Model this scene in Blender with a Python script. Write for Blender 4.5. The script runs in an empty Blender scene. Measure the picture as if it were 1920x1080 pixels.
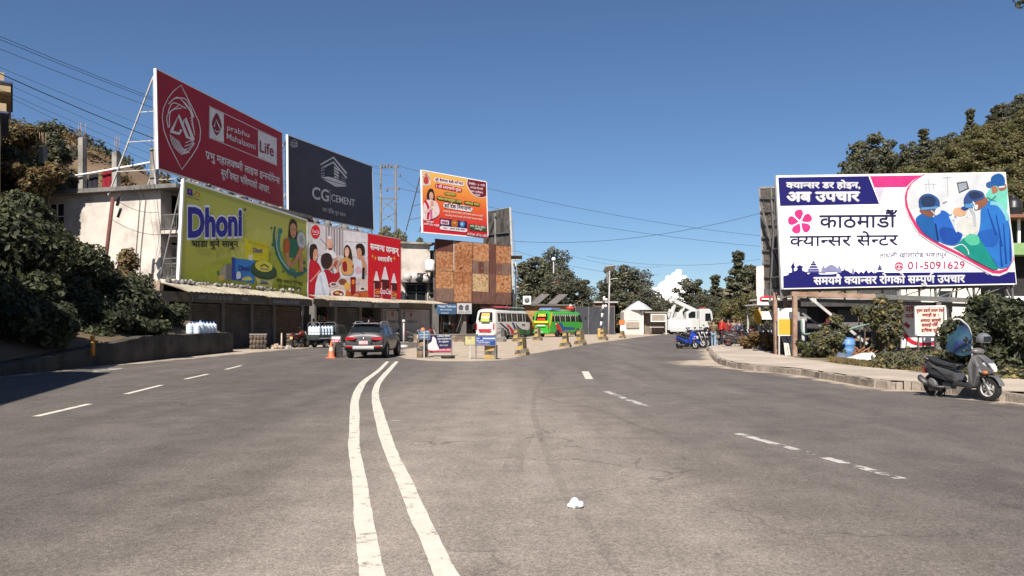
import bpy, bmesh, math, random
import numpy as np
from mathutils import Vector, Matrix, Euler
R = math.radians
rnd = random.Random(7)
SC = bpy.context.scene
COL = SC.collection

# ---------------------------------------------------------------- camera, world, sun, exposure
F, CH, PX, PY = 1500.0, 1.6, 960.0, 604.0      # focal length in photo pixels, eye height, horizon point
cam = bpy.data.objects.new('camera', bpy.data.cameras.new('camera'))
COL.objects.link(cam)
cam.location = (0, 0, CH)
cam.rotation_euler = (R(90), 0, 0)
cam.data.sensor_width = 36.0
cam.data.lens = 36.0 * F / 1920.0
cam.data.shift_y = (PY - 540.0) / 1920.0
cam.data.clip_start = 0.1
cam.data.clip_end = 20000.0
SC.camera = cam
SUN_AZ, SUN_EL = R(14), R(44)                  # sun stands behind the camera, a little to the left
world = bpy.data.worlds.new("World")
SC.world = world
world.use_nodes = True
wn = world.node_tree
sky = wn.nodes.new('ShaderNodeTexSky')
sky.sky_type = 'NISHITA'
sky.sun_disc = False
sky.sun_elevation = SUN_EL
sky.sun_rotation = R(180) + SUN_AZ
sky.altitude = 1400
sky.air_density = 1.0
sky.dust_density = 0.6
sky.ozone_density = 7.0
wn.links.new(sky.outputs[0], wn.nodes['Background'].inputs[0])
wn.nodes['Background'].inputs[1].default_value = 0.056
sun = bpy.data.objects.new('sun', bpy.data.lights.new('sun', 'SUN'))
COL.objects.link(sun)
sun.data.energy = 4.6
sun.data.angle = R(0.53)
sun.data.color = (1.0, 0.94, 0.86)
to_sun = Vector((-math.sin(SUN_AZ) * math.cos(SUN_EL), -math.cos(SUN_AZ) * math.cos(SUN_EL), math.sin(SUN_EL)))
sun.rotation_euler = to_sun.to_track_quat('Z', 'Y').to_euler()
sun.location = (0, 0, 60)
SC.view_settings.view_transform = 'Standard'
SC.view_settings.look = 'None'
SC.view_settings.gamma = 1.0
SC.view_settings.exposure = 0.8

def W(px, py, d):
    """World point on the ray of photo pixel (px, py) at distance d along the road."""
    return Vector(((px - PX) / F * d, d, CH + (PY - py) / F * d))
def G(px, py, z=0.0):
    return W(px, py, F * (CH - z) / (py - PY))

# ---------------------------------------------------------------- materials
def srgb(h):
    h = h.lstrip('#')
    o = []
    for i in (0, 2, 4):
        c = int(h[i:i + 2], 16) / 255.0
        o.append(c / 12.92 if c <= .04045 else ((c + .055) / 1.055) ** 2.4)
    return tuple(o)
MATS = {}
def mat(name, color, rough=.7, var=.0, scale=3.0, bump=0.0, bscale=None, metal=0.0, alt=None, altpos=(.45, .6), altscale=None, spec=.4, stretch=None, coat=0.0, detail=6):
    """Procedural Principled material: noise-varied base colour, an optional second colour in patches, optional bump."""
    if name in MATS: return MATS[name]
    if isinstance(color, str): color = srgb(color)
    if isinstance(alt, str): alt = srgb(alt)
    m = bpy.data.materials.new(name)
    m.use_nodes = True
    nt = m.node_tree
    b = nt.nodes['Principled BSDF']
    b.inputs['Roughness'].default_value = rough
    b.inputs['Metallic'].default_value = metal
    b.inputs['Specular IOR Level'].default_value = spec
    b.inputs['Coat Weight'].default_value = coat
    b.inputs['Base Color'].default_value = (*color, 1)
    if var or bump or alt:
        tc = nt.nodes.new('ShaderNodeTexCoord')
        src = tc.outputs['Object']
        if stretch:
            mp = nt.nodes.new('ShaderNodeMapping')
            mp.inputs['Scale'].default_value = stretch
            nt.links.new(src, mp.inputs[0]); src = mp.outputs[0]
        def noise(s, d=detail):
            n = nt.nodes.new('ShaderNodeTexNoise')
            n.inputs['Scale'].default_value = s
            n.inputs['Detail'].default_value = d
            n.inputs['Roughness'].default_value = .62
            nt.links.new(src, n.inputs['Vector'])
            return n.outputs['Fac']
        cur = None
        if var:
            r = nt.nodes.new('ShaderNodeValToRGB')
            r.color_ramp.elements[0].position = .3
            r.color_ramp.elements[1].position = .7
            r.color_ramp.elements[0].color = (*[max(0, c * (1 - var)) for c in color], 1)
            r.color_ramp.elements[1].color = (*[min(1, c * (1 + var)) for c in color], 1)
            nt.links.new(noise(scale), r.inputs[0])
            cur = r.outputs[0]
        if alt:
            r = nt.nodes.new('ShaderNodeValToRGB')
            r.color_ramp.elements[0].position = altpos[0]
            r.color_ramp.elements[1].position = altpos[1]
            nt.links.new(noise(altscale or scale * .37), r.inputs[0])
            mx = nt.nodes.new('ShaderNodeMix'); mx.data_type = 'RGBA'
            nt.links.new(r.outputs[0], mx.inputs[0])
            if cur: nt.links.new(cur, mx.inputs[6])
            else: mx.inputs[6].default_value = (*color, 1)
            mx.inputs[7].default_value = (*alt, 1)
            cur = mx.outputs[2]
        if cur: nt.links.new(cur, b.inputs['Base Color'])
        if bump:
            bp = nt.nodes.new('ShaderNodeBump')
            bp.inputs['Strength'].default_value = bump
            bp.inputs['Distance'].default_value = .05
            nt.links.new(noise(bscale or scale * 4), bp.inputs['Height'])
            nt.links.new(bp.outputs[0], b.inputs['Normal'])
    MATS[name] = m
    return m
INK = [1.0]                       # density of the inks of the board being printed
def ink(h, rough=.45):
    return mat(f'ink_{h}_{INK[0]}', tuple(c * INK[0] for c in srgb(h)), rough, var=.13, scale=2.2)
def paint(h, rough=.35, coat=.3, metal=0):
    return mat(f'paint_{h}_{metal}', h, rough, var=.06, scale=4, coat=coat, metal=metal)
M_CONC = mat('concrete', (.30, .28, .25), .9, var=.25, scale=1.6, bump=.3, bscale=20, alt=(.17, .155, .14), altscale=.5)
M_CONCD = mat('concrete_dark', (.15, .14, .13), .9, var=.35, scale=2, bump=.3)
M_STEEL = mat('steel', (.16, .155, .15), .6, var=.25, scale=3, metal=.3)
M_STEELP = mat('steel_pale', (.42, .40, .38), .6, var=.2, scale=3)
M_RUSTB = mat('rust_beam', (.26, .15, .10), .85, var=.35, scale=4, alt=(.34, .24, .18), altscale=1.3)
M_BLACK = mat('black_rubber', (.018, .018, .018), .7, var=.2, scale=9)
M_BLKPL = mat('black_plastic', (.02, .02, .022), .4, var=.1, scale=5)
M_CHROME = mat('chrome', (.6, .6, .6), .22, metal=1.0, var=.05)
M_GLASS = mat('dark_glass', (.012, .015, .017), .06, spec=.6, var=.1, scale=1)
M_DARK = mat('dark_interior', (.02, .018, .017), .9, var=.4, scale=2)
M_BARK = mat('bark', (.10, .075, .055), .95, var=.4, scale=5, bump=.6, bscale=16)
M_WHITE = mat('white_paint', (.78, .77, .74), .6, var=.06, scale=1.2)

# ---------------------------------------------------------------- object bookkeeping
def tag(o, label=None, cat=None, group=None, kind=None):
    if label: o['label'] = label
    if cat: o['category'] = cat
    if group: o['group'] = group
    if kind: o['kind'] = kind
    return o
def thing(name, label, cat, loc=(0, 0, 0), rz=0, group=None):
    o = bpy.data.objects.new(name, None)
    COL.objects.link(o)
    o.location = loc
    o.rotation_euler = (0, 0, rz)
    o.empty_display_size = .2
    return tag(o, label, cat, group)
def dup(root, loc=None, rz=None, label=None, group=None, scale=None):
    def cp(o, par):
        c = o.copy()
        COL.objects.link(c)
        if par is not None: c.parent = par
        for ch in o.children: cp(ch, c)
        return c
    r = cp(root, None)
    if loc is not None: r.location = loc
    if rz is not None: r.rotation_euler = (0, 0, rz)
    if scale is not None: r.scale = scale if hasattr(scale, '__len__') else (scale,) * 3
    if label: r['label'] = label
    if group: r['group'] = group
    return r

class MB:
    """Collects faces; build() links them as one mesh object."""
    def __init__(s): s.v, s.f, s.m, s.s, s.mats = [], [], [], [], []
    def mi(s, m):
        if m not in s.mats: s.mats.append(m)
        return s.mats.index(m)
    def add(s, vs, fs, m=None, smooth=False):
        o = len(s.v)
        s.v += [tuple(p) for p in vs]
        k = s.mi(m) if m else 0
        for f in fs:
            s.f.append(tuple(i + o for i in f)); s.m.append(k); s.s.append(smooth)
        return s
    def hexa(s, p, m=None):
        """p: 8 points, bottom ring then top ring."""
        return s.add(p, [(3, 2, 1, 0), (4, 5, 6, 7), (0, 1, 5, 4), (1, 2, 6, 5), (2, 3, 7, 6), (3, 0, 4, 7)], m)
    def box(s, c, d, rot=None, m=None):
        c = Vector(c); x, y, z = d[0] / 2, d[1] / 2, d[2] / 2
        q = [Vector(k) for k in ((-x, -y, -z), (x, -y, -z), (x, y, -z), (-x, y, -z), (-x, -y, z), (x, -y, z), (x, y, z), (-x, y, z))]
        if rot is not None:
            M = rot if isinstance(rot, Matrix) else (Euler(rot).to_matrix() if hasattr(rot, '__len__') else Matrix.Rotation(rot, 3, 'Z'))
            q = [M @ k for k in q]
        return s.hexa([c + k for k in q], m)
    def bar(s, a, b, w, h=None, m=None, up=(0, 0, 1)):
        a, b = Vector(a), Vector(b); d = (b - a)
        if d.length < 1e-6: return s
        h = h or w
        t = d.normalized(); u = Vector(up)
        if abs(t.dot(u)) > .98: u = Vector((1, 0, 0))
        x = t.cross(u).normalized() * (w / 2); y = x.cross(t).normalized() * (h / 2)
        return s.hexa([a - x - y, a + x - y, b + x - y, b - x - y, a - x + y, a + x + y, b + x + y, b - x + y], m)
    def tube(s, pts, r, n=8, m=None, cap=True, smooth=True, flat=1.0):
        pts = [Vector(p) for p in pts]
        rs = r if hasattr(r, '__len__') else [r] * len(pts)
        vs, fs = [], []
        prev = None
        for i, p in enumerate(pts):
            t = (pts[min(i + 1, len(pts) - 1)] - pts[max(i - 1, 0)]).normalized()
            if prev is None:
                u = Vector((0, 0, 1)) if abs(t.z) < .9 else Vector((1, 0, 0))
                x = t.cross(u).normalized()
            else:
                x = (prev - t * prev.dot(t))
                x = x.normalized() if x.length > 1e-6 else t.orthogonal().normalized()
            prev = x; y = t.cross(x)
            for k in range(n):
                a = 2 * math.pi * k / n
                vs.append(p + (x * math.cos(a) + y * math.sin(a) * flat) * rs[i])
        for i in range(len(pts) - 1):
            for k in range(n):
                fs.append((i * n + k, i * n + (k + 1) % n, (i + 1) * n + (k + 1) % n, (i + 1) * n + k))
        if cap: fs += [tuple(range(n))[::-1], tuple(range((len(pts) - 1) * n, len(pts) * n))]
        return s.add(vs, fs, m, smooth)
    def lathe(s, prof, c=(0, 0, 0), n=20, axis='Z', m=None, smooth=True):
        vs, fs = [], []
        c = Vector(c)
        for r, h in prof:
            for k in range(n):
                a = 2 * math.pi * k / n
                x, y = r * math.cos(a), r * math.sin(a)
                vs.append(c + Vector({'Z': (x, y, h), 'Y': (x, h, y), 'X': (h, x, y)}[axis]))
        for i in range(len(prof) - 1):
            for k in range(n):
                fs.append((i * n + k, i * n + (k + 1) % n, (i + 1) * n + (k + 1) % n, (i + 1) * n + k))
        return s.add(vs, fs, m, smooth)
    def prism(s, poly, lo, hi, fn=None, m=None):
        """poly: 2-D outline, swept from lo to hi; fn(a, b, h) gives the 3-D point (default x, y, z)."""
        fn = fn or (lambda a, b, h: (a, b, h))
        n = len(poly)
        vs = [fn(a, b, lo) for a, b in poly] + [fn(a, b, hi) for a, b in poly]
        fs = [tuple(range(n))[::-1], tuple(range(n, 2 * n))] + [(i, (i + 1) % n, n + (i + 1) % n, n + i) for i in range(n)]
        return s.add(vs, fs, m)
    def grid(s, rows, m=None, smooth=True, closed=False):
        n = len(rows[0]); vs = [p for r in rows for p in r]; fs = []
        for i in range(len(rows) - 1):
            for k in range(n if closed else n - 1):
                k2 = (k + 1) % n
                fs.append((i * n + k, i * n + k2, (i + 1) * n + k2, (i + 1) * n + k))
        return s.add(vs, fs, m, smooth)
    def ball(s, c, r, n=12, m=None, rot=None):
        r = Vector(r) if hasattr(r, '__len__') else Vector((r, r, r))
        c = Vector(c); rows = []
        for i in range(n // 2 + 1):
            t = math.pi * i / (n // 2); st = max(math.sin(t), 1e-3)
            row = []
            for k in range(n):
                a = 2 * math.pi * k / n
                q = Vector((st * math.cos(a) * r.x, st * math.sin(a) * r.y, math.cos(t) * r.z))
                if rot is not None: q = rot @ q
                row.append(c + q)
            rows.append(row)
        return s.grid(rows[::-1], m, True, True)
    def build(s, name, parent=None, m=None, bevel=0, world=False, seg=2, subsurf=0, normals=True):
        me = bpy.data.meshes.new(name)
        off = Vector((0, 0, 0))
        if world and parent is not None:
            q = parent
            while q is not None: off += q.location; q = q.parent
        me.from_pydata([Vector(p) - off for p in s.v], [], s.f)
        for k in (s.mats or ([m] if m else [])): me.materials.append(k)
        if len(s.mats) > 0 and m is not None and m not in s.mats and False: me.materials.append(m)
        me.polygons.foreach_set('material_index', s.m)
        me.polygons.foreach_set('use_smooth', s.s)
        if bevel or normals:
            bm = bmesh.new(); bm.from_mesh(me)
            if normals: bmesh.ops.recalc_face_normals(bm, faces=bm.faces)
            if bevel:
                ed = [e for e in bm.edges if len(e.link_faces) == 2 and e.calc_face_angle(0) > .5]
                bmesh.ops.bevel(bm, geom=ed, offset=bevel, segments=seg, profile=.6, affect='EDGES', clamp_overlap=True)
            bm.to_mesh(me); bm.free()
        me.update()
        o = bpy.data.objects.new(name, me)
        COL.objects.link(o)
        if parent is not None: o.parent = parent
        if subsurf:
            md = o.modifiers.new('s', 'SUBSURF'); md.levels = md.render_levels = subsurf
        return o
def obj(name, fn, m, parent=None, **k):
    """Shape function -> one mesh object."""
    mb = MB()
    mb.mi(m)
    fn(mb)
    return mb.build(name, parent, **k)
def spline(pts, n=6, closed=False):
    pts = [Vector(p) for p in pts]; out = []; N = len(pts)
    for i in range(N if closed else N - 1):
        if closed: p0, p1, p2, p3 = (pts[(i + k) % N] for k in (-1, 0, 1, 2))
        else: p0, p1, p2, p3 = pts[max(i - 1, 0)], pts[i], pts[i + 1], pts[min(i + 2, N - 1)]
        for k in range(n):
            t = k / n
            out.append(.5 * ((2 * p1) + (p2 - p0) * t + (2 * p0 - 5 * p1 + 4 * p2 - p3) * t * t + (3 * p1 - p0 - 3 * p2 + p3) * t ** 3))
    if not closed: out.append(pts[-1])
    return out
def sag(a, b, s, n=14):
    a, b = Vector(a), Vector(b)
    return [a.lerp(b, i / n) - Vector((0, 0, s * 4 * (i / n) * (1 - i / n))) for i in range(n + 1)]
def smooth01(x, a, b):
    t = min(1, max(0, (x - a) / (b - a)))
    return t * t * (3 - 2 * t)

# ---------------------------------------------------------------- lettering
_GC = {}
def _raw(s, bold):
    k = (s, round(bold, 4))
    if k not in _GC:
        cu = bpy.data.curves.new('t', 'FONT'); cu.body = s; cu.size = 1.0; cu.offset = bold; cu.resolution_u = 3
        o = bpy.data.objects.new('t', cu)
        me = bpy.data.meshes.new_from_object(o)
        vs = [(v.co.x, v.co.y) for v in me.vertices]
        fs = [tuple(p.vertices) for p in me.polygons]
        bpy.data.objects.remove(o); bpy.data.curves.remove(cu); bpy.data.meshes.remove(me)
        _GC[k] = (vs, fs)
    return _GC[k]
def _adv(s):
    a = max(v[0] for v in _raw(s + '|', 0)[0]); b = max(v[0] for v in _raw('|', 0)[0])
    return a - b
_HALF = {'क': .80, 'न': .62, 'स': .70, 'म': .70, 'य': .68, 'ष': .64, 'ल': .72, 'प': .56, 'ण': .70, 'च': .68, 'ब': .62, 'त': .66, 'ग': .6, 'ध': .66, 'व': .62, 'ज': .7}
import re
def layout(text, bold=0.0):
    text = re.sub('((?:[क-ह]\u094d)*[क-ह])\u093f', '\u093f\\1', text)     # the short i stands before its cluster
    if any('\u0900' <= c <= '\u097f' for c in text): bold = 0.0
    return _layout(text, bold)
def _layout(text, bold):
    """2-D triangles for a line of text; consonant + virama + consonant is drawn as a half form."""
    out_v, out_f, pen, i, run = [], [], 0.0, 0, ''
    def put(vs, fs):
        o = len(out_v)
        out_v.extend((x + pen, y) for x, y in vs); out_f.extend(tuple(k + o for k in f) for f in fs)
    def flush():
        nonlocal run, pen
        if run:
            if run.strip(): put(*_raw(run, bold))
            pen += _adv(run); run = ''
    while i < len(text):
        c = text[i]; nx = text[i + 1] if i + 1 < len(text) else ''; n2 = text[i + 2] if i + 2 < len(text) else ''
        if nx == '\u094d' and c == 'र' and n2:      # reph: a hook over the next letter
            flush(); put([(.30, .66), (.38, .66), (.46, .82), (.60, .84), (.58, .90), (.42, .88)], [(0, 1, 2, 5), (2, 3, 4, 5)])
            i += 2; continue
        if nx == '\u094d' and n2 == 'र':            # rakar: a slash under the letter
            flush(); run = c; a = _adv(c)
            put([(a - .13, .22), (a - .13, .12), (a - .36, -.06), (a - .40, .00)], [(0, 1, 2, 3)])
            i += 3; flush(); continue
        if nx == '\u094d' and n2 and n2 != ' ' and c in _HALF:
            flush(); a = _adv(c); cut = a * _HALF[c]
            bm = bmesh.new()
            vs, fs = _raw(c, bold)
            bv = [bm.verts.new((x, y, 0)) for x, y in vs]
            for f in fs:
                try: bm.faces.new([bv[k] for k in f])
                except ValueError: pass
            bmesh.ops.bisect_plane(bm, geom=bm.verts[:] + bm.edges[:] + bm.faces[:], plane_co=(cut, 0, 0), plane_no=(1, 0, 0), clear_outer=True)
            bm.verts.index_update()
            put([(v.co.x, v.co.y) for v in bm.verts], [tuple(v.index for v in f.verts) for f in bm.faces]); bm.free()
            pen += cut - .01; i += 2; continue
        run += c; i += 1
    flush()
    return out_v, out_f, pen
def text_height(text):
    dev = any('\u0900' <= c <= '\u097f' for c in text)
    return max(v[1] for v in _raw('क' if dev else 'H', 0)[0])

# ---------------------------------------------------------------- boards: flat printed panels standing at their real place
class Board:
    def __init__(s, root, a, b, corners, off=(0, 0), sc=1.0, thick=.14):
        """a, b: two (px, depth) pairs fixing the vertical plane; corners: TL, TR, BR, BL in photo pixels."""
        p, q = W(a[0], PY, a[1]), W(b[0], PY, b[1])
        s.p = p; s.u = (q - p).normalized(); s.n = Vector((s.u.y, -s.u.x, 0))
        if s.n.y > 0: s.n = -s.n
        s.root, s.off, s.sc = root, off, sc
        s.up = Vector((0, 0, 1)); s.art = MB(); s.lets = []; s.thick = thick; s.k = 0
        s.c = [s.at(x, y) for x, y in corners]
    def at(s, px, py, h=0.0):
        d = Vector(((px - PX) / F, 1, (PY - py) / F)); o = Vector((0, 0, CH))
        return o + d * ((s.p - o).dot(s.n) / d.dot(s.n)) + s.n * h
    def z(s, x, y, l=0): return s.at(s.off[0] + x / s.sc, s.off[1] + y / s.sc, .004 + .004 * l + .0003 * s.k)
    def poly(s, pts, h, l=1, mb=None):
        mb = mb or s.art; s.k += 1
        if len(pts) < 3: return
        mb.add([s.z(x, y, l) for x, y in pts], [tuple(range(len(pts)))], h if not isinstance(h, str) else ink(h))
    def blob(s, pts, h, l=1, n=5): s.poly([(p.x, p.y) for p in spline([(x, y, 0) for x, y in pts], n, True)], h, l)
    def ell(s, x, y, rx, ry, h, l=1, rot=0, n=24, a0=0, a1=360):
        pts = []
        for k in range(n + (a1 - a0 < 360)):
            t = R(a0 + (a1 - a0) * k / n); c, d = rx * math.cos(t), ry * math.sin(t)
            pts.append((x + c * math.cos(R(rot)) - d * math.sin(R(rot)), y + c * math.sin(R(rot)) + d * math.cos(R(rot))))
        s.poly(pts, h, l)
    def stroke(s, pts, w, h, l=1, sm=0, closed=False):
        """A drawn line: w is its width in the same pixels, or one width per point."""
        s.k += 1
        p = [Vector((x, y, 0)) for x, y in pts]
        if sm: p = spline(p, sm, closed)
        if closed: p = p + [p[0]]
        N = len(p); A, B = [], []
        for i in range(N):
            if closed and i in (0, N - 1): t = p[1] - p[N - 2]
            else: t = p[min(i + 1, N - 1)] - p[max(i - 1, 0)]
            t = t.normalized() if t.length else Vector((1, 0, 0)); q = Vector((-t.y, t.x, 0))
            ww = w if not hasattr(w, '__len__') else w[0] + (w[1] - w[0]) * i / (N - 1)
            A.append(p[i] + q * ww / 2); B.append(p[i] - q * ww / 2)
        vs = [s.z(q.x, q.y, l) for q in A] + [s.z(q.x, q.y, l) for q in B]
        s.art.add(vs, [(i, i + 1, N + i + 1, N + i) for i in range(N - 1)], h if not isinstance(h, str) else ink(h))
    def text(s, t, a, b, hh, h, l=2, bold=0.0, shear=0.0):
        vs, fs, adv = layout(t, bold)
        if not vs: return
        s.k += 6
        lb = MB(); s.lets.append(lb)
        A, B = s.z(*a, l), s.z(*b, l)
        k = (s.z(a[0], a[1] - hh, l) - A).length / text_height(t)
        x1 = max(v[0] for v in vs); x0 = min(v[0] for v in vs); D = (B - A) / (x1 - x0)
        dev = bold and any('\u0900' <= c <= '\u097f' for c in t)
        for j, (dx, dy) in enumerate(((0, 0), (bold, 0), (0, bold), (-bold, 0), (0, -bold)) if dev else ((0, 0),)):
            lb.add([A + D * (x - x0 + dx) + s.up * ((y + dy) * k) + D.normalized() * (y * k * shear) + s.n * .0012 * j for x, y in vs], fs, ink(h))
    def finish(s, face, edge=None, back=None, frame_w=.06, lean=None):
        TL, TR, BR, BL = s.c; n = s.n
        mb = MB(); t = s.thick
        mb.mi(face); bk = back or M_STEEL
        mb.add([TL, TR, BR, BL], [(0, 1, 2, 3)], face)
        o = [p - n * t for p in (TL, TR, BR, BL)]
        mb.add(o, [(3, 2, 1, 0)], bk)
        mb.build('panel', s.root, world=True, normals=False)
        e = MB(); e.mi(edge or M_WHITE)
        for p, q in ((TL, TR), (TR, BR), (BR, BL), (BL, TL)):
            d = (q - p).normalized() * (frame_w / 2)
            e.bar(p - d - n * t / 2, q + d - n * t / 2, frame_w, t + .03, up=n)
        e.build('edge_frame', s.root, world=True)
        if s.art.f: s.art.build('printed_picture', s.root, world=True, normals=False)
        for lb in s.lets: lb.build('lettering', s.root, world=True, normals=False)
    def truss(s, depth=1.2, m=None, nx=4, foot=0.0, name='support_frame'):
        """Angle-iron frame behind the panel, standing on height foot."""
        TL, TR, BR, BL = s.c; n = s.n; mb = MB(); mb.mi(m or M_STEEL)
        for i in range(nx + 1):
            f = i / nx
            t = TL.lerp(TR, f) - n * (s.thick + .04); b = BL.lerp(BR, f) - n * (s.thick + .04)
            g = Vector((b.x, b.y, foot)); t2 = b.lerp(t, .93)
            mb.bar(g, t2, .08); bb = b - n * depth; g2 = Vector((bb.x, bb.y, foot))
            mb.bar(g2, t2, .07)
            for k in (.2, .45, .7): mb.bar(g.lerp(t2, k), g2.lerp(t2, k), .05)
            if i < nx:
                t3 = TL.lerp(TR, f + 1 / nx) - n * (s.thick + .04); b3 = BL.lerp(BR, f + 1 / nx) - n * (s.thick + .04)
                mb.bar(b, t3, .04)
                for k in (.02, .5, .97): mb.bar(b.lerp(t, k), b3.lerp(t3, k), .05)
                mb.bar(Vector((b.x, b.y, foot)).lerp(b, .1), b3, .04)
        return mb.build(name, s.root, world=True)

# ---------------------------------------------------------------- foliage
def leafmat(name, c1, c2, scale=.6):
    m = mat(name, c1, .62, var=.3, scale=scale * 4, alt=c2, altscale=scale, altpos=(.4, .62), spec=.25)
    nt = m.node_tree; b = nt.nodes['Principled BSDF']; src = b.inputs['Base Color'].links[0].from_socket
    t = nt.nodes.new('ShaderNodeBsdfTranslucent'); x = nt.nodes.new('ShaderNodeMixShader'); x.inputs[0].default_value = .38
    nt.links.new(src, t.inputs[0]); nt.links.new(b.outputs[0], x.inputs[1]); nt.links.new(t.outputs[0], x.inputs[2])
    nt.links.new(x.outputs[0], nt.nodes['Material Output'].inputs[0])
    return m
L_DARK = leafmat('leaf_dark', (.066, .075, .040), (.032, .040, .022))
L_MID = leafmat('leaf_mid', (.140, .145, .070), (.078, .088, .044))
L_OLIVE = leafmat('leaf_olive', (.175, .155, .055), (.095, .092, .036))
L_GREY = leafmat('leaf_grey', (.140, .140, .100), (.075, .080, .058))
L_DRY = leafmat('leaf_dry', (.21, .13, .065), (.13, .085, .045))
L_STRAW = leafmat('leaf_straw', (.34, .24, .10), (.24, .19, .08))
def leaf_mesh(name, clumps, n, size, mats, seed, flat=.75, aspect=.55, drop=0.0):
    """One mesh of n small bent leaf faces spread through ellipsoid clumps (cx, cy, cz, rx, ry, rz)."""
    g = np.random.default_rng(seed)
    cl = np.array(clumps, float)
    wgt = (cl[:, 3] * cl[:, 4] + cl[:, 4] * cl[:, 5] + cl[:, 3] * cl[:, 5]); wgt /= wgt.sum()
    idx = g.choice(len(cl), n, p=wgt)
    d = g.normal(size=(n, 3)); d /= np.linalg.norm(d, axis=1)[:, None]
    rad = (.35 + .78 * g.random(n) ** .55)[:, None]
    lump = 1 + .16 * np.sin(d[:, :1] * 5 + idx[:, None]) * np.cos(d[:, 1:2] * 6 + idx[:, None] * 2)
    pos = cl[idx, :3] + d * cl[idx, 3:] * rad * lump
    nrm = d * .9 + g.normal(size=(n, 3)) * .75 + np.array([0, 0, .35])
    nrm /= np.linalg.norm(nrm, axis=1)[:, None]
    a = np.cross(nrm, g.normal(size=(n, 3))); a /= np.linalg.norm(a, axis=1)[:, None]
    b = np.cross(nrm, a)
    sz = (size * (.55 + .9 * g.random(n)))[:, None]
    v = np.empty((n, 4, 3))
    v[:, 0] = pos - a * sz; v[:, 1] = pos - b * sz * aspect + nrm * sz * .18
    v[:, 2] = pos + a * sz - nrm * sz * drop; v[:, 3] = pos + b * sz * aspect + nrm * sz * .18
    me = bpy.data.meshes.new(name)
    me.vertices.add(n * 4); me.vertices.foreach_set('co', v.reshape(-1))
    me.loops.add(n * 4); me.loops.foreach_set('vertex_index', np.arange(n * 4, dtype=np.int32))
    me.polygons.add(n); me.polygons.foreach_set('loop_start', np.arange(n, dtype=np.int32) * 4)
    for m, _ in mats: me.materials.append(m)
    p = np.array([w for _, w in mats], float); p /= p.sum()
    me.polygons.foreach_set('material_index', g.choice(len(mats), n, p=p).astype(np.int32))
    me.update(calc_edges=True)
    return me
def crown_clumps(seed, r, h, k=30, base=.3, shape='round'):
    g = random.Random(seed); out = []
    for i in range(k):
        t = (i + .5) / k
        z = h * (base + (1 - base) * t)
        if shape == 'round': w = r * math.sin(math.pi * (.18 + .74 * t)) ** .7
        elif shape == 'cone': w = r * (1.05 - t) ** .8
        elif shape == 'flat': w = r * (.5 + .6 * math.sin(math.pi * t))
        else: w = r * (.75 + .3 * math.sin(5 * t))
        a = i * 2.4 + g.uniform(-.5, .5); q = w * g.uniform(.2, .85)
        cr = r * g.uniform(.20, .42) * (1.1 - .35 * t)
        out.append((math.cos(a) * q, math.sin(a) * q, z - cr * .3, cr, cr, cr * g.uniform(.6, .85)))
    return out
TREE_MESH = {}
def tree_meshes(kind, seed, r, h, n, size, mats, k=30, base=.3, shape='round'):
    key = (kind, seed)
    if key in TREE_MESH: return TREE_MESH[key]
    cl = crown_clumps(seed, r, h, k, base, shape)
    cm = leaf_mesh('crown', cl, n, size, mats, seed)
    mb = MB(); mb.mi(M_BARK); g = random.Random(seed)
    top = h * .8; tr = .022 * h + .06
    trunk = [(g.uniform(-.1, .1) * z * .2, g.uniform(-.1, .1) * z * .2, z) for z in [top * q / 5 for q in range(6)]]
    trunk[0] = (0, 0, -.4)
    mb.tube(trunk, [tr * (1.25 - q * .2) for q in range(6)], 8)
    for c in cl[::3]:
        q = Vector(trunk[min(4, max(1, int(c[2] / h * 4)))])
        e = Vector(c[:3]); mid = q.lerp(e, .5) + Vector((0, 0, .1 * h * .3))
        mb.tube([q, mid, e], [tr * .5, tr * .32, tr * .12], 5)
    o = mb.build('trunk'); tm = o.data; bpy.data.objects.remove(o)
    TREE_MESH[key] = (cm, tm)
    return TREE_MESH[key]
def plant(name, label, cat, loc, meshes, rz=0, scale=1.0, group=None):
    t = thing(name, label, cat, loc, rz, group)
    t.scale = scale if hasattr(scale, '__len__') else (scale,) * 3
    for nm, me in zip(('crown', 'trunk'), meshes):
        o = bpy.data.objects.new(nm, me); COL.objects.link(o); o.parent = t
    return t
def bush(name, label, cat, loc, clumps, n, size, mats, seed, group=None, stem=True):
    """A bush: foliage mesh plus its stems; clumps in metres about loc."""
    t = thing(name, label, cat, loc, 0, group)
    o = bpy.data.objects.new('foliage', leaf_mesh('foliage', clumps, n, size, mats, seed)); COL.objects.link(o); o.parent = t
    if stem:
        mb = MB(); mb.mi(M_BARK)
        for c in clumps[:14]:
            q = Vector((c[0] * .25, c[1] * .25, -.3)); e = Vector(c[:3]); r0 = .03 + .012 * e.length
            mb.tube([q, q.lerp(e, .5) + Vector((0, 0, .15 * e.length)), e], [r0, r0 * .7, r0 * .3], 5)
        mb.build('stem', t)
    return t
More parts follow.
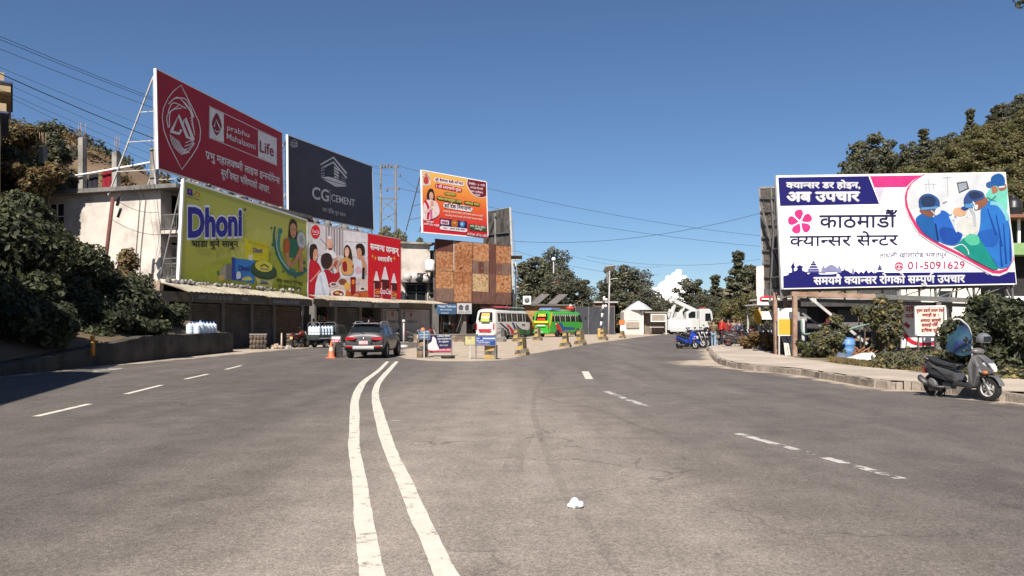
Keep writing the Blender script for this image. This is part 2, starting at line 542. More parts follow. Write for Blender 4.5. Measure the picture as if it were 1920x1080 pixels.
# ---------------------------------------------------------------- the setting: ground, road, markings, pavement, slopes
def attr(o, name, vals):
    a = o.data.attributes.new(name, 'FLOAT', 'POINT')
    a.data.foreach_set('value', np.asarray(vals, np.float32))
def pdist(X, Y, poly):
    """Signed distance (positive inside) of grid points to a polygon."""
    P = np.array(poly, float); ins = np.zeros(X.shape, bool); dm = np.full(X.shape, 1e9)
    for i in range(len(P)):
        a, b = P[i], P[(i + 1) % len(P)]
        c = ((a[1] > Y) != (b[1] > Y))
        with np.errstate(divide='ignore', invalid='ignore'):
            ins ^= c & (X < (b[0] - a[0]) * (Y - a[1]) / (b[1] - a[1] + 1e-12) + a[0])
        d = b - a; t = np.clip(((X - a[0]) * d[0] + (Y - a[1]) * d[1]) / (d @ d), 0, 1)
        dm = np.minimum(dm, np.hypot(X - a[0] - t * d[0], Y - a[1] - t * d[1]))
    return np.where(ins, dm, -dm)
def sheet(name, xs, ys, zf, m, kind='structure', mask=None):
    X, Y = np.meshgrid(xs, ys); Z = zf(X, Y) if callable(zf) else np.full(X.shape, float(zf))
    nx, ny = len(xs), len(ys)
    V = np.stack([X, Y, Z], -1).reshape(-1, 3)
    i = (np.arange(ny - 1)[:, None] * nx + np.arange(nx - 1)[None]).reshape(-1)
    Q = np.stack([i, i + 1, i + nx + 1, i + nx], 1)
    if mask is not None:
        k = mask(X, Y).reshape(-1)[Q].all(1); Q = Q[k]
    me = bpy.data.meshes.new(name)
    me.vertices.add(len(V)); me.vertices.foreach_set('co', V.reshape(-1))
    me.loops.add(len(Q) * 4); me.loops.foreach_set('vertex_index', Q.reshape(-1).astype(np.int32))
    me.polygons.add(len(Q)); me.polygons.foreach_set('loop_start', np.arange(len(Q), dtype=np.int32) * 4)
    me.polygons.foreach_set('use_smooth', np.ones(len(Q), bool))
    me.materials.append(m); me.update(calc_edges=True)
    o = bpy.data.objects.new(name, me); COL.objects.link(o)
    if kind: o['kind'] = kind
    return o, X, Y
def gp(l, z=0): return [tuple(G(x, y, z))[:2] for x, y in l]

M_EARTH = mat('earth', (.27, .21, .15), .95, var=.25, scale=.8, bump=.4, bscale=9, alt=(.19, .15, .105), altscale=.25)
o = MB(); o.mi(M_EARTH); o.add([(-3000, -200, -.06), (3000, -200, -.06), (3000, 6000, -.06), (-3000, 6000, -.06)], [(0, 1, 2, 3)])
tag(o.build('ground', normals=False), kind='structure')

KERB_BOT = [(13.9, -8), (12.6, 2), (11.3, 9.5)] + gp([(1920, 757), (1874, 751), (1727, 733), (1640, 727), (1500, 704), (1400, 694), (1362, 687), (1342, 679), (1331, 667), (1329, 660)])
KERB_BOT += [(11.2, 46.0), (13.0, 49.5), (16.5, 51.8), (22, 53)]
_ks = spline([(x, y, 0) for x, y in KERB_BOT], 5)
KERB = [(p.x, p.y) for p in _ks]
PAVE_OUT = [(17.5, -8), (16.0, 4), (14.4, 12), (12.9, 20), (11.6, 24.5), (11.6, 30), (12.0, 36), (12.9, 41), (15, 45), (18, 47), (22.5, 48)]

# road: one sheet with dusty zones and a brighter centre held as point attributes
MEDIAN = gp([(758, 671), (800, 676), (870, 677), (935, 675), (985, 664), (1060, 652), (1100, 645), (1150, 638), (1200, 631.5), (1240, 627)]) + [(30, 108), (20, 122), (-1, 118), (-3, 88), (-5.2, 66), (-5.6, 52)] + gp([(762, 655)])
SHOPEDGE = [(-40, -20), (-16, -20), (-15.2, 20), (-14.2, 34), (-13.3, 46), (-11.5, 57), (-6.5, 68), (-1, 74), (4, 82), (-5, 90), (-40, 90)]
def road_mat():
    m = bpy.data.materials.new('asphalt'); m.use_nodes = True
    nt = m.node_tree; b = nt.nodes['Principled BSDF']; N = nt.nodes.new; Lk = nt.links.new
    tc = N('ShaderNodeTexCoord').outputs['Object']
    def noise(s, d=5, r=.6, vec=tc):
        n = N('ShaderNodeTexNoise'); n.inputs['Scale'].default_value = s; n.inputs['Detail'].default_value = d; n.inputs['Roughness'].default_value = r
        Lk(vec, n.inputs['Vector']); return n.outputs['Fac']
    def ramp(f, c):
        r = N('ShaderNodeValToRGB'); e = r.color_ramp.elements
        e[0].position, e[0].color = c[0][0], (*c[0][1], 1); e[1].position, e[1].color = c[-1][0], (*c[-1][1], 1)
        for p, q in c[1:-1]:
            k = e.new(p); k.color = (*q, 1)
        Lk(f, r.inputs[0]); return r.outputs[0]
    g = lambda v: (v, v, v)
    def mix(f, a, c, t='MIX'):
        x = N('ShaderNodeMix'); x.data_type = 'RGBA'; x.blend_type = t
        if hasattr(f, 'links'): Lk(f, x.inputs[0])
        else: x.inputs[0].default_value = f
        for s, v in ((6, a), (7, c)):
            if hasattr(v, 'links'): Lk(v, x.inputs[s])
            else: x.inputs[s].default_value = (*v, 1)
        return x.outputs[2]
    base = ramp(noise(.22, 6), [(.3, (.108, .093, .081)), (.7, (.150, .130, .113))])
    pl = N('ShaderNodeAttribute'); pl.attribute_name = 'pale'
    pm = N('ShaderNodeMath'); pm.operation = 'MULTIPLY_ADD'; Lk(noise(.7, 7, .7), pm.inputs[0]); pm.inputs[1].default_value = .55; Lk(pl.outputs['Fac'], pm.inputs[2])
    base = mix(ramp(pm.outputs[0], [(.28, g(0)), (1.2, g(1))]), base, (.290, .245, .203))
    base = mix(.8, base, ramp(noise(1.7, 4), [(.3, g(.40)), (.7, g(.60))]), 'OVERLAY')
    # aggregate: stone chips with dark gaps
    vo = N('ShaderNodeTexVoronoi'); vo.inputs['Scale'].default_value = 70; Lk(tc, vo.inputs['Vector'])
    chips = ramp(vo.outputs['Color'], [(.1, g(.34)), (.9, g(.64))])
    gaps = ramp(vo.outputs['Distance'], [(.1, g(.58)), (.75, g(.36))])
    base = mix(.75, base, chips, 'OVERLAY'); base = mix(.8, base, gaps, 'OVERLAY')
    base = mix(.45, base, ramp(noise(18, 5, .75), [(.3, g(.2)), (.7, g(.8))]), 'OVERLAY')
    # long worn streaks along the traffic
    mp = N('ShaderNodeMapping'); mp.inputs['Scale'].default_value = (.9, .07, 1); mp.inputs['Rotation'].default_value = (0, 0, R(-9)); Lk(tc, mp.inputs[0])
    base = mix(.55, base, ramp(noise(1.1, 5, .6, mp.outputs[0]), [(.35, g(.36)), (.68, g(.62))]), 'OVERLAY')
    # dark patches of tar
    base = mix(ramp(noise(.55, 7, .7), [(.66, g(0)), (.74, g(.55))]), base, (.085, .08, .078))
    # hairline cracks, only in some stretches
    wv = N('ShaderNodeTexNoise'); wv.inputs['Scale'].default_value = 1.6; wv.inputs['Detail'].default_value = 5; Lk(tc, wv.inputs['Vector'])
    ad2 = N('ShaderNodeVectorMath'); ad2.operation = 'ADD'; Lk(tc, ad2.inputs[0]); Lk(wv.outputs['Color'], ad2.inputs[1])
    ve = N('ShaderNodeTexVoronoi'); ve.feature = 'DISTANCE_TO_EDGE'; ve.inputs['Scale'].default_value = .42; Lk(ad2.outputs[0], ve.inputs['Vector'])
    mm = N('ShaderNodeMath'); mm.operation = 'MULTIPLY'; Lk(ramp(ve.outputs['Distance'], [(.002, g(1)), (.011, g(0))]), mm.inputs[0]); Lk(ramp(noise(.16, 3), [(.47, g(0)), (.6, g(.7))]), mm.inputs[1])
    base = mix(mm.outputs[0], base, (.05, .046, .043))
    at = N('ShaderNodeAttribute'); at.attribute_name = 'dust'
    ad = N('ShaderNodeMath'); ad.operation = 'MULTIPLY_ADD'; Lk(noise(1.3, 7, .65), ad.inputs[0]); ad.inputs[1].default_value = 1.0; Lk(at.outputs['Fac'], ad.inputs[2])
    f = ramp(ad.outputs[0], [(.82, g(0)), (1.12, g(1))])
    dust = ramp(noise(.8, 7, .65), [(.3, (.34, .265, .195)), (.7, (.50, .415, .32))])
    dust = mix(.5, dust, ramp(noise(24, 4), [(.3, g(.35)), (.7, g(.62))]), 'OVERLAY')
    fin = mix(f, base, dust)
    Lk(fin, b.inputs['Base Color']); b.inputs['Roughness'].default_value = .82; b.inputs['Specular IOR Level'].default_value = .35
    bp = N('ShaderNodeBump'); bp.inputs['Strength'].default_value = .55; bp.inputs['Distance'].default_value = .012
    Lk(mix(.5, vo.outputs['Distance'], noise(60, 3)), bp.inputs['Height']); Lk(bp.outputs[0], b.inputs['Normal'])
    return m
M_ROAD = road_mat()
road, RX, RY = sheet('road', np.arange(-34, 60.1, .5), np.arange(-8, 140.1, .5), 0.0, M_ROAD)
dm = pdist(RX, RY, MEDIAN); de = pdist(RX, RY, SHOPEDGE); dk = pdist(RX, RY, KERB + PAVE_OUT[::-1])
dust = np.clip(.5 + dm * .55, 0, 1)
dust = np.maximum(dust, np.clip(.40 + de * .35, 0, .95))
dust = np.maximum(dust, np.clip(.55 + dk * .45, 0, .95))
dust = np.maximum(dust, .12 * np.clip((RY - 10) / 50, 0, 1))
gut = np.exp(-((RX - 9.3) ** 2 + (RY - 31) ** 2) / 10.0)
dust = np.maximum(dust, gut * .95)
attr(road, 'dust', dust.reshape(-1))
pale = .95 * np.exp(-((RX + .2 + RY * .02) / 2.3) ** 2) * np.clip(1.15 - RY / 34, .3, 1) + .12 * np.exp(-((RX - 1.5 - RY * .10) / 2.2) ** 2) + .04 * np.clip((RY - 12) / 30, 0, 1)  # brighter centre: dusty strip with the sun's glare on the asphalt painted in
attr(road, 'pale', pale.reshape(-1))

def worn(name, c, lo, hi, sc=3.0, amax=1.0):
    m = mat(name, c, .7, var=.10, scale=6); nt = m.node_tree; b = nt.nodes['Principled BSDF']; out = nt.nodes['Material Output']
    tc = nt.nodes.new('ShaderNodeTexCoord'); n = nt.nodes.new('ShaderNodeTexNoise'); n.inputs['Scale'].default_value = sc; n.inputs['Detail'].default_value = 9; n.inputs['Roughness'].default_value = .72
    nt.links.new(tc.outputs['Object'], n.inputs['Vector'])
    r = nt.nodes.new('ShaderNodeValToRGB'); r.color_ramp.elements[0].position = lo; r.color_ramp.elements[1].position = hi; r.color_ramp.elements[1].color = (amax, amax, amax, 1)
    nt.links.new(n.outputs['Fac'], r.inputs[0])
    t = nt.nodes.new('ShaderNodeBsdfTransparent'); mx = nt.nodes.new('ShaderNodeMixShader')
    nt.links.new(r.outputs[0], mx.inputs[0]); nt.links.new(t.outputs[0], mx.inputs[1]); nt.links.new(b.outputs[0], mx.inputs[2]); nt.links.new(mx.outputs[0], out.inputs[0])
    return m
M_LINE = worn('road_paint', (.60, .55, .46), .34, .42, 6)
M_LINEW = worn('road_paint_worn_or_lit', (.50, .47, .42), .45, .55, 3.4)
M_TYRE = worn('tyre_rubber_on_road', (.06, .055, .052), .32, .75, 1.2, .17)
def strip(name, pairs, m, z=.004, sub=6, jit=.0):
    L = spline([tuple(G(*a)) for a, b in pairs], sub); Q = spline([tuple(G(*b)) for a, b in pairs], sub)
    mb = MB(); mb.mi(m); n = len(L); g = random.Random(len(pairs))
    mb.add([(p.x + g.uniform(-jit, jit), p.y, z) for p in L] + [(p.x + g.uniform(-jit, jit), p.y, z) for p in Q], [(i, n + i, n + i + 1, i + 1) for i in range(n - 1)])
    return tag(mb.build(name, normals=False), kind='structure')
z4 = lambda x, y: (500 + x / 2.512, 650 + y / 2.512)
strip('road_marking_or_lit_patch', [(z4(a, y), z4(b, y)) for a, b, y in ((455, 590, 1300), (438, 556, 1080), (425, 530, 950), (410, 498, 780), (400, 470, 620), (384, 440, 480), (386, 438, 430), (391, 437, 330), (398, 436, 250), (418, 455, 200), (450, 480, 160), (520, 541, 110), (562, 577, 70))], M_LINE, jit=.006)
strip('road_marking_or_lit_patch', [(z4(a, y), z4(b, y)) for a, b, y in ((912, 1050, 1300), (790, 905, 1080), (740, 838, 950), (665, 755, 780), (600, 675, 610), (555, 618, 500), (520, 578, 390), (501, 548, 300), (495, 530, 240), (500, 530, 200), (520, 548, 160), (560, 585, 115), (605, 622, 70))], M_LINE, jit=.006)
def dash(a, b, w, m=M_LINE):
    p, q = G(*a), G(*b); t = (q - p).normalized(); s = Vector((-t.y, t.x, 0)) * w / 2
    mb = MB(); mb.mi(m); n = 6
    vs = [p.lerp(q, i / n) + k * s + Vector((0, 0, .004)) for i in range(n + 1) for k in (1, -1)]
    mb.add(vs, [(2 * i, 2 * i + 1, 2 * i + 3, 2 * i + 2) for i in range(n)])
    return tag(mb.build('road_marking_or_lit_patch', normals=False), kind='structure')
for a, b in (((67, 781), (168, 757.5)), ((236, 739), (303, 722)), ((347, 711), (390, 701.5)), ((423, 693), (452, 685.5))): dash(a, b, .14)
dash((1364, 808), (1690, 898), .14, M_LINEW); dash((1136, 734), (1214, 763), .16, M_LINEW); dash((1097, 696.5), (1105, 711), .22)
dash((733, 788.5), (749, 788.5), .05, M_LINEW); dash((761, 832), (781, 832), .05, M_LINEW)
dash((176, 697), (226, 690), .5, M_LINEW)  # not a line: the sunlit spot beside the wall, painted as a pale patch
for a, b in (((415, 664.5), (432, 662.5)), ((448, 660), (470, 658)), ((482, 658.5), (505, 656.5))): dash(a, b, .35, M_LINEW)
# skid marks
for pts, w in (([(1003, 735), (1000, 770), (1012, 815), (1034, 870), (1062, 930), (1110, 1000), (1165, 1075)], .10), ([(1042, 700), (1020, 712), (1003, 735)], .10),
               ([(985, 820), (968, 850), (962, 880)], .22), ([(935, 884), (985, 883)], .18), ([(1005, 742), (1050, 755), (1110, 765), (1200, 800), (1290, 830)], .12),
               ([(470, 736), (560, 726), (640, 722)], .16), ([(180, 752), (330, 749), (420, 748)], .12), ([(1130, 702), (1180, 697), (1230, 694)], .2),
               ([(1500, 760), (1640, 790), (1800, 830)], .14), ([(300, 950), (420, 930), (500, 925)], .2)):
    q = spline([tuple(G(*p)) for p in pts], 6); mb = MB(); mb.mi(M_TYRE); vs = []
    for i, p in enumerate(q):
        t = (q[min(i + 1, len(q) - 1)] - q[max(i - 1, 0)]).normalized(); s = Vector((-t.y, t.x, 0)) * w / 2
        vs += [p + s + Vector((0, 0, .006)), p - s + Vector((0, 0, .006))]
    mb.add(vs, [(2 * i, 2 * i + 1, 2 * i + 3, 2 * i + 2) for i in range(len(q) - 1)])
    tag(mb.build('road_stain', normals=False), kind='structure')

# pavement on the right with its stone kerb
M_PAVE = mat('pavement_concrete', (.45, .375, .30), .92, var=.14, scale=.9, bump=.25, bscale=26, alt=(.36, .30, .24), altscale=.35)
M_KERB = mat('kerb_stone', (.30, .25, .20), .92, var=.35, scale=3.2, bump=.6, bscale=11, alt=(.16, .13, .105), altscale=1.6, altpos=(.5, .62))
PH = .2
KIN = []
for i, p in enumerate(_ks):
    t = (_ks[min(i + 1, len(_ks) - 1)] - _ks[max(i - 1, 0)]).normalized(); KIN.append((p.x + t.y * .16, p.y - t.x * .16))
o = MB(); o.mi(M_PAVE); n = len(KIN)
po = spline([(x, y, 0) for x, y in PAVE_OUT], 5)
def along(c, f):
    L = [0]
    for a, b in zip(c, c[1:]): L.append(L[-1] + math.hypot(b[0] - a[0], b[1] - a[1]))
    s = f * L[-1]
    for i in range(len(c) - 1):
        if s <= L[i + 1] or i == len(c) - 2:
            k = (s - L[i]) / max(1e-9, L[i + 1] - L[i]); return (c[i][0] + (c[i + 1][0] - c[i][0]) * k, c[i][1] + (c[i + 1][1] - c[i][1]) * k)
POUT = [(p.x, p.y) for p in po]
rows = []
gg = random.Random(3)
for j in range(8):
    row = []
    for i in range(120):
        a, b = along(KIN, i / 119), along(POUT, i / 119)
        k = j / 7
        row.append((a[0] + (b[0] - a[0]) * k + (gg.uniform(-.15, .15) if j == 7 else 0), a[1] + (b[1] - a[1]) * k, PH + gg.uniform(-.006, .006) - (.10 if j == 7 else 0)))
    rows.append(row)
o.grid(rows)
tag(o.build('pavement'), kind='structure')
o = MB(); o.mi(M_KERB)
tot = 0
i = 0
step = 0
for i in range(0, len(_ks) - 1):
    a, b, c, d = Vector((*KERB[i], 0)), Vector((*KERB[i + 1], 0)), Vector((*KIN[i + 1], 0)), Vector((*KIN[i], 0))
    L = (b - a).length; k = max(1, int(round(L / .45)))
    for j in range(k):
        f0, f1 = j / k + .012 / max(L, .1), (j + 1) / k - .012 / max(L, .1)
        h = PH + gg.uniform(-.03, .025); w = gg.uniform(-.02, .02)
        q = [a.lerp(b, f0), a.lerp(b, f1), d.lerp(c, f1), d.lerp(c, f0)]
        nn = (d - a).normalized() * w; q[0] += nn; q[1] += nn
        o.hexa([p + Vector((0, 0, -.02)) for p in q] + [q[0] + (q[3] - q[0]) * .12 + Vector((0, 0, h - gg.uniform(0, .03))), q[1] + (q[2] - q[1]) * .12 + Vector((0, 0, h - gg.uniform(0, .03))), q[2] + Vector((0, 0, h)), q[3] + Vector((0, 0, h))])
tag(o.build('kerb'), kind='structure')

# verge and the ground behind the pavement, rising into the wooded hill on the right
M_VERGE = mat('verge_soil', (.22, .165, .105), .95, var=.35, scale=1.2, bump=.5, bscale=8, alt=(.10, .10, .045), altscale=.5)
def hz(X, Y):
    lin = np.maximum(0, X - 31)
    s = np.clip((Y - 45) / 95, 0, 1); s = s * s * (3 - 2 * s)
    z = -.03 + .17 * np.clip((56 - Y) / 6, 0, 1) + lin * .60 * s
    near = np.clip((X - 17) / 22, 0, 1) * np.clip((60 - np.abs(Y - 45)) / 40, 0, 1) * 2.0
    fall = np.clip((Y - 165) / 60, 0, 1)
    wob = .8 * np.sin(X * .21 + Y * .13) * np.cos(Y * .17) + .5 * np.sin(X * .47 - Y * .31)
    return z * (1 - .6 * fall) + near * (1 - s) * .8 + wob * s * np.clip(lin / 10, 0, 1)
VM = [(x, y) for x, y in POUT] + [(23, 60), (17, 90), (14, 128), (14, 260), (320, 260), (320, -10)]
xs = np.concatenate([np.arange(10.5, 40, .75), np.arange(40, 321, 4.0)]); ys = np.concatenate([np.arange(-10, 60, .75), np.arange(60, 261, 4.0)])
sheet('hill', xs, ys, hz, M_VERGE, mask=lambda X, Y: pdist(X, Y, VM) > -1.0)

# the slope on the left behind the retaining wall
M_SLOPE = mat('dry_hillside', (.145, .095, .058), .95, var=.35, scale=.5, bump=.6, bscale=3, alt=(.10, .08, .045), altscale=.16)
def lz(X, Y):
    f = np.clip((-15.5 - X) / 30.5, 0, 1) ** .75
    g = .27 + .73 * np.clip((Y - 48) / 28, 0, 1) ** 1.5
    top = np.clip(.25 + (Y - 22) * .07, .15, .95)
    wob = .35 * np.sin(X * .6 + Y * .25) * np.cos(Y * .43) * np.clip(-15.8 - X, 0, 3) / 3 + .5 * np.sin(X * .23) * np.sin(Y * .31) * f
    fall = np.clip((Y - 80) / 60, 0, 1)
    return (top - .1 + f * 20 * g) * (1 - fall * fall * (3 - 2 * fall)) + wob
def wall_x(Y): return -15.05 + 3.2 * (1 - np.clip((Y - 9) / 13, 0, 1) ** 2 * (3 - 2 * np.clip((Y - 9) / 13, 0, 1)))
sheet('hillside', np.arange(-90, -11.4, .8), np.concatenate([np.arange(-10, 60, .8), np.arange(60, 140, 2.0)]), lz, M_SLOPE, mask=lambda X, Y: (X < wall_x(Y) + .1) & (Y < 44) | (X < -15 - 2) & (X < -20.5 - (Y - 46) * -.29))
# far wooded ridge closing the view beyond the bend
M_FAR = mat('far_ground', (.12, .11, .06), .95, var=.3, scale=.1)
def fz(X, Y): return np.clip((Y - 150) / 60, 0, 1) * (3.0 + 1.2 * np.sin(X * .05))
sheet('terrain', np.arange(-120, 60, 6.0), np.arange(128, 330, 6.0), lambda X, Y: fz(X, Y) - .03, M_FAR)
# ---------------------------------------------------------------- hoardings
def hoarding(label, a, b, corners, off, sc, **k):
    p = W(corners[3][0], PY, a[1]); p.z = 0
    return Board(thing('billboard', label, 'billboard', p), a, b, corners, off, sc, **k)
# --- dark red insurance hoarding
B = hoarding('dark red insurance billboard with white leaf emblem, highest on the house rooftop', (293, 45.6), (529, 59), [(293, 129), (529, 249), (532, 391), (297, 316)], (280, 120), 4.8)
WH, RD = '#d9d4d6', '#7c1426'
B.stroke([(283, 190), (330, 280), (400, 420), (445, 520), (460, 600), (455, 680), (430, 750), (380, 830), (292, 950), (240, 850), (180, 730), (130, 600), (115, 480), (125, 400), (165, 310), (220, 240)], 8, WH, 1, closed=True)
for i, (x0, y0, cx, cy, x1, y1) in enumerate([(225, 310, 330, 320, 400, 480), (170, 360, 260, 300, 365, 420), (165, 440, 215, 350, 330, 400), (170, 575, 160, 460, 262, 375), (180, 570, 190, 430, 290, 395)]):
    B.stroke([(x0, y0), (cx, cy), (x1, y1)], 9, WH, 1, sm=6)
for i in range(6): B.stroke([(300 + i * 9, 330 + i * 10), (365 + i * 6, 420 + i * 8), (408 - i * 9, 640 - i * 30)], 6, WH, 1, sm=6)
B.stroke([(200, 598), (262, 462), (338, 652)], 27, WH, 2); B.stroke([(186, 604), (268, 628), (284, 590)], 24, WH, 2)
B.stroke([(298, 545), (320, 488), (396, 686)], 27, WH, 2); B.stroke([(326, 650), (398, 684)], 22, WH, 2)
for i in range(6): B.stroke([(183 + i * 16, 632 + i * 12), (215 + i * 16, 735 + i * 4), (292 + i * 14, 818 - i * 4)], 7, WH, 1, sm=5)
for i in range(4): B.stroke([(300 + i * 8, 800 - i * 30), (345 + i * 6, 790 - i * 32), (405 - i * 4, 715 - i * 6)], 8, WH, 1, sm=4)
B.stroke([(535, 378), (1143, 672), (1147, 913), (537, 662)], 6, WH, 1, closed=True)
B.poly([(540, 386), (668, 448), (668, 708), (541, 658)], WH, 1)
B.blob([(605, 440), (648, 540), (640, 590), (603, 645), (570, 580), (562, 520)], RD, 2, 4); B.stroke([(580, 565), (600, 500), (636, 585)], 9, WH, 3)
B.stroke([(585, 590), (605, 612), (630, 600)], 7, WH, 3)
B.poly([(975, 598), (1141, 675), (1145, 908), (978, 836)], WH, 1)
B.text('prabhu', (697, 590), (897, 662), 48, WH, 2, .004); B.text('Mahalaxmi', (693, 672), (952, 772), 56, WH, 2, .004)
B.text('Life', (990, 787), (1118, 832), 98, RD, 3, .02)
B.text('प्रभु महालक्ष्मी लाइफ इन्स्योरेन्स', (502, 846), (1170, 1082), 62, WH, 2, .02)
B.text('सुरक्षित भविष्यको आधार.', (640, 1010), (1080, 1165), 62, WH, 2, .02)
B.finish(mat('board_red', '#9c122a', .5, var=.12, scale=.25), M_WHITE); B.truss(3.2, M_STEELP, 5, 9.0)
# --- charcoal cement hoarding
B = hoarding('charcoal cement billboard with silver house emblem beside the dark red one', (540, 59.5), (699.5, 73.6), [(540, 253), (698, 312), (701, 431), (541, 399)], (520, 230), 6.75)
SV = '#c9c6c8'
B.stroke([(548, 532), (708, 438), (876, 645)], (20, 20), SV, 1)
B.stroke([(590, 548), (708, 480), (720, 478)], 6, '#2b2933', 2)
B.stroke([(556, 578), (706, 500), (876, 700)], 20, SV, 1); B.poly([(640, 560), (706, 530), (712, 690), (598, 672), (598, 585)], '#232129', 2)
for y in (575, 612, 650): B.poly([(715, y - 22), (778, y + 18), (778, y + 42), (715, y + 2)], SV, 2)
B.poly([(720, 672), (775, 700), (775, 712), (715, 690)], SV, 2)
for y in (565, 600, 640, 670): B.poly([(552, y), (598, y - 8), (598, y + 6), (552, y + 16)], '#8d8b91', 2)
for y in (680, 715, 745): B.poly([(806, y), (862, y + 30), (862, y + 42), (806, y + 12)], '#8d8b91', 2)
B.poly([(548, 692), (640, 682), (720, 702), (872, 772), (838, 780), (700, 742)], SV, 2); B.poly([(570, 712), (700, 750), (840, 788), (872, 786), (868, 806), (735, 812)], SV, 2)
B.text('CG', (437, 958), (650, 1000), 150, SV, 2, .018); B.stroke([(663, 842), (668, 1034)], 4, SV, 2)
B.text('CEMENT', (680, 990), (978, 1060), 88, SV, 2, .012)
B.text('जग देखि युग सम्म', (568, 1120), (862, 1195), 44, SV, 2)
B.ell(208, 266, 46, 50, '#b9b6b8', 1); B.ell(208, 266, 40, 44, '#37343d', 2); B.text('CG', (175, 290), (246, 308), 50, SV, 3, .01)
B.finish(mat('board_charcoal', '#37343f', .5, var=.22, scale=.5, stretch=(1, 1, 2)), M_WHITE); B.truss(3.2, M_STEELP, 5, 9.0)
# --- yellow green dish-soap hoarding
B = hoarding('yellow green dish soap billboard with blue lettering beside the white house', (337, 45), (577, 57.9), [(345, 338), (576, 413), (577, 558.5), (336, 527)], (320, 330), 4.8)
BL, DG = '#24278c', '#24402c'
B.blob([(160, 900), (420, 760), (800, 700), (1180, 700), (1215, 1000), (700, 985), (180, 930)], '#a3ab35', 0, 6)
B.blob([(560, 620), (760, 480), (900, 520), (880, 700), (700, 760), (560, 740)], '#c3c45e', 1, 6)
B.poly([(148, 108), (196, 122), (196, 180), (148, 168)], BL, 1); B.stroke([(172, 128), (172, 150)], 14, '#d24a3a', 2); B.stroke([(150, 186), (196, 198)], 8, '#5d6a50', 1)
B.stroke([(210, 172), (236, 140), (264, 178)], 9, '#b2453a', 1); B.stroke([(218, 182), (258, 190)], 14, '#b9903c', 1); B.stroke([(212, 204), (258, 216)], 8, '#5d6a50', 1)
B.text('Dhoni', (143, 548), (648, 534), 262, '#dfe3ee', 2, .075); B.text('Dhoni', (152, 543), (640, 528), 250, BL, 4, .04)
B.ell(668, 303, 13, 16, '#5d6a50', 1)
B.text('भाडा धुने साबुन', (190, 640), (606, 640), 54, '#22252a', 2, .025)
B.poly([(664, 556), (772, 590), (880, 604), (878, 765), (790, 762), (668, 745)], '#d8cb1e', 1); B.poly([(700, 575), (880, 630), (880, 650), (690, 600)], '#bfb52a', 2)
B.text('Dhoni', (738, 688), (822, 690), 42, BL, 3, .03); B.blob([(700, 715), (730, 705), (735, 760), (695, 750)], '#dfe0c0', 2)
B.blob([(470, 815), (525, 795), (552, 880), (540, 930), (440, 935), (425, 900)], '#a59f8c', 1); B.blob([(500, 800), (545, 805), (548, 925), (500, 930)], '#77736c', 2); B.blob([(430, 905), (470, 885), (478, 925), (440, 945)], '#d2b25a', 2); B.blob([(415, 862), (432, 855), (438, 888), (420, 892)], '#4a7a2e', 2)
B.poly([(550, 728), (580, 740), (760, 765), (748, 972), (660, 950), (545, 936)], '#2d7fc4', 2); B.poly([(550, 728), (578, 738), (575, 935), (545, 936)], '#1f3f9a', 3); B.blob([(560, 880), (620, 870), (640, 930), (560, 930)], '#24379c', 3)
B.text('Dhoni', (608, 852), (708, 852), 46, '#1c2a86', 4, .05); B.blob([(590, 870), (620, 862), (628, 915), (590, 925)], '#d7dfe6', 4); B.blob([(640, 920), (700, 905), (730, 935), (650, 940)], '#c9c86a', 4)
B.poly([(755, 900), (925, 915), (905, 1003), (785, 990)], '#c8c476', 2); B.stroke([(795, 965), (880, 972)], 12, '#50624a', 3); B.text('Dhoni', (808, 960), (868, 964), 20, BL, 4, .03)
B.ell(834, 862, 122, 68, DG, 3, 14); B.ell(834, 845, 120, 68, '#2f5135', 4, 14); B.ell(833, 812, 80, 50, '#e0d34a', 5, 12); B.stroke([(800, 815), (835, 795), (880, 822)], 14, '#4a6a35', 6); B.stroke([(805, 835), (872, 842)], 8, BL, 6)
B.stroke([(938, 455), (928, 560), (955, 690), (1010, 800), (1070, 870), (1150, 885), (1215, 830)], (14, 46), '#2c6660', 1, sm=6)
B.stroke([(985, 470), (965, 600), (985, 720), (1040, 820), (1120, 860)], 30, '#3f8076', 2, sm=6)
B.stroke([(960, 520), (950, 620), (985, 740), (1060, 840)], 9, '#a5c9b4', 3, sm=6)
for x, y, r in ((905, 470, 8), (992, 500, 11), (915, 620, 10), (948, 700, 9), (1200, 780, 12), (1120, 910, 10), (1010, 860, 9)): B.ell(x, y, r, r * 1.5, '#2f6b62', 2)
B.blob([(1095, 385), (1130, 420), (1135, 500), (1128, 570), (1060, 560), (1060, 470), (1070, 410)], '#33231d', 3)
B.blob([(1098, 425), (1126, 460), (1122, 530), (1100, 560), (1075, 520), (1072, 450)], '#c08b66', 4); B.stroke([(1088, 530), (1110, 534)], 6, '#a23a3a', 5); B.ell(1088, 478, 5, 5, '#2a1c18', 5); B.ell(1112, 482, 5, 5, '#2a1c18', 5)
B.blob([(1030, 580), (1060, 560), (1110, 565), (1135, 620), (1130, 720), (1060, 730), (1025, 660)], '#1f6a50', 4); B.blob([(1020, 590), (1058, 565), (1062, 700), (1025, 720)], '#b85a2c', 5)
B.stroke([(1040, 690), (1065, 800), (1120, 760), (1165, 660)], 34, '#b9835f', 6, sm=5); B.stroke([(1165, 700), (1172, 860)], 36, '#b9835f', 5)
B.ell(1172, 578, 44, 88, '#8d9491', 7, -6); B.ell(1172, 578, 36, 74, '#c5cac6', 8, -6); B.ell(1168, 575, 18, 40, '#9aa39f', 9, -6); B.stroke([(1145, 650), (1195, 660)], 24, '#b9835f', 10)
B.text('भाडा चम्काउने लिक्विड', (950, 955), (1186, 990), 30, '#2b2d2a', 2, .012); B.text('हात जोगाउने लिक्विड', (965, 1005), (1170, 1034), 30, '#2b2d2a', 2, .012)
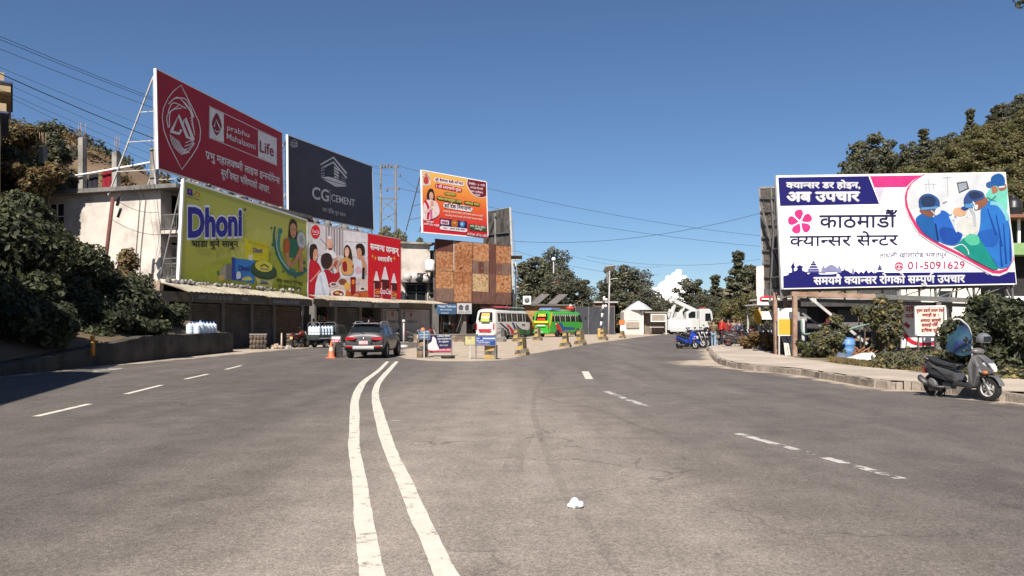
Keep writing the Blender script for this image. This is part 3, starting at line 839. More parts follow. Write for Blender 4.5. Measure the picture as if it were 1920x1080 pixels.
def vgrad(name, cols, rough=.45):
    """Printed sheet whose inks blend from top to bottom of the panel."""
    m = bpy.data.materials.new(name); m.use_nodes = True; nt = m.node_tree; b = nt.nodes['Principled BSDF']; b.inputs['Roughness'].default_value = rough
    tc = nt.nodes.new('ShaderNodeTexCoord'); sp = nt.nodes.new('ShaderNodeSeparateXYZ'); r = nt.nodes.new('ShaderNodeValToRGB')
    nt.links.new(tc.outputs['Generated'], sp.inputs[0]); nt.links.new(sp.outputs[2], r.inputs[0]); e = r.color_ramp.elements
    e[0].position, e[0].color = cols[0][0], (*srgb(cols[0][1]), 1); e[1].position, e[1].color = cols[-1][0], (*srgb(cols[-1][1]), 1)
    for p, c in cols[1:-1]: e.new(p).color = (*srgb(c), 1)
    nt.links.new(r.outputs[0], b.inputs['Base Color']); return m
B.finish(vgrad('board_lime', [(0, '#a0a33c'), (.4, '#b4b64a'), (.7, '#bcbc5c'), (1, '#a9ad49')]), M_WHITE, frame_w=.12); B.truss(1.1, M_STEEL, 4, 4.2)
# --- soft drink hoarding
B = hoarding('red and white soft drink billboard showing a family meal and three bottles', (577.5, 57.9), (751, 67.2), [(578, 416.5), (751, 448.5), (751, 573.5), (578, 561)], (560, 400), 6)
CR = '#c81226'
B.poly([(112, 120), (300, 128), (300, 470), (112, 470)], '#cfc9cb', 1); B.poly([(108, 120), (165, 125), (165, 340), (108, 340)], '#b9bfb6', 1)
for i in range(7): B.poly([(300 + i * 30, 128 + i * 7), (318 + i * 30, 132 + i * 7), (318 + i * 30, 470), (300 + i * 30, 470)], '#8f7f7f' if i % 2 else '#a89a98', 1)
B.poly([(515, 190), (775, 225), (775, 500), (515, 480)], '#dcd6d8', 1); B.stroke([(520, 318), (770, 330)], 4, '#b9b2b4', 2)
B.ell(188, 208, 52, 78, '#cc1b2c', 2); B.text('Coca-Cola', (148, 212), (230, 226), 34, '#e9dedf', 3, .012, .25); B.stroke([(160, 236), (215, 240)], 6, '#e9dedf', 3)
B.stroke([(235, 280), (320, 365)], 5, '#4a4644', 2)
SK, HR = '#c98f74', '#2c1c1b'
# woman at the left, boy seen from behind, standing man, woman in the middle, girl on the right
B.blob([(130, 360), (180, 345), (205, 380), (210, 470), (195, 540), (135, 545), (118, 450)], HR, 3); B.blob([(180, 400), (208, 420), (212, 480), (185, 540), (160, 520), (162, 440)], SK, 4); B.stroke([(190, 500), (206, 496)], 8, '#f0e0da', 5)
B.blob([(118, 560), (160, 530), (215, 560), (250, 640), (240, 780), (190, 965), (112, 965)], '#b3122a', 4, 4); B.stroke([(125, 770), (190, 700), (240, 640)], 16, '#d98f86', 5)
B.blob([(315, 290), (345, 265), (370, 300), (378, 370), (350, 400), (318, 380)], '#d9a58c', 3); B.blob([(318, 268), (350, 252), (372, 285), (340, 290)], '#d8d4d4', 4); B.stroke([(332, 400), (370, 402)], 22, '#8c2024', 4); B.blob([(300, 420), (345, 395), (395, 430), (420, 500), (300, 500)], '#e3dfe2', 2)
B.blob([(320, 445), (365, 480), (372, 560), (330, 620), (270, 610), (245, 540), (260, 470)], '#33201f', 6); B.blob([(340, 560), (380, 545), (378, 610), (330, 640)], SK, 5)
B.blob([(280, 650), (330, 640), (390, 680), (450, 660), (455, 720), (400, 790), (330, 830), (300, 760)], '#a8132a', 6); B.poly([(215, 690), (250, 655), (290, 660), (320, 760), (338, 840), (335, 978), (172, 972), (185, 800)], '#d7d9e2', 6); B.stroke([(240, 700), (290, 960)], 20, '#bcc3cf', 7)
B.stroke([(390, 540), (440, 500), (470, 515)], 26, SK, 5); B.stroke([(370, 600), (390, 700)], 16, '#8a7a74', 3); B.blob([(400, 540), (430, 540), (430, 600), (395, 600)], '#a4512f', 4)
B.blob([(545, 355), (578, 390), (598, 480), (590, 540), (555, 500), (510, 500), (505, 420), (520, 370)], '#371f1e', 4); B.blob([(540, 380), (562, 410), (560, 460), (540, 500), (518, 470), (515, 410)], '#e0ab90', 5); B.stroke([(530, 466), (552, 468)], 8, '#f4ecea', 6); B.ell(540, 400, 4, 5, '#b01a2a', 6)
B.blob([(470, 520), (540, 495), (600, 540), (615, 600), (590, 680), (500, 685), (470, 640), (480, 580)], '#cf9a5c', 4); B.stroke([(470, 520), (430, 590), (440, 680)], 24, SK, 5); B.ell(455, 512, 26, 26, '#c8b7ae', 5); B.blob([(490, 560), (530, 545), (540, 640), (500, 650)], '#8f1a22', 5)
B.blob([(650, 350), (700, 340), (735, 380), (738, 460), (700, 470), (690, 400), (655, 420), (640, 385)], '#201513', 4); B.blob([(655, 400), (690, 395), (705, 450), (690, 500), (665, 510), (648, 450)], SK, 5)
B.blob([(625, 560), (690, 520), (740, 570), (745, 690), (730, 800), (640, 800), (620, 680)], '#cfd2da', 3); B.ell(670, 640, 36, 42, '#d6a5b4', 4); B.stroke([(700, 480), (730, 560), (735, 680)], 44, SK, 5); B.stroke([(725, 610), (722, 740)], 30, '#241716', 6); B.ell(604, 597, 11, 12, '#b01a2a', 5)
# the laid table
B.poly([(335, 790), (460, 730), (775, 720), (775, 1000), (345, 978)], '#cdb9b2', 3); B.poly([(345, 900), (775, 870), (775, 1000), (345, 978)], '#b3583a', 4)
B.ell(440, 905, 84, 52, '#e6ddd4', 7); B.ell(440, 905, 62, 38, '#8f2c20', 8); B.ell(425, 895, 24, 14, '#d9b96a', 9); B.ell(468, 912, 20, 14, '#e8d5bf', 9)
B.ell(385, 800, 44, 26, '#dbd5d2', 7); B.ell(385, 798, 30, 16, '#7b5048', 8); B.ell(490, 770, 46, 34, '#7a4630', 6); B.ell(540, 820, 34, 44, '#dca64c', 6)
B.ell(545, 920, 40, 50, '#c9682c', 6); B.ell(645, 945, 50, 56, '#b5452a', 7); B.ell(640, 935, 34, 36, '#d27a52', 8); B.ell(740, 935, 44, 48, '#c2602c', 7); B.ell(712, 850, 36, 26, '#ded8d6', 7); B.ell(712, 848, 22, 14, '#5a3c34', 8); B.ell(650, 770, 24, 24, '#c2bab4', 6)
B.poly([(575, 722), (636, 720), (632, 890), (598, 920), (580, 890)], '#8e1420', 8); B.poly([(575, 718), (636, 716), (634, 740), (577, 742)], '#5e0f16', 9); B.blob([(592, 752), (618, 748), (620, 790), (594, 795)], '#e07b2a', 9)
B.poly([(775, 227), (1145, 295), (1145, 1041), (775, 1001)], CR, 4)
B.text('सम्बन्ध जम्छन्', (800, 405), (1125, 462), 62, '#f1e7e8', 6, .035); B.text('स्वादसँग', (884, 535), (1046, 548), 44, '#f1e7e8', 6, .03)
for x, y in ((826, 480), (858, 502), (1070, 505)): B.stroke([(x, y - 22), (x, y + 22)], (3, 12), '#e8a33a', 5); B.stroke([(x - 16, y), (x + 16, y)], 6, '#e8a33a', 5)
for x, y0, s in ((870, 625, .88), (965, 575, 1.12), (1065, 650, .88)):
    w = 40 * s; yb = 1020 + (x - 870) * .07
    B.poly([(x - 7, y0 + 22), (x + 7, y0 + 22), (x + 14, y0 + 60), (x + w, y0 + 165 * s), (x - w, y0 + 165 * s), (x - 14, y0 + 60)], '#ddd2d3', 5)
    B.poly([(x - w, y0 + 150 * s), (x + w, y0 + 155 * s), (x + w, y0 + 250 * s), (x - w, y0 + 245 * s)], '#4b0f14', 6); B.poly([(x - w, y0 + 245 * s), (x + w, y0 + 250 * s), (x + w, yb), (x - w, yb - 6)], '#a5142a', 6)
    B.stroke([(x - w + 8, y0 + 180 * s), (x - w + 8, yb - 15)], 8, '#d9a0a0', 7); B.poly([(x - 9, y0), (x + 9, y0), (x + 9, y0 + 26), (x - 9, y0 + 26)], '#c22236', 6)
B.text('Coca-Cola', (905, 902), (1028, 912), 62, '#f3e9ea', 8, .012, .2); B.text('Coke', (842, 905), (900, 905), 50, '#e8a33a', 8, .02, .2); B.text('Coke', (1040, 932), (1094, 936), 50, '#e8a33a', 8, .02, .2)
for x0, x1, y in ((840, 900, 928), (1040, 1090, 950)): B.stroke([(x0, y), (x1, y + 4)], 7, '#f3e9ea', 8)
B.finish(mat('board_pale', '#d5cfd2', .5, var=.06, scale=.4), M_STEELP); B.truss(1.0, M_STEEL, 3, 4.2)
# --- orange festival hoarding
INK[0] = .72
B = hoarding('orange invitation billboard with maroon corner above the rusty sheet wall', (790, 73), (914, 78), [(790.5, 319), (912, 341), (915, 446.5), (792.5, 435.5)], (760, 310), 7.714)
PK, MR = '#f3e3e6', '#7d1526'
B.blob([(250, 120), (290, 100), (340, 110), (362, 170), (365, 280), (310, 295), (250, 290), (242, 200)], '#e9cdb6', 1); B.ell(300, 140, 22, 26, '#c77f55', 2); B.blob([(275, 170), (325, 170), (335, 250), (300, 270), (265, 245)], '#c9483e', 2); B.stroke([(255, 180), (270, 150)], 9, '#b0756a', 2); B.stroke([(330, 150), (352, 200)], 9, '#8b7f88', 2); B.stroke([(262, 275), (345, 285)], 14, '#d9d3dd', 2)
B.poly([(893, 203), (1172, 243), (1172, 455), (1130, 472), (1080, 474), (1010, 450), (950, 400), (905, 330), (880, 270)], PK, 1); B.poly([(905, 205), (1170, 243), (1170, 445), (1120, 462), (1075, 464), (1015, 440), (960, 392), (915, 322), (892, 268)], MR, 2)
for t, a, b in (('मिति: २ गते', (915, 275), (1148, 308)), ('सप्ताह दिनको', (940, 330), (1120, 358)), ('भव्य आयोजना', (945, 385), (1120, 412)), ('गरेको', (1000, 440), (1080, 452))): B.text(t, a, b, 24, '#ecd9dc', 3, .03)
def pill(a, b, h, c, l): B.stroke([(a[0] + h / 2, a[1]), (b[0] - h / 2, b[1])], h, c, l); B.ell(a[0] + h / 2, a[1], h / 2, h / 2, c, l + .15); B.ell(b[0] - h / 2, b[1], h / 2, h / 2, c, l + .3)
pill((408, 205), (852, 270), 66, PK, 1); B.text('श्री वैष्णव देवी मन्दिर', (430, 222), (835, 284), 32, '#7a3040', 3, .02)
pill((425, 295), (818, 360), 62, '#c8162e', 2); B.text('१ श्री स्वस्थानी पूजा', (440, 316), (802, 378), 34, '#f3e3e6', 4, .03)
pill((560, 408), (735, 428), 46, '#6d5a1a', 1); B.text('भक्तजन', (572, 425), (722, 445), 30, '#d8cf6a', 3, .03)
pill((450, 475), (822, 535), 58, '#37301a', 1); B.text('भक्तजनहरूमा तथा', (465, 490), (812, 548), 32, '#d8cf6a', 3, .03)
pill((842, 540), (1080, 570), 52, '#37301a', 1); B.text('सबैलाई सादर', (855, 556), (1068, 585), 28, '#d8cf6a', 3, .03)
pill((545, 580), (968, 635), 76, PK, 2); B.text('हार्दिक निमन्त्रणा', (562, 608), (950, 650), 46, '#3a2a30', 4, .02)
for a, b in (((545, 672), (1120, 748)), ((575, 730), (1110, 800))): B.text('श्रद्धालु भक्तजनको उपस्थिति कामना गर्दछौं', a, b, 22, '#f3d7c9', 3, .02)
B.poly([(495, 765), (888, 812), (888, 915), (495, 880)], '#27204a', 2); B.poly([(508, 785), (628, 800), (628, 862), (508, 850)], '#f0c9d6', 3); B.text('भजन', (522, 845), (612, 856), 36, '#7d1526', 4, .03)
B.blob([(670, 800), (720, 790), (755, 820), (745, 885), (690, 895), (660, 850)], '#b56a2a', 3); B.stroke([(690, 830), (725, 835)], 18, '#e3b35c', 4); B.blob([(785, 815), (835, 810), (860, 850), (830, 895), (790, 880)], '#3f7ac2', 3); B.ell(815, 850, 20, 24, '#9fc5e0', 4)
pill((495, 903), (892, 940), 54, PK, 3); B.stroke([(540, 905), (600, 912)], 18, '#d58a9a', 5); B.text('प्रवचन भजन कीर्तन', (640, 925), (860, 948), 22, '#8a5a66', 5, .01)
B.poly([(915, 848), (1170, 880), (1170, 962), (918, 935)], '#35522e', 2); B.text('स्थान: मन्दिर परिसर', (930, 888), (1155, 915), 24, '#e6e3d6', 3, .02); B.text('भक्तपुर', (1000, 925), (1110, 938), 22, '#e6e3d6', 3, .02)
B.poly([(870, 975), (1190, 1010), (1205, 1060), (880, 1015)], '#8f1024', 2); B.text('आयोजक: मन्दिर समिति', (885, 1005), (1190, 1042), 26, '#f1dfe1', 3, .02)
B.blob([(350, 340), (395, 350), (415, 420), (412, 510), (330, 520), (305, 470), (315, 390)], '#33211e', 1); B.blob([(365, 385), (395, 410), (398, 470), (372, 510), (345, 480), (345, 410)], '#dba78e', 2); B.stroke([(362, 478), (385, 480)], 6, '#a23a3a', 3)
B.blob([(260, 560), (310, 500), (430, 520), (475, 590), (490, 690), (440, 750), (330, 790), (255, 780), (250, 650)], '#edd8d8', 1); B.stroke([(280, 510), (330, 620), (320, 780)], 34, '#c4172e', 2, sm=4); B.stroke([(380, 520), (385, 640)], 44, '#d9a088', 3); B.stroke([(270, 680), (340, 650), (375, 590)], 40, '#e6c4b8', 3, sm=4); B.stroke([(470, 680), (430, 650), (395, 590)], 40, '#efdccb', 3, sm=4); B.stroke([(365, 640), (370, 780)], 34, '#d56a9a', 4)
B.text('शुभेच्छुक', (300, 825), (405, 835), 24, '#f7dfe0', 3, .02); B.text('आमन्त्रित गर्दछौं', (258, 860), (485, 890), 26, '#f7dfe0', 3, .02)
B.finish(vgrad('board_orange', [(0, '#b81226'), (.18, '#c22426'), (.45, '#cc5428'), (.75, '#d68839'), (1, '#dcb054')]), M_WHITE, frame_w=.1); B.truss(2.6, M_STEEL, 5, 10.2)
# --- white cancer centre hoarding on the right
INK[0] = .58
B = hoarding('large white hospital billboard with blue bands and operating theatre picture', (1457, 34.6), (1904, 34.9), [(1457, 331), (1883.5, 324.5), (1904, 531.5), (1467.7, 540.5)], (1400, 300), 3.692)
NV, PN, W1 = '#191472', '#ea3a8c', '#f4f3f5'
B.poly([(216, 117), (838, 101), (918, 304), (231, 318)], NV, 1); B.poly([(848, 96), (1232, 92), (1150, 145), (1103, 188), (882, 190)], PN, 1); B.poly([(884, 194), (952, 193), (922, 300)], '#e6dcec', 1)
B.text('क्यान्सर डर होइन,', (274, 195), (783, 194), 38, W1, 3, .045); B.text('अब उपचार', (280, 288), (778, 284), 62, W1, 3, .05)
for k in range(5):
    a0 = R(-98 + 72 * k); c, s_ = math.cos(a0), math.sin(a0); q = lambda u, v: (370 + c * u - s_ * v, 428 + s_ * u + c * v)
    B.blob([q(14, 0), q(30, 14), q(58, 28), q(80, 22), q(86, 0), q(76, -26), q(52, -30), q(26, -14)], PN, 1, 3)
B.ell(370, 428, 10, 10, W1, 2)
B.text('काठमाडौँ', (503, 468), (1040, 464), 84, '#2a2352', 2, .012); B.text('क्यान्सर सेन्टर', (296, 596), (1046, 588), 68, '#2a2352', 2, .008)
B.text('ताथली खालारोड भक्तपुर', (916, 676), (1384, 668), 28, '#6d6884', 2)
B.ell(1053, 735, 30, 30, '#d6336c', 1); B.ell(1053, 735, 24, 24, W1, 2); B.poly([(1036, 730), (1070, 730), (1074, 748), (1032, 748)], '#d6336c', 3); B.stroke([(1034, 722), (1053, 716), (1072, 722)], 7, '#d6336c', 3); B.ell(1053, 739, 6, 6, W1, 4)
B.text('01-5091629', (1114, 755), (1508, 750), 50, '#d22f63', 2, .006)
# skyline of temples along the bottom band
B.poly([(251, 804), (285, 796), (292, 780), (312, 778), (312, 750), (304, 740), (316, 716), (320, 700), (325, 716), (334, 740), (326, 750), (327, 770), (345, 765), (352, 748), (340, 738), (360, 732), (366, 722), (374, 732), (392, 738), (382, 746), (385, 766), (412, 776), (424, 792), (445, 778), (490, 778), (505, 792), (560, 792), (600, 790), (632, 782), (650, 770), (672, 762), (676, 748), (681, 762), (706, 772), (716, 782), (740, 784), (752, 768), (775, 788), (790, 770), (806, 786), (826, 760), (842, 784), (862, 770), (880, 786), (905, 774), (935, 774), (955, 780), (1640, 776), (1662, 790), (1700, 802), (1735, 803), (1770, 795), (1795, 776), (1855, 775), (1862, 853), (253, 887)], NV, 1)
for y, w in ((700, 10), (716, 22), (734, 34), (752, 46), (768, 56)): B.poly([(461 - w * .6, y), (461 + w * .6, y), (461 + w, y + 10), (461 - w, y + 10)], NV if y < 740 else '#5b5aa6', 2)
for x, w, y in ((585, 50, 742), (530, 16, 750), (640, 14, 748), (734, 9, 758)): B.blob([(x - w, y + 30), (x - w * .8, y + 5), (x, y - 18), (x + w * .8, y + 5), (x + w, y + 30)], '#9d9cc8', 1, 3)
B.poly([(903, 760), (912, 735), (919, 722), (926, 735), (936, 760)], '#5b5a9a', 1); B.stroke([(880, 710), (882, 786)], 4, '#5b5a9a', 2)
B.text('समयमै क्यान्सर रोगको सम्पुर्ण उपचार', (462, 862), (1506, 846), 48, W1, 3, .04)
# operating theatre picture inside the pink swoosh
PIC = [(1236, 97), (1772, 90), (1792, 120), (1838, 690), (1822, 720), (1790, 752), (1745, 766), (1700, 762), (1640, 735), (1560, 690), (1460, 638), (1350, 585), (1270, 545), (1205, 490), (1150, 400), (1115, 330), (1105, 270), (1112, 215), (1140, 165), (1185, 130)]
SW = [(1226, 95), (1150, 145), (1108, 195), (1091, 250), (1096, 320), (1125, 395), (1160, 460), (1192, 508), (1260, 555), (1340, 602), (1450, 655), (1550, 708), (1640, 758), (1700, 785), (1750, 788), (1800, 768), (1846, 690), (1838, 660)]
B.poly([(1240, 92), (1148, 142), (1100, 190), (1085, 250), (1090, 322), (1118, 398), (1154, 468), (1188, 514), (1256, 562), (1336, 610), (1446, 664), (1546, 718), (1636, 768), (1700, 800), (1745, 804), (1800, 782), (1850, 705), (1846, 600), (1780, 90)], W1, 2.5)
B.poly(SW + [(1800, 600), (1700, 500), (1400, 300), (1236, 120)], '#e23a74', 3)
B.poly(PIC, '#eef0f2', 4)
for a, b in (((1255, 140), (1262, 230)), ((1225, 168), (1305, 168)), ((1235, 168), (1240, 215)), ((1290, 168), (1292, 215)), ((1385, 118), (1388, 250)), ((1355, 125), (1410, 122))): B.stroke([a, b], 4, '#b9c0c6', 5)
for x, y in ((1258, 300), (1292, 305), (1360, 300), (1375, 292), (1410, 380), (1440, 395), (1425, 420), (1520, 400), (1530, 440), (1500, 380)): B.ell(x, y, 9, 6, '#9aa0a2', 5)
B.poly([(1450, 158), (1520, 148), (1535, 200), (1465, 232)], '#45484e', 5); B.poly([(1457, 166), (1514, 156), (1524, 196), (1468, 222)], '#aab2ba', 6)
B.blob([(1430, 340), (1480, 330), (1520, 350), (1490, 390), (1430, 380)], '#e8b58c', 5); B.blob([(1478, 335), (1500, 322), (1530, 340), (1500, 352)], '#27489a', 6); B.blob([(1460, 420), (1560, 400), (1610, 470), (1560, 520), (1470, 510)], '#e9e6df', 5); B.stroke([(1540, 330), (1570, 380), (1575, 460)], 20, '#c9ced0', 6)
# far right nurse
B.blob([(1690, 190), (1720, 165), (1790, 170), (1800, 320), (1770, 400), (1680, 340), (1650, 250)], '#7fdcc4', 5); B.blob([(1655, 160), (1690, 150), (1712, 180), (1680, 195), (1655, 185)], '#3c64a8', 6); B.blob([(1690, 190), (1720, 185), (1735, 215), (1700, 235)], '#b67a5e', 6); B.stroke([(1660, 260), (1690, 275), (1720, 250)], 9, '#2f8f7c', 7, sm=4)
B.blob([(1690, 118), (1740, 95), (1775, 120), (1780, 170), (1740, 185), (1690, 160)], '#1f5fa8', 7); B.blob([(1735, 178), (1782, 165), (1790, 200), (1750, 215)], '#a8694f', 6); B.stroke([(1740, 190), (1780, 185)], 12, '#e6edf2', 8)
# left surgeon
B.blob([(1170, 400), (1215, 370), (1270, 385), (1310, 430), (1330, 560), (1290, 555), (1215, 500), (1170, 430)], '#1f66b0', 6); B.blob([(1290, 400), (1340, 350), (1400, 380), (1440, 480), (1490, 520), (1440, 590), (1350, 575), (1310, 530)], '#2b6fd0', 7); B.blob([(1330, 480), (1400, 470), (1480, 520), (1430, 585), (1350, 560)], '#1c50ae', 8); B.stroke([(1300, 440), (1320, 555)], 12, '#0f2f6e', 8); B.stroke([(1400, 390), (1450, 500)], 14, '#dfe6ef', 8)
B.blob([(1195, 345), (1290, 330), (1310, 350), (1270, 395), (1215, 375)], '#8c5a44', 7); B.ell(1250, 290, 66, 56, '#35507e', 8); B.blob([(1188, 300), (1250, 235), (1320, 270), (1330, 330), (1300, 345), (1210, 345)], '#2f5f9e', 9); B.stroke([(1200, 340), (1320, 330)], 16, '#6aa2d8', 10); B.blob([(1205, 270), (1260, 248), (1300, 275), (1285, 322), (1215, 322)], '#27395e', 10); B.blob([(1298, 350), (1330, 325), (1335, 365), (1300, 385)], '#eef2f6', 10); B.stroke([(1270, 350), (1300, 380)], 6, '#eef2f6', 10)
# right surgeon
B.blob([(1620, 330), (1680, 280), (1740, 300), (1790, 380), (1815, 460), (1825, 560), (1825, 715), (1745, 750), (1700, 690), (1640, 600), (1600, 545), (1612, 430)], '#2f7fd6', 7, 6); B.stroke([(1680, 300), (1740, 310), (1790, 380), (1800, 420)], 26, '#8fd9e0', 8, sm=4); B.blob([(1600, 500), (1690, 480), (1735, 520), (1720, 590), (1650, 600), (1600, 555)], '#2466c4', 8)
for a, b in (((1660, 340), (1720, 520)), ((1720, 380), (1760, 600)), ((1770, 440), (1790, 720)), ((1745, 560), (1760, 740)), ((1815, 480), (1820, 700))): B.stroke([a, b], (6, 14), '#1548a8', 9)
B.blob([(1580, 270), (1630, 250), (1665, 290), (1620, 335), (1580, 340)], '#9a6248', 8); B.blob([(1500, 260), (1545, 212), (1620, 220), (1640, 262), (1590, 285), (1540, 300), (1520, 330), (1500, 310)], '#3a5590', 9); B.stroke([(1505, 320), (1560, 318)], 26, '#58a0dc', 9); B.blob([(1530, 240), (1580, 222), (1625, 250), (1560, 275)], '#26355e', 10); B.stroke([(1558, 290), (1582, 335)], 8, '#eef2f6', 10); B.blob([(1570, 318), (1592, 312), (1590, 342), (1572, 342)], '#eef2f6', 11)
# green drape over the patient
B.poly([(1430, 605), (1490, 545), (1540, 512), (1590, 520), (1640, 600), (1735, 755), (1700, 760), (1560, 690)], '#159a8c', 9); B.blob([(1500, 545), (1550, 515), (1595, 530), (1600, 580), (1540, 590)], '#5fd0a8', 10); B.stroke([(1425, 605), (1480, 585), (1520, 620), (1530, 655)], 7, '#dff0ec', 11, sm=4)
B.finish(mat('board_white', '#f2f1f3', .5, var=.02, scale=.4), M_WHITE, frame_w=.09)
RB = B
INK[0] = 1.0
# ---------------------------------------------------------------- left side: house, shops, walls, cluttered forecourt
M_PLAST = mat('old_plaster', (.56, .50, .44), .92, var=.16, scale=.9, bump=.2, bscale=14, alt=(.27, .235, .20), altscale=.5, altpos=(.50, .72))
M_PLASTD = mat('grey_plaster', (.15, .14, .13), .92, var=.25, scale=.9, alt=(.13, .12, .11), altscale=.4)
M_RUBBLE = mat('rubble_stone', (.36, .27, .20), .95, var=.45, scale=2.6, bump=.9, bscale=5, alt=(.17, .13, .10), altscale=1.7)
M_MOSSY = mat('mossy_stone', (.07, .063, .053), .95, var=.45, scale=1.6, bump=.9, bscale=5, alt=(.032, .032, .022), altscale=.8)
E0 = Vector((.289, .957, 0)); N0 = Vector((.957, -.289, 0))          # along the first building line / out towards the road
def frame(o, e):
    e = Vector((e[0], e[1], 0)).normalized(); n = Vector((e.y, -e.x, 0)); o = Vector(o)
    return lambda s, t, z: o + e * s + n * t + Vector((0, 0, z))
def fbox(mb, f, s0, s1, t0, t1, z0, z1, m=None):
    mb.hexa([f(s0, t0, z0), f(s1, t0, z0), f(s1, t1, z0), f(s0, t1, z0), f(s0, t0, z1), f(s1, t0, z1), f(s1, t1, z1), f(s0, t1, z1)], m); return mb
def fpart(name, par, f, boxes, m, bevel=0):
    if name in ('post', 'column', 'roof_slab', 'side_wall') and len(boxes) > 1:
        for b in boxes[1:]: fpart(name, par, f, [b], m, bevel)
        boxes = boxes[:1]
    mb = MB(); mb.mi(m)
    for b in boxes: fbox(mb, f, *b)
    return mb.build(name, par, world=True, bevel=bevel)
# three-storey white house
HF = frame((-20.2, 46.0, 0), E0)
H = thing('house', 'three storey white plaster house with concrete stubs on its flat roof', 'house', (-20.2, 46, 0))
mb = MB(); mb.mi(M_PLAST)
zt = 9.2
fbox(mb, HF, .0, 13.5, -9.6, -9.35, 0, zt); fbox(mb, HF, 13.25, 13.5, -9.35, -.0, 0, zt); fbox(mb, HF, .25, 13.25, -.25, 0, 0, 3.2)
# side wall with a window opening near its far end
fbox(mb, HF, 0, .25, -7.0, 0, 4.0, zt); fbox(mb, HF, 0, .25, -9.35, -7.0, 4.0, 6.65); fbox(mb, HF, 0, .25, -9.35, -7.0, 8.75, zt); fbox(mb, HF, 0, .25, -9.35, -9.2, 6.65, 8.75)
# front wall with door and window openings behind the balconies
for z0 in (4.1, 6.9):
    for a, b in ((.25, .9), (1.9, 2.9), (4.2, 5.5), (6.5, 8), (9.2, 10.5), (11.5, 13.25)): fbox(mb, HF, a, b, -.25, 0, z0, z0 + 2.2)
    fbox(mb, HF, .25, 13.25, -.25, 0, z0 + 2.2, z0 + 2.65 if z0 < 5 else zt)
mb.build('wall', H, world=True)
fpart('lower_wall', H, HF, [(-.06, .25, -9.4, -.02, 0, 4.0)], M_RUBBLE)
fpart('floor_slab', H, HF, [(.1, 13.4, -9.2, -.26, 3.9, 4.08), (.1, 13.4, -9.2, -.26, 6.7, 6.88)], M_CONCD)
fpart('interior_wall', H, HF, [(.3, 13.2, -3.2, -3.05, .1, 9.1)], M_DARK)
R_ = fpart('roof', H, HF, [(-.55, 13.9, -10.1, 1.5, zt, zt + .24)], M_CONCD)
for s_, t_, h_ in ((.4, -9.0, 2.9), (.5, -6.1, 3.3), (.5, -3.6, 2.3), (.3, -.7, 2.3), (7.5, -.7, 1.6)):
    c = fpart('column_stub', R_, HF, [(s_ - .17, s_ + .17, t_ - .17, t_ + .17, zt + .24, zt + .2 + h_)], M_CONC)
    mb = MB(); mb.mi(M_RUSTB)
    for a, b in ((-.1, -.1), (.1, -.1), (.1, .1), (-.1, .1)):
        q = HF(s_ + a, t_ + b, zt + h_); mb.tube([q, q + Vector((rnd.uniform(-.1, .1), rnd.uniform(-.1, .1), 1.1))], .014, 5)
    # rebar belongs to its stub
    k = mb.build('rebar', R_, world=True)
for z0 in (3.98, 6.78):
    bl = fpart('balcony', H, HF, [(.0, 13.4, 0, 1.25, z0 - .1, z0 + .1)], M_PLAST)
    mb = MB(); mb.mi(M_STEEL)
    mb.bar(HF(.05, 1.2, z0 + .98), HF(13.3, 1.2, z0 + .98), .06); mb.bar(HF(.05, 0, z0 + .98), HF(.05, 1.2, z0 + .98), .06); mb.bar(HF(.05, 0, z0 + .2), HF(.05, 1.2, z0 + .2), .05); mb.bar(HF(.05, 1.2, z0 + .2), HF(13.3, 1.2, z0 + .2), .05)
    for k in range(9): mb.bar(HF(.05, .05 + k * .14, z0 + .2), HF(.05, .05 + k * .14, z0 + .98), .028)
    for k in range(70): mb.bar(HF(.1 + k * .19, 1.2, z0 + .2), HF(.1 + k * .19, 1.2, z0 + .98), .028)
    for s_ in (.06, 4, 8, 12): mb.bar(HF(s_, 1.2, z0 + .1), HF(s_, 1.2, z0 + 2.6), .07)
    mb.build('railing', bl, world=True)
def window(par, f, s0, s1, z0, z1, t, m=M_WHITE, nv=2, nh=1, d=.07, glass=M_GLASS, side=False):
    """Frame with bars; s runs along the wall, t is the wall face."""
    P = (lambda s, tt, z: f(tt, s, z)) if side else f
    mb = MB(); mb.mi(m); w = .07
    for a, b in (((s0, z0), (s1, z0)), ((s1, z0), (s1, z1)), ((s1, z1), (s0, z1)), ((s0, z1), (s0, z0))): mb.bar(P(a[0], t, a[1]), P(b[0], t, b[1]), w, d)
    for i in range(1, nv + 1): x = s0 + (s1 - s0) * i / (nv + 1); mb.bar(P(x, t, z0), P(x, t, z1), w * .8, d * .8)
    for i in range(1, nh + 1): y = z0 + (z1 - z0) * i / (nh + 1) * 1.25; mb.bar(P(s0, t, min(y, z1 - .1)), P(s1, t, min(y, z1 - .1)), w * .8, d * .8)
    o = mb.build('window', par, world=True)
    g = MB(); g.mi(glass); tt = t + (.05 if side else -.05)
    g.add([P(s0, tt, z0), P(s1, tt, z0), P(s1, tt, z1), P(s0, tt, z1)], [(0, 1, 2, 3)]); g.build('pane', o, world=True, normals=False)
    return o
window(H, HF, -9.2, -7.0, 6.65, 8.75, .06, nv=3, nh=1, glass=M_DARK, side=True)
window(H, HF, .95, 1.85, 4.3, 6.1, -.06, nv=1, nh=3, glass=mat('pale_glass', (.35, .36, .36), .3))
window(H, HF, 2.95, 4.15, 7.2, 8.9, -.06, nv=1, nh=1)
for z_ in (4.0, 6.6, 9.0): pass
mb = MB(); mb.mi(M_BLKPL)
for t_, q in ((-1.3, .05), (-.9, .12)): mb.tube([HF(-.62, t_, 9.3), HF(-.06, t_ - .1, 8.6), HF(-.05, t_ - q - .35, 5.5), HF(-.05, t_ - .6, 2.5)], .018, 5)
mb.build('drain_cable', H, world=True)
p = HF(.2, -6, 0)
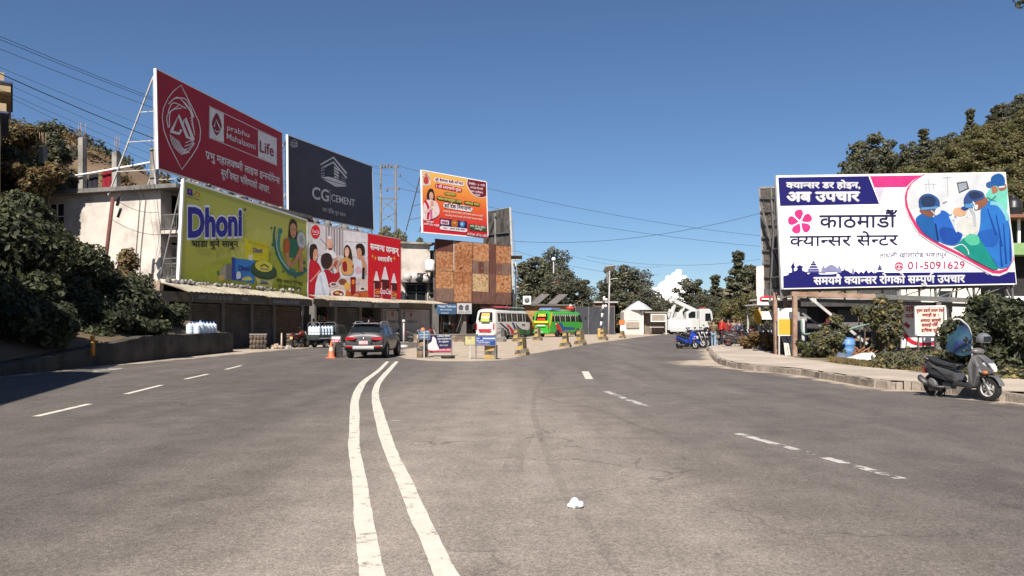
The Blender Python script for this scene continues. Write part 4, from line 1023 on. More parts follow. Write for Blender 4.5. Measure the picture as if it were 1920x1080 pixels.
mb = MB(); mb.mi(M_WHITE); mb.tube([HF(.1, -7.9, 10.25), HF(.2, -5, 10.5), HF(.4, -.2, 11.0)], .06, 6)
tag(mb.build('pipe'), 'white plastic pipe lying across the roof stubs of the white house', 'pipe')
def cloth_mesh(name, a, b, drop, m, n=8, seed=1, par=None, world=True):
    g = random.Random(seed); a, b = Vector(a), Vector(b); mb = MB(); mb.mi(m); rows = []
    d = Vector(((b - a).y, -(b - a).x, 0)).normalized()
    for j in range(5):
        rows.append([a.lerp(b, i / n) - Vector((0, 0, drop * j / 4 * g.uniform(.9, 1.05))) + d * (.07 * math.sin(i * 2.1 + j * .5) * j / 4 + .02) for i in range(n + 1)])
    mb.grid(rows)
    rows2 = [[p - d * .012 for p in r] for r in rows]; mb.grid(rows2)
    return mb.build(name, par, world=world, normals=False)
tag(cloth_mesh('laundry', HF(.5, -4.6, 10.55), HF(.5, -3.9, 10.6), 1.0, ink('#7a1a24'), 6, 3), 'red cloth hanging on the pipe above the white house roof', 'laundry')
tag(cloth_mesh('laundry', HF(.5, -5.6, 10.45), HF(.5, -4.9, 10.5), .9, ink('#26262c'), 6, 4), 'dark cloth hanging on the pipe beside the red one', 'laundry')
# red pole with a lamp and a meter box in front of the side wall
t = thing('lamp_post', 'reddish pole with small lamps and white meter box before the white house wall', 'pole', W(197, 640, 43.0)); q = t.location.copy(); q.z = 1.0; t.location = q
top = W(212, 370, 43); bot = W(199, 480, 43)
obj('pole', lambda m: m.tube([q, Vector((bot.x, bot.y, bot.z)), top], .10, 10), mat('red_oxide', (.13, .045, .035), .8, var=.3, scale=5), t, world=True)
def f_(m):
    m.bar(top - Vector((0, 0, .25)), top + Vector((.32, -.1, -.1)), .04)
    m.box(top + Vector((.36, -.12, -.2)), (.14, .35, .5), (.5, .3, .4)); m.box(top + Vector((.4, -.12, -.85)), (.14, .3, .45), (.5, .3, .5))
obj('lamp', f_, M_BLKPL, t, world=True)
obj('meter_box', lambda m: m.box(bot + Vector((-.1, -.15, .05)), (.3, .2, .38)), M_WHITE, t, world=True, bevel=.02)

# the shop row beneath the hoardings
def awning(par, f, s0, s1, zb, zf, t0, t1, m=None):
    mb = MB(); mb.mi(m or mat('tin_sheet_cream', (.42, .37, .28), .7, var=.2, scale=1.5, alt=(.26, .21, .15), altscale=.7)); n = max(6, int((s1 - s0) * 5)); rows = []
    for t_, z_ in ((t0, zb), ((t0 + t1) / 2, (zb + zf) / 2 + .02), (t1, zf)):
        rows.append([f(s0 + (s1 - s0) * i / n, t_, z_ + (.03 if i % 2 else 0)) for i in range(n + 1)])
    mb.grid(rows, smooth=False); mb.grid([[p - Vector((0, 0, .03)) for p in r] for r in rows], smooth=False)
    return mb.build('awning', par, world=True, normals=False)
M_SHUT = mat('roller_shutter', (.10, .088, .08), .7, var=.25, scale=1.2, alt=(.06, .054, .05), altscale=.5)
def shutter(par, f, s0, s1, z0, z1, t, m=M_SHUT):
    mb = MB(); mb.mi(m); k = int((z1 - z0) / .11)
    for i in range(k):
        a = z0 + (z1 - z0) * i / k; b = z0 + (z1 - z0) * (i + 1) / k
        mb.add([f(s0, t, a), f(s1, t, a), f(s1, t + .035, (a + b) / 2), f(s0, t + .035, (a + b) / 2), f(s1, t, b), f(s0, t, b)], [(0, 1, 2, 3), (3, 2, 4, 5)])
    return mb.build('shutter', par, world=True, normals=False)
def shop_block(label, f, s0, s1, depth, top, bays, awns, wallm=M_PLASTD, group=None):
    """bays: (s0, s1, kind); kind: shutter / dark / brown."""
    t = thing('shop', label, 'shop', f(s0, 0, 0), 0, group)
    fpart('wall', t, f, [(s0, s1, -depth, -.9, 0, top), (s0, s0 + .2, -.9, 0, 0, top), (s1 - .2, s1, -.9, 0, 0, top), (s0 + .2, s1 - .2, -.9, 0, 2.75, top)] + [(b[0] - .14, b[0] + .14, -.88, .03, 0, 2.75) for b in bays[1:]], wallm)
    for a, b, k in bays:
        a += .2; b -= .2
        if k == 'shutter': shutter(t, f, a, b, .05, 2.7, -.12)
        elif k == 'brown': shutter(t, f, a, b, .05, 2.7, -.12, mat('brown_planks', (.10, .065, .045), .85, var=.35, scale=3))
        elif k == 'grey': shutter(t, f, a, b, .05, 2.7, -.12, mat('pale_shutter', (.34, .31, .30), .7, var=.15, scale=1.4))
        else:
            mb = MB(); mb.mi(M_DARK); fbox(mb, f, a, b, -.88, -.82, .05, 2.7); mb.build('back_wall', t, world=True)
            mb = MB(); g = random.Random(int(a * 10) + 5)
            for z_ in (.5, 1.1, 1.7):
                fbox(mb, f, a + .1, b - .1, -.7, -.25, z_, z_ + .03, M_STEEL); x = a + .2
                while x < b - .4:
                    w = g.uniform(.12, .34); fbox(mb, f, x, x + w, -.6, -.3, z_ + .035, z_ + g.uniform(.15, .45), ink(g.choice(['#6b1f22', '#2a2c38', '#5a4a30', '#4a4a4a', '#7a2a24', '#33413a', '#83756a']))); x += w + g.uniform(.02, .15)
            o = mb.build('shelf_goods', t, world=True); o['kind'] = 'stuff'
    for w in awns: awning(t, f, *w)
    return t
SF1 = frame((-19.2, 42.6, 0), (3.9, 12.9))
S1 = shop_block('dark shuttered shop row under the yellow green soap billboard', SF1, 0, 15.0, 4.5, 3.3, [(0, 1.2, 'dark'), (1.2, 3.0, 'dark'), (3.0, 6.0, 'shutter'), (6.0, 8.9, 'shutter'), (8.9, 11.4, 'shutter'), (11.4, 15.0, 'brown')], [(.6, 7.9, 3.75, 3.22, .05, 1.9), (8.0, 13.2, 3.65, 3.15, .05, 1.9)])
obj('red_door', lambda m: fbox(m, SF1, .35, 1.0, -.2, -.1, .05, 2.5), mat('dark_red_door', (.16, .02, .03), .6, var=.2, scale=3), S1, world=True)
def shop_sign(label, f, s0, s1, t, z0, z1, txt, bg, fg, h=.22, cat='sign', rust=False):
    """A flat fascia board hung on the front of f, with its words."""
    th = thing('shop_sign', label, cat, f((s0 + s1) / 2, t, z0)); mb = MB(); mb.mi(bg if not isinstance(bg, str) else ink(bg)); fbox(mb, f, s0, s1, t, t + .05, z0, z1); mb.build('panel', th, world=True)
    k = 0
    for x, z_, hh, s_ in txt:
        lb = MB()
        vs, fs, adv = layout(s_, .012); x0 = min(v[0] for v in vs); sc = hh / text_height(s_)
        lb.add([f(x + (v[0] - x0) * sc, t + .056 + k * .0015, z_ + v[1] * sc) for v in vs], fs, ink(fg)); k += 1
        lb.build('lettering', th, world=True, normals=False)
    return th
shop_sign('dark fascia sign with faint grey capitals under the first awning', SF1, .9, 7.6, 1.86, 2.78, 3.15, [(1.3, 2.86, .22, 'AMIT GOLD & SILVER'), (5.2, 2.86, .2, '9841')], '#2a2b2f', '#6f6f70')
shop_sign('dark fascia sign reading suppliers under the second awning', SF1, 8.1, 13.0, 1.86, 2.70, 3.08, [(8.4, 2.78, .22, 'ADARSHA SUPPLIERS')], '#2c2d30', '#77777a')
SF2 = frame((-14.3, 57.9, 0), (5.4, 9.3))
S2 = shop_block('grey shop row under the red and white soft drink billboard', SF2, 0, 14.5, 4.5, 3.3, [(0, 2.2, 'dark'), (2.2, 5.0, 'shutter'), (5.0, 7.6, 'dark'), (7.6, 9.9, 'grey'), (9.9, 14.5, 'grey')], [(-.6, 4.2, 3.55, 3.15, .05, 1.9), (4.3, 7.6, 3.5, 3.1, .05, 1.9), (7.7, 14.4, 3.45, 3.15, .05, 1.7)])
for i, (a, b) in enumerate(((-.4, 4.0), (4.5, 7.4))):
    shop_sign(('weathered grey fascia sign under the cream awning behind the truck', 'short grey fascia sign beneath the middle of the cream awning')[i], SF2, a, b, 1.86, 2.72, 3.08, [(a + .3, 2.8, .18, ('KIRANA PASAL', 'HARDWARE')[i])], '#4a494a', '#2c2c2e')
for i, (x, c) in enumerate(((8.1, 'dark'), (10.6, 'pale'))):
    t = shop_sign(('painted wall notice with small red crest on the grey shutter', 'painted wall notice with red crest nearest the white building')[i], SF2, x, x + 1.7, -.06, 1.0, 2.5, [(x + .25, 1.55, .2, 'PRIMEBANK')], '#8e8886', '#3c3c46')
    obj('crest', lambda m: m.prism([(x + .7, 2.2), (x + .85, 2.0), (x + 1.0, 2.2), (x + 1.0, 2.4), (x + .7, 2.4)], 0, .02, lambda a, b, h: SF2(a, h, b)), ink('#8c3038'), t, world=True)
# bodies behind the hoardings that carry them
t = thing('building', 'dull concrete building carrying the soft drink billboard and the charcoal one', 'building', SF2(0, -3, 0))
B2 = frame((-15.6, 58.6, 0), (5.4, 9.3))
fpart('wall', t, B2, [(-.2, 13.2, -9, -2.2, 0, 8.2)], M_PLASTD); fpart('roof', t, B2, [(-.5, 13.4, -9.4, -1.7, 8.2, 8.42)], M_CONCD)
# clutter along roof edges between the upper and lower hoardings
def clutter(label, pts, n, seed, cols, s=.35, name='debris'):
    t = MB(); g = random.Random(seed)
    for i in range(n):
        f = g.random(); k = f * (len(pts) - 1); j = min(int(k), len(pts) - 2); p = Vector(pts[j]).lerp(Vector(pts[j + 1]), k - j) + Vector((g.uniform(-.2, .2), g.uniform(-.2, .2), g.uniform(0, .12)))
        w = s * g.uniform(.4, 1.3); t.ball(p, (w * .6, w * .6, w * g.uniform(.3, .8)), 7, g.choice(cols), Euler((g.random(), g.random(), g.random())).to_matrix())
    o = t.build(name); tag(o, label, 'clutter', kind='stuff'); return o
clutter('loose stones and scraps along the top of the soap billboard', [W(350, 336, 45.3) + Vector((-.5, .2, .0)), W(575, 408, 58.1) + Vector((-.5, .2, .05))], 70, 5, [M_CONC, M_CONCD, M_BLKPL, M_RUBBLE], .24)
clutter('dark sacks and scraps along the top of the soft drink billboard', [W(560, 408, 58) + Vector((-.4, .2, 0)), W(690, 440, 64) + Vector((-.4, .3, 0))], 22, 6, [M_BLKPL, M_CONCD, ink('#7a3a30')], .5)
clutter('broken tiles heaped along the lower edge of the soap billboard', [SF1(1, .1, 3.8), SF1(14, .2, 3.7)], 90, 7, [M_CONC, M_CONCD, M_STEEL], .2)
gz0 = lambda p: Vector((p.x, p.y, 0))
# narrow white house past the soft drink hoarding
WF = frame(gz0(W(753, PY, 75.5)), (1.0, .35))
t = thing('house', 'small white plastered house between the soft drink billboard and rusty sheets', 'house', WF(0, 0, 0))
fpart('wall', t, WF, [(0, 2.75, -5, 0, 5.6, 9.0), (0, .35, -5, 0, 3.0, 5.6), (2.5, 2.75, -5, 0, 3.0, 5.6), (.35, 2.5, -5, -4.8, 3.0, 5.6), (0, 2.75, -5, -.3, 0, 3.0)], M_PLAST)
fpart('ledge', t, WF, [(-.1, 3.0, 0, .7, 5.35, 5.6)], M_CONC)
fpart('roof', t, WF, [(-.2, 3.2, -5.2, .4, 9.0, 9.18)], M_CONC)
window(t, WF, .5, 2.4, 3.2, 5.2, -.2, m=M_STEEL, nv=1, nh=1)
cl = clutter('dark sacks and rags piled on the ledge of the small white house', [WF(.1, .35, 5.75), WF(2.2, .35, 5.7)], 16, 11, [M_BLKPL, M_CONCD, M_STEELP], .7, 'sack_pile')
t = thing('water_tank', 'white plastic tank wrapped in sheeting beside the rusty sheet wall', 'tank', W(805, 500, 74.8)); q = W(806, 497, 74.8)
obj('tank_body', lambda m: m.lathe([(0, -.55), (.40, -.55), (.47, -.4), (.44, 0), (.47, .3), (.3, .5), (0, .55)], q, 16), M_WHITE, t, world=True)
obj('bracket', lambda m: (m.bar(q + Vector((-.6, .2, -.62)), q + Vector((.5, .2, -.62)), .1), m.bar(q + Vector((-.3, .3, -.65)), q + Vector((-.3, 1.2, -1.6)), .08), m.bar(q + Vector((.3, .2, -.62)), q + Vector((.3, .4, -1.6)), .07)), M_STEEL, t, world=True)
# rusty sheet wall
a, b = (817, 75), (958, 79)
R0 = Board(thing('billboard', 'bare billboard frame clad in patched rusty tin sheets', 'billboard', W(817, PY, 75) * 1), a, b, [(817, 448), (958, 461), (958, 571), (815.5, 566)], (740, 420), 6)
R0.root.location.z = 0
RU = [mat(f'rust_sheet_{i}', c, .85, var=.55, scale=6, alt=d, altscale=4.2, altpos=(.42, .58), bump=.6, bscale=5) for i, (c, d) in enumerate((((.22, .075, .026), (.36, .18, .085)), ((.25, .09, .032), (.38, .20, .095)), ((.20, .066, .024), (.30, .14, .06)), ((.30, .18, .085), (.42, .30, .17))))]
RS = [mat(f'rust_strip_{i}', c, .85, var=.5, scale=5, stretch=(5, 5, .35), alt=d, altscale=3) for i, (c, d) in enumerate((((.095, .040, .028), (.15, .078, .055)), ((.125, .072, .052), (.18, .115, .085)), ((.075, .024, .018), (.11, .042, .03))))]
for (x0, y0, x1, y1), m in (((463, 172, 662, 318), RS[2]), ((463, 306, 662, 530), RU[0]), ((463, 530, 662, 728), RU[1]), ((463, 722, 662, 872), RS[1]), ((668, 195, 868, 540), RU[0]), ((680, 320, 862, 470), RU[2]), ((668, 535, 868, 690), RU[2]), ((668, 676, 862, 876), RU[1]),
                            ((876, 212, 1060, 420), RU[1]), ((876, 410, 1056, 566), RS[1]), ((940, 425, 1004, 552), RS[2]), ((876, 560, 1054, 764), RU[3]), ((872, 755, 1062, 882), RS[0]), ((1060, 235, 1136, 885), RS[2]), ((1070, 560, 1132, 880), RS[0]), ((1136, 246, 1308, 445), RU[0]), ((1130, 440, 1308, 580), RS[0]), ((1210, 445, 1300, 575), RS[1]), ((1136, 575, 1308, 772), RU[1]), ((1062, 765, 1308, 890), RS[0])):
    R0.poly([(x0, y0), (x1, y0 + (x1 - x0) * .05), (x1, y1), (x0, y1 - (x1 - x0) * .02)], m, 1)
g = random.Random(4)
for i in range(46):
    x, y = g.uniform(475, 1290), g.uniform(200, 860)
    if 1060 < x < 1136 or (y > 720 and x < 662) or y > 760 and x > 870: continue
    R0.poly([(x, y), (x + g.uniform(8, 42), y + g.uniform(-8, 10)), (x + g.uniform(8, 36), y + g.uniform(8, 22)), (x - g.uniform(0, 6), y + g.uniform(8, 26))], ink(g.choice(['#8f6a4c', '#9a7654', '#82502e', '#6b371e'])), 2)
R0.stroke([(664, 195), (664, 520)], 8, M_STEELP, 3)
for x in (870, 1060, 1134): R0.stroke([(x, 215), (x, 880)], 5, RS[2], 3)
R0.finish(RS[0], RS[0], frame_w=.05); R0.truss(1.6, M_STEEL, 5, 3.2)
RF = frame(R0.at(815, 604) - Vector((0, 0, CH)), R0.u)
t = thing('building', 'dark shop building behind the patched rusty sheets', 'building', RF(0, -2, 0))
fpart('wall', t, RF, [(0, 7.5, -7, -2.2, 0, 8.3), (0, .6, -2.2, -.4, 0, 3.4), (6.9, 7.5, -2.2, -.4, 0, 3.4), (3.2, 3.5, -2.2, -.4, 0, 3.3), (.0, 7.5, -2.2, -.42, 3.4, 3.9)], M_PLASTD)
fpart('roof', t, RF, [(-.3, 8.2, -7.3, -1.9, 8.3, 8.5)], M_CONCD)
mb = MB(); g = random.Random(8)
for i in range(26): x = g.uniform(.7, 6.6); fbox(mb, RF, x, x + g.uniform(.2, .6), -1.9, -1.4, g.choice([.1, .9, 1.6]), g.choice([.6, 1.4, 2.2]), ink(g.choice(['#5a4a42', '#6b3a2c', '#3a4a44', '#77706a', '#2c3238'])))
o = mb.build('shelf_goods', t, world=True); o['kind'] = 'stuff'
fpart('side_wall', t, RF, [(7.55, 7.9, -5, -1.4, 3.5, 6.0)], M_PLAST)
shop_sign('blue and grey shop sign under the rusty sheets', RF, .15, 2.15, .1, 2.35, 3.35, [(.35, 3.0, .2, 'Nepal Telecom'), (.5, 2.72, .12, 'Sales and Service'), (.6, 2.42, .1, 'Suryabinayak')], '#3f5a78', '#c9d2da')
t = shop_sign('white shop sign with grey pictures under the rusty sheets', RF, 2.25, 3.8, .1, 2.4, 3.4, [(2.4, 2.5, .12, 'MOBILE CENTER')], '#b9b7b6', '#3c3c40')
obj('picture', lambda m: (m.prism([(2.45, 2.75), (2.85, 2.75), (2.9, 3.1), (2.65, 3.3), (2.4, 3.1)], .055, .065, lambda a, b, h: RF(a, .1 + h, b)), m.prism([(3.1, 2.75), (3.45, 2.7), (3.5, 3.2), (3.3, 3.3), (3.1, 3.1)], .055, .065, lambda a, b, h: RF(a, .1 + h, b))), ink('#55545a'), t, world=True)
# old hoarding seen from behind beyond the orange one
Z0 = Board(thing('billboard', 'weathered dark billboard seen from behind beside the orange one', 'billboard', W(914, PY, 88) * 1), (914, 90), (960, 83), [(906, 398), (955, 389), (962, 575), (906, 575)], thick=.16)
Z0.root.location.z = 0
Z0.finish(mat('weathered_backing', (.12, .105, .09), .9, var=.5, scale=1.5, bump=.5, bscale=5, alt=(.05, .045, .04), altscale=.6), M_STEELP, M_STEEL); Z0.truss(1.0, M_STEEL, 3, .0)
obj('lattice', lambda m: [m.bar(Z0.at(918, 440 + k * 36, .1), Z0.at(955, 436 + k * 36, .1), .12) for k in range(4)] + [m.bar(Z0.at(930, 400, .12), Z0.at(933, 560, .12), .2), m.bar(Z0.at(912, 460, .14), Z0.at(932, 405, .14), .12)], M_STEEL, Z0.root, world=True)

# retaining wall along the road, stone blocks and what stands there
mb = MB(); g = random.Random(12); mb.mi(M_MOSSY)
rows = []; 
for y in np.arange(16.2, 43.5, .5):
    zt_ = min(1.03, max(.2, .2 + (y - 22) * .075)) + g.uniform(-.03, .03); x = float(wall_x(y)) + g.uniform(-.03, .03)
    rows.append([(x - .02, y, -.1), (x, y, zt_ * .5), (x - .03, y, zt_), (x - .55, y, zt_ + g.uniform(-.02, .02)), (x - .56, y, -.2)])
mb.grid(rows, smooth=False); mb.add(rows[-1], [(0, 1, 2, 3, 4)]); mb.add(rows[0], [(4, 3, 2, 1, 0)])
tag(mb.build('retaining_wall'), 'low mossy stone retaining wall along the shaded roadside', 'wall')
M_RUBD = mat('dark_rubble', (.13, .095, .07), .95, var=.5, scale=4, bump=.8, bscale=7, alt=(.05, .04, .035), altscale=2)
def stone_block(label, c, d, seed, m=M_RUBD, rz=.3):
    mb = MB(); g = random.Random(seed); mb.mi(m); nx, nz = 5, 3
    mb.box((c[0], c[1], d[2] / 2), (d[0] * .94, d[1] * .94, d[2] * .98), rz)
    Mz = Matrix.Rotation(rz, 3, 'Z')
    for i in range(nx):
        for k in range(nz):
            for sd in (-1, 1):
                p = Mz @ Vector(((i + .5) / nx * d[0] - d[0] / 2 + g.uniform(-.04, .04), sd * d[1] * .47, 0)); mb.ball((c[0] + p.x, c[1] + p.y, (k + .5) / nz * d[2]), (d[0] / nx * .6, d[1] * .16, d[2] / nz * .55), 7)
    cp = MB(); cp.mi(M_CONC); cp.box((c[0], c[1], d[2] + .03), (d[0] * 1.04, d[1] * 1.04, .06), rz)
    t = thing('stone_pier', label, 'stone block', (c[0], c[1], 0)); mb.build('masonry', t, world=True); cp.build('coping', t, world=True); return t
p = G(480, 655); stone_block('short rubble stone pier before the shuttered shops', (p.x, p.y + .4), (.95, .6, .85), 3)
p = G(545, 652); stone_block('low rubble stone block behind the red motorcycle', (p.x, p.y + 1.2), (1.1, .6, .8), 4)
p = G(528, 654)
tag(obj('stake', lambda m: m.tube([(p.x, p.y, 0), (p.x, p.y, .95)], [.07, .03], 8), mat('pale_wood', (.5, .42, .33), .8, var=.2, scale=6)), 'pale pointed stake standing by the road before the shops', 'stake')
tag(clutter('broken stones lying at the foot of the pale stake', [G(508, 654), G(540, 654)], 16, 21, [M_RUBBLE, M_CONC], .3, 'rubble'), kind='stuff')
p = W(187, 633, 28.5)
t = thing('marker_post', 'short orange roadside post on top of the mossy wall', 'post', (p.x - .25, p.y, .6))
obj('post', lambda m: m.tube([(0, 0, -.2), (0, 0, .45)], .075, 10), mat('orange_plastic', (.55, .22, .03), .6, var=.15, scale=5), t); obj('cap', lambda m: m.lathe([(.08, .45), (.085, .48), (.05, .53), (0, .54)], n=10), mat('orange_plastic', (.5, .2, .03), .6), t)
# water jars: the kind is built once, then copied
M_JAR = mat('jar_plastic', (.58, .66, .72), .25, var=.1, scale=7, spec=.5)
def make_jar(label, loc, group):
    t = thing('water_jar', label, 'water jar', loc, 0, group)
    obj('bottle', lambda m: m.lathe([(0, 0), (.125, 0), (.135, .03), (.128, .07), (.135, .1), (.135, .15), (.126, .17), (.135, .19), (.135, .25), (.126, .27), (.135, .29), (.135, .33), (.11, .39), (.05, .42), (.032, .43), (.032, .47)], n=18), M_JAR, t)
    obj('cap', lambda m: m.lathe([(.036, .455), (.036, .495), (.02, .5), (0, .5)], n=12), ink('#3d6fb0'), t)
    return t
JW = 'water jars stacked on the roadside wall'
jar0 = make_jar('single white water jar standing on top of the stacked ones on the wall', (0, 0, 0), JW); jar0.scale = (1.15,) * 3
for i in range(6):
    for j in range(2):
        if (i, j) != (1, 0): dup(jar0, (-15.32 - .36 * j, 38.9 + i * .44, 1.02), label='white water jar in the row standing on the mossy roadside wall', scale=1.2)
jar0.scale = (1.35,) * 3; jar0.location = (-15.32, 39.34, 1.02); jar0['label'] = 'tallest white water jar in the row on the roadside wall'
# ---------------------------------------------------------------- vehicles
def wheel(par, c, r, w, rim=None, spokes=6, name='wheel'):
    """Tyre with a rim sub-part; the axle runs along local Y."""
    c = Vector(c)
    t = obj(name, lambda m: m.lathe([(r * .62, -w / 2), (r * .9, -w / 2), (r * .985, -w * .38), (r, -w * .2), (r, w * .2), (r * .985, w * .38), (r * .9, w / 2), (r * .62, w / 2), (r * .62, -w / 2)], c, 26, 'Y'), M_BLACK, par)
    def f(m):
        m.lathe([(r * .64, -w * .42), (r * .6, -w * .36), (r * .56, -w * .2), (r * .56, w * .2), (r * .6, w * .36), (r * .64, w * .42)], c, 22, 'Y')
        for k in range(spokes):
            a = 2 * math.pi * k / spokes; d = Vector((math.cos(a), 0, math.sin(a)))
            m.bar(c + d * r * .1, c + d * r * .6, r * .13, w * .62, up=(0, 1, 0))
        m.lathe([(0, -w * .4), (r * .16, -w * .38), (r * .18, 0), (r * .16, w * .38), (0, w * .4)], c, 12, 'Y')
    obj('rim', f, rim or M_STEELP, t)
    return t
def split_cage(mb, root, names, levels=2):
    """Subdivide a cage once, then give every material its own mesh."""
    me = bpy.data.meshes.new('c'); me.from_pydata([Vector(p) for p in mb.v], [], mb.f)
    for k in mb.mats: me.materials.append(k)
    me.polygons.foreach_set('material_index', mb.m); me.update()
    bm = bmesh.new(); bm.from_mesh(me); bmesh.ops.remove_doubles(bm, verts=bm.verts, dist=1e-4); bmesh.ops.recalc_face_normals(bm, faces=bm.faces); bm.to_mesh(me); bm.free()
    o = bpy.data.objects.new('c', me); COL.objects.link(o)
    md = o.modifiers.new('s', 'SUBSURF'); md.levels = levels
    dg = bpy.context.evaluated_depsgraph_get(); ev = bpy.data.meshes.new_from_object(o.evaluated_get(dg))
    bpy.data.objects.remove(o)
    V = [v.co.copy() for v in ev.vertices]; NRM = [v.normal.copy() for v in ev.vertices]
    out = []
    for i, nm, sd in [(i, n, s) for i, n in enumerate(names) for s in ((1, -1) if n == 'side_window' else (0,))]:
        q = MB(); q.mi(mb.mats[i]); ix = {}
        fs = []
        for p in ev.polygons:
            if p.material_index == i and (not sd or p.center.y * sd > 0): fs.append(tuple(ix.setdefault(v, len(ix)) for v in p.vertices))
        if not fs: out.append(None); continue
        vs = [None] * len(ix)
        for v, k in ix.items(): vs[k] = V[v] - NRM[v] * (.012 if i else 0)
        q.add(vs, fs, mb.mats[i], True); out.append(q.build(nm, root, normals=False))
    return out
def cage(sections, matfn, mats):
    """sections: list of (x, half profile points (y, z)); mirrored into a closed shell. matfn(i, k) -> material index."""
    mb = MB(); [mb.mi(m) for m in mats]
    n = len(sections[0][1]); rows = []
    for x, p in sections:
        x = list(x) if hasattr(x, '__len__') else [x] * n
        rows.append([Vector((x[k], p[k][0], p[k][1])) for k in range(n)])
    for sd in (1, -1):
        R_ = [[Vector((q.x, q.y * sd, q.z)) for q in r] for r in rows]
        for i in range(len(R_) - 1):
            for k in range(n - 1):
                a, b, c, d = R_[i][k], R_[i + 1][k], R_[i + 1][k + 1], R_[i][k + 1]
                mb.add([a, b, c, d], [(0, 1, 2, 3)], mats[matfn(i, k)])
            for (j0, j1, k0) in ((0, n - 1, 0), (n - 1, 0, n - 1)): pass
        for r in (R_[0], R_[-1]):
            for k in range((n - 1) // 2):
                a, b, c, d = r[k], r[k + 1], r[n - 2 - k], r[n - 1 - k]
                if k + 1 == n - 2 - k: mb.add([a, b, d], [(0, 1, 2)], mats[0])
                else: mb.add([a, b, c, d], [(0, 1, 2, 3)], mats[0])
    return mb

# --- grey crossover seen from behind
GREY = mat('car_grey', (.075, .07, .073), .45, var=.05, scale=2, coat=.35, metal=.3)
CAR = thing('parked_car', 'dark grey crossover car seen from behind beside the double white line', 'car', (-6.38, 37.1, 0), R(90 - 3))
lo = [(0, .26), (.76, .24), (.86, .44), (.885, .72), (.865, .96)]
def sec(x, a5, a6, a7, a8, low=None): return (x, (low or lo) + [a5, a6, a7, a8])
secs = [sec([-2.0, -2.06, -2.13, -2.13, -2.06, -2.05, -2.04, -2.03, -2.03], (.76, .99), (.6, 1.0), (.4, 1.01), (0, 1.01), [(0, .44), (.66, .44), (.78, .5), (.82, .72), (.80, .95)]),
        sec([-1.9] * 5 + [-1.92, -1.93, -1.95, -1.96], (.81, 1.01), (.66, 1.07), (.5, 1.09), (0, 1.10), [(0, .3), (.74, .28), (.86, .44), (.885, .72), (.86, .96)]),
        sec([-1.55] * 5 + [-1.57, -1.56, -1.58, -1.6], (.83, 1.02), (.69, 1.40), (.58, 1.46), (0, 1.49)),
        sec(-1.35, (.835, 1.02), (.70, 1.46), (.60, 1.535), (0, 1.565)), sec(-.62, (.84, 1.01), (.715, 1.50), (.62, 1.575), (0, 1.61)), sec(-.50, (.84, 1.01), (.715, 1.50), (.62, 1.575), (0, 1.61)), sec(.35, (.84, 1.0), (.70, 1.46), (.60, 1.54), (0, 1.575)),
        sec([.52] * 5 + [.55, .5, .45, .4], (.835, 1.0), (.70, 1.42), (.59, 1.51), (0, 1.545)),
        sec([1.1] * 9, (.82, .99), (.74, 1.02), (.62, 1.05), (0, 1.08)),
        sec([1.75] * 9, (.80, .93), (.7, .95), (.5, .97), (0, .99), [(0, .28), (.72, .26), (.86, .44), (.875, .7), (.83, .88)]),
        sec([2.0, 2.06, 2.1, 2.1, 2.05, 2.04, 2.04, 2.04, 2.04], (.7, .82), (.6, .83), (.4, .84), (0, .85), [(0, .34), (.62, .34), (.74, .48), (.76, .68), (.72, .8)])]
def cm(i, k):
    if k == 5 and 2 <= i <= 6 and i != 4: return 2
    if i == 1 and k in (6, 7): return 1
    if i == 7 and k in (6, 7): return 3
    return 0
split_cage(cage(secs, cm, [GREY, M_GLASS, mat('side_glass', (.015, .018, .02), .08), mat('front_glass', (.016, .018, .02), .08)]), CAR, ['body', 'rear_window', 'side_window', 'windshield'])
for x in (-1.3, 1.3):
    for y in (-.79, .79):
        wheel(CAR, (x, y, .33), .33, .23)
        obj('wheel_arch', lambda m: m.tube([(x + .40 * math.cos(R(a)), y + (.075 if y > 0 else -.075), .33 + .40 * math.sin(R(a))) for a in range(-5, 186, 12)], .045, 6), M_BLKPL, CAR)
obj('bumper', lambda m: m.grid([[(-2.02, y * .86, .36), (-2.13 - .05 * (1 - y * y), y * .84, .42), (-2.15 - .05 * (1 - y * y), y * .84, .56), (-2.10, y * .86, .62)] for y in (-1, -.8, -.4, 0, .4, .8, 1)]), M_BLKPL, CAR)
obj('skid_plate', lambda m: m.box((-2.185, 0, .47), (.04, .95, .12)), mat('silver_trim', (.42, .42, .42), .4, metal=.5), CAR, bevel=.03)
for y in (-.64, .64):
    obj('tail_light', lambda m: m.grid([[(-2.02 - .10 * min(1, (1.3 - abs(q)) * 1.6), q * (1 if y > 0 else -1), z) for q in (.30, .5, .68, .8)] for z in (.80, .93)]) if False else m.prism([(.32, .88), (.46, .83), (.76, .82), (.83, .86), (.80, .95), (.6, .95), (.36, .92)], -2.16, -2.0, lambda a, b, h: (h + max(0, a - .6) * .35, a * (1 if y > 0 else -1), b)), mat('red_lens', (.42, .012, .015), .15, coat=.5), CAR)
    obj('reflector', lambda m: m.prism([(.5, .5), (.76, .5), (.76, .57), (.5, .56)], -2.20, -2.1, lambda a, b, h: (h, a * (1 if y > 0 else -1), b)), mat('red_lens2', (.35, .012, .015), .2), CAR)
    obj('mirror', lambda m: m.ball((.62, y * 1.5, 1.05), (.08, .11, .075), 10), GREY, CAR)
    obj('roof_rail', lambda m: m.tube([(-1.3, y * .9, 1.55), (-1.1, y * .92, 1.62), (.1, y * .92, 1.62), (.35, y * .9, 1.55)], .022, 6), mat('silver_trim2', (.45, .45, .45), .35, metal=.6), CAR)
obj('number_plate', lambda m: m.box((-2.155, 0, .70), (.03, .40, .15)), mat('plate_red_white', (.62, .36, .36), .5, var=.3, scale=14), CAR, bevel=.01)
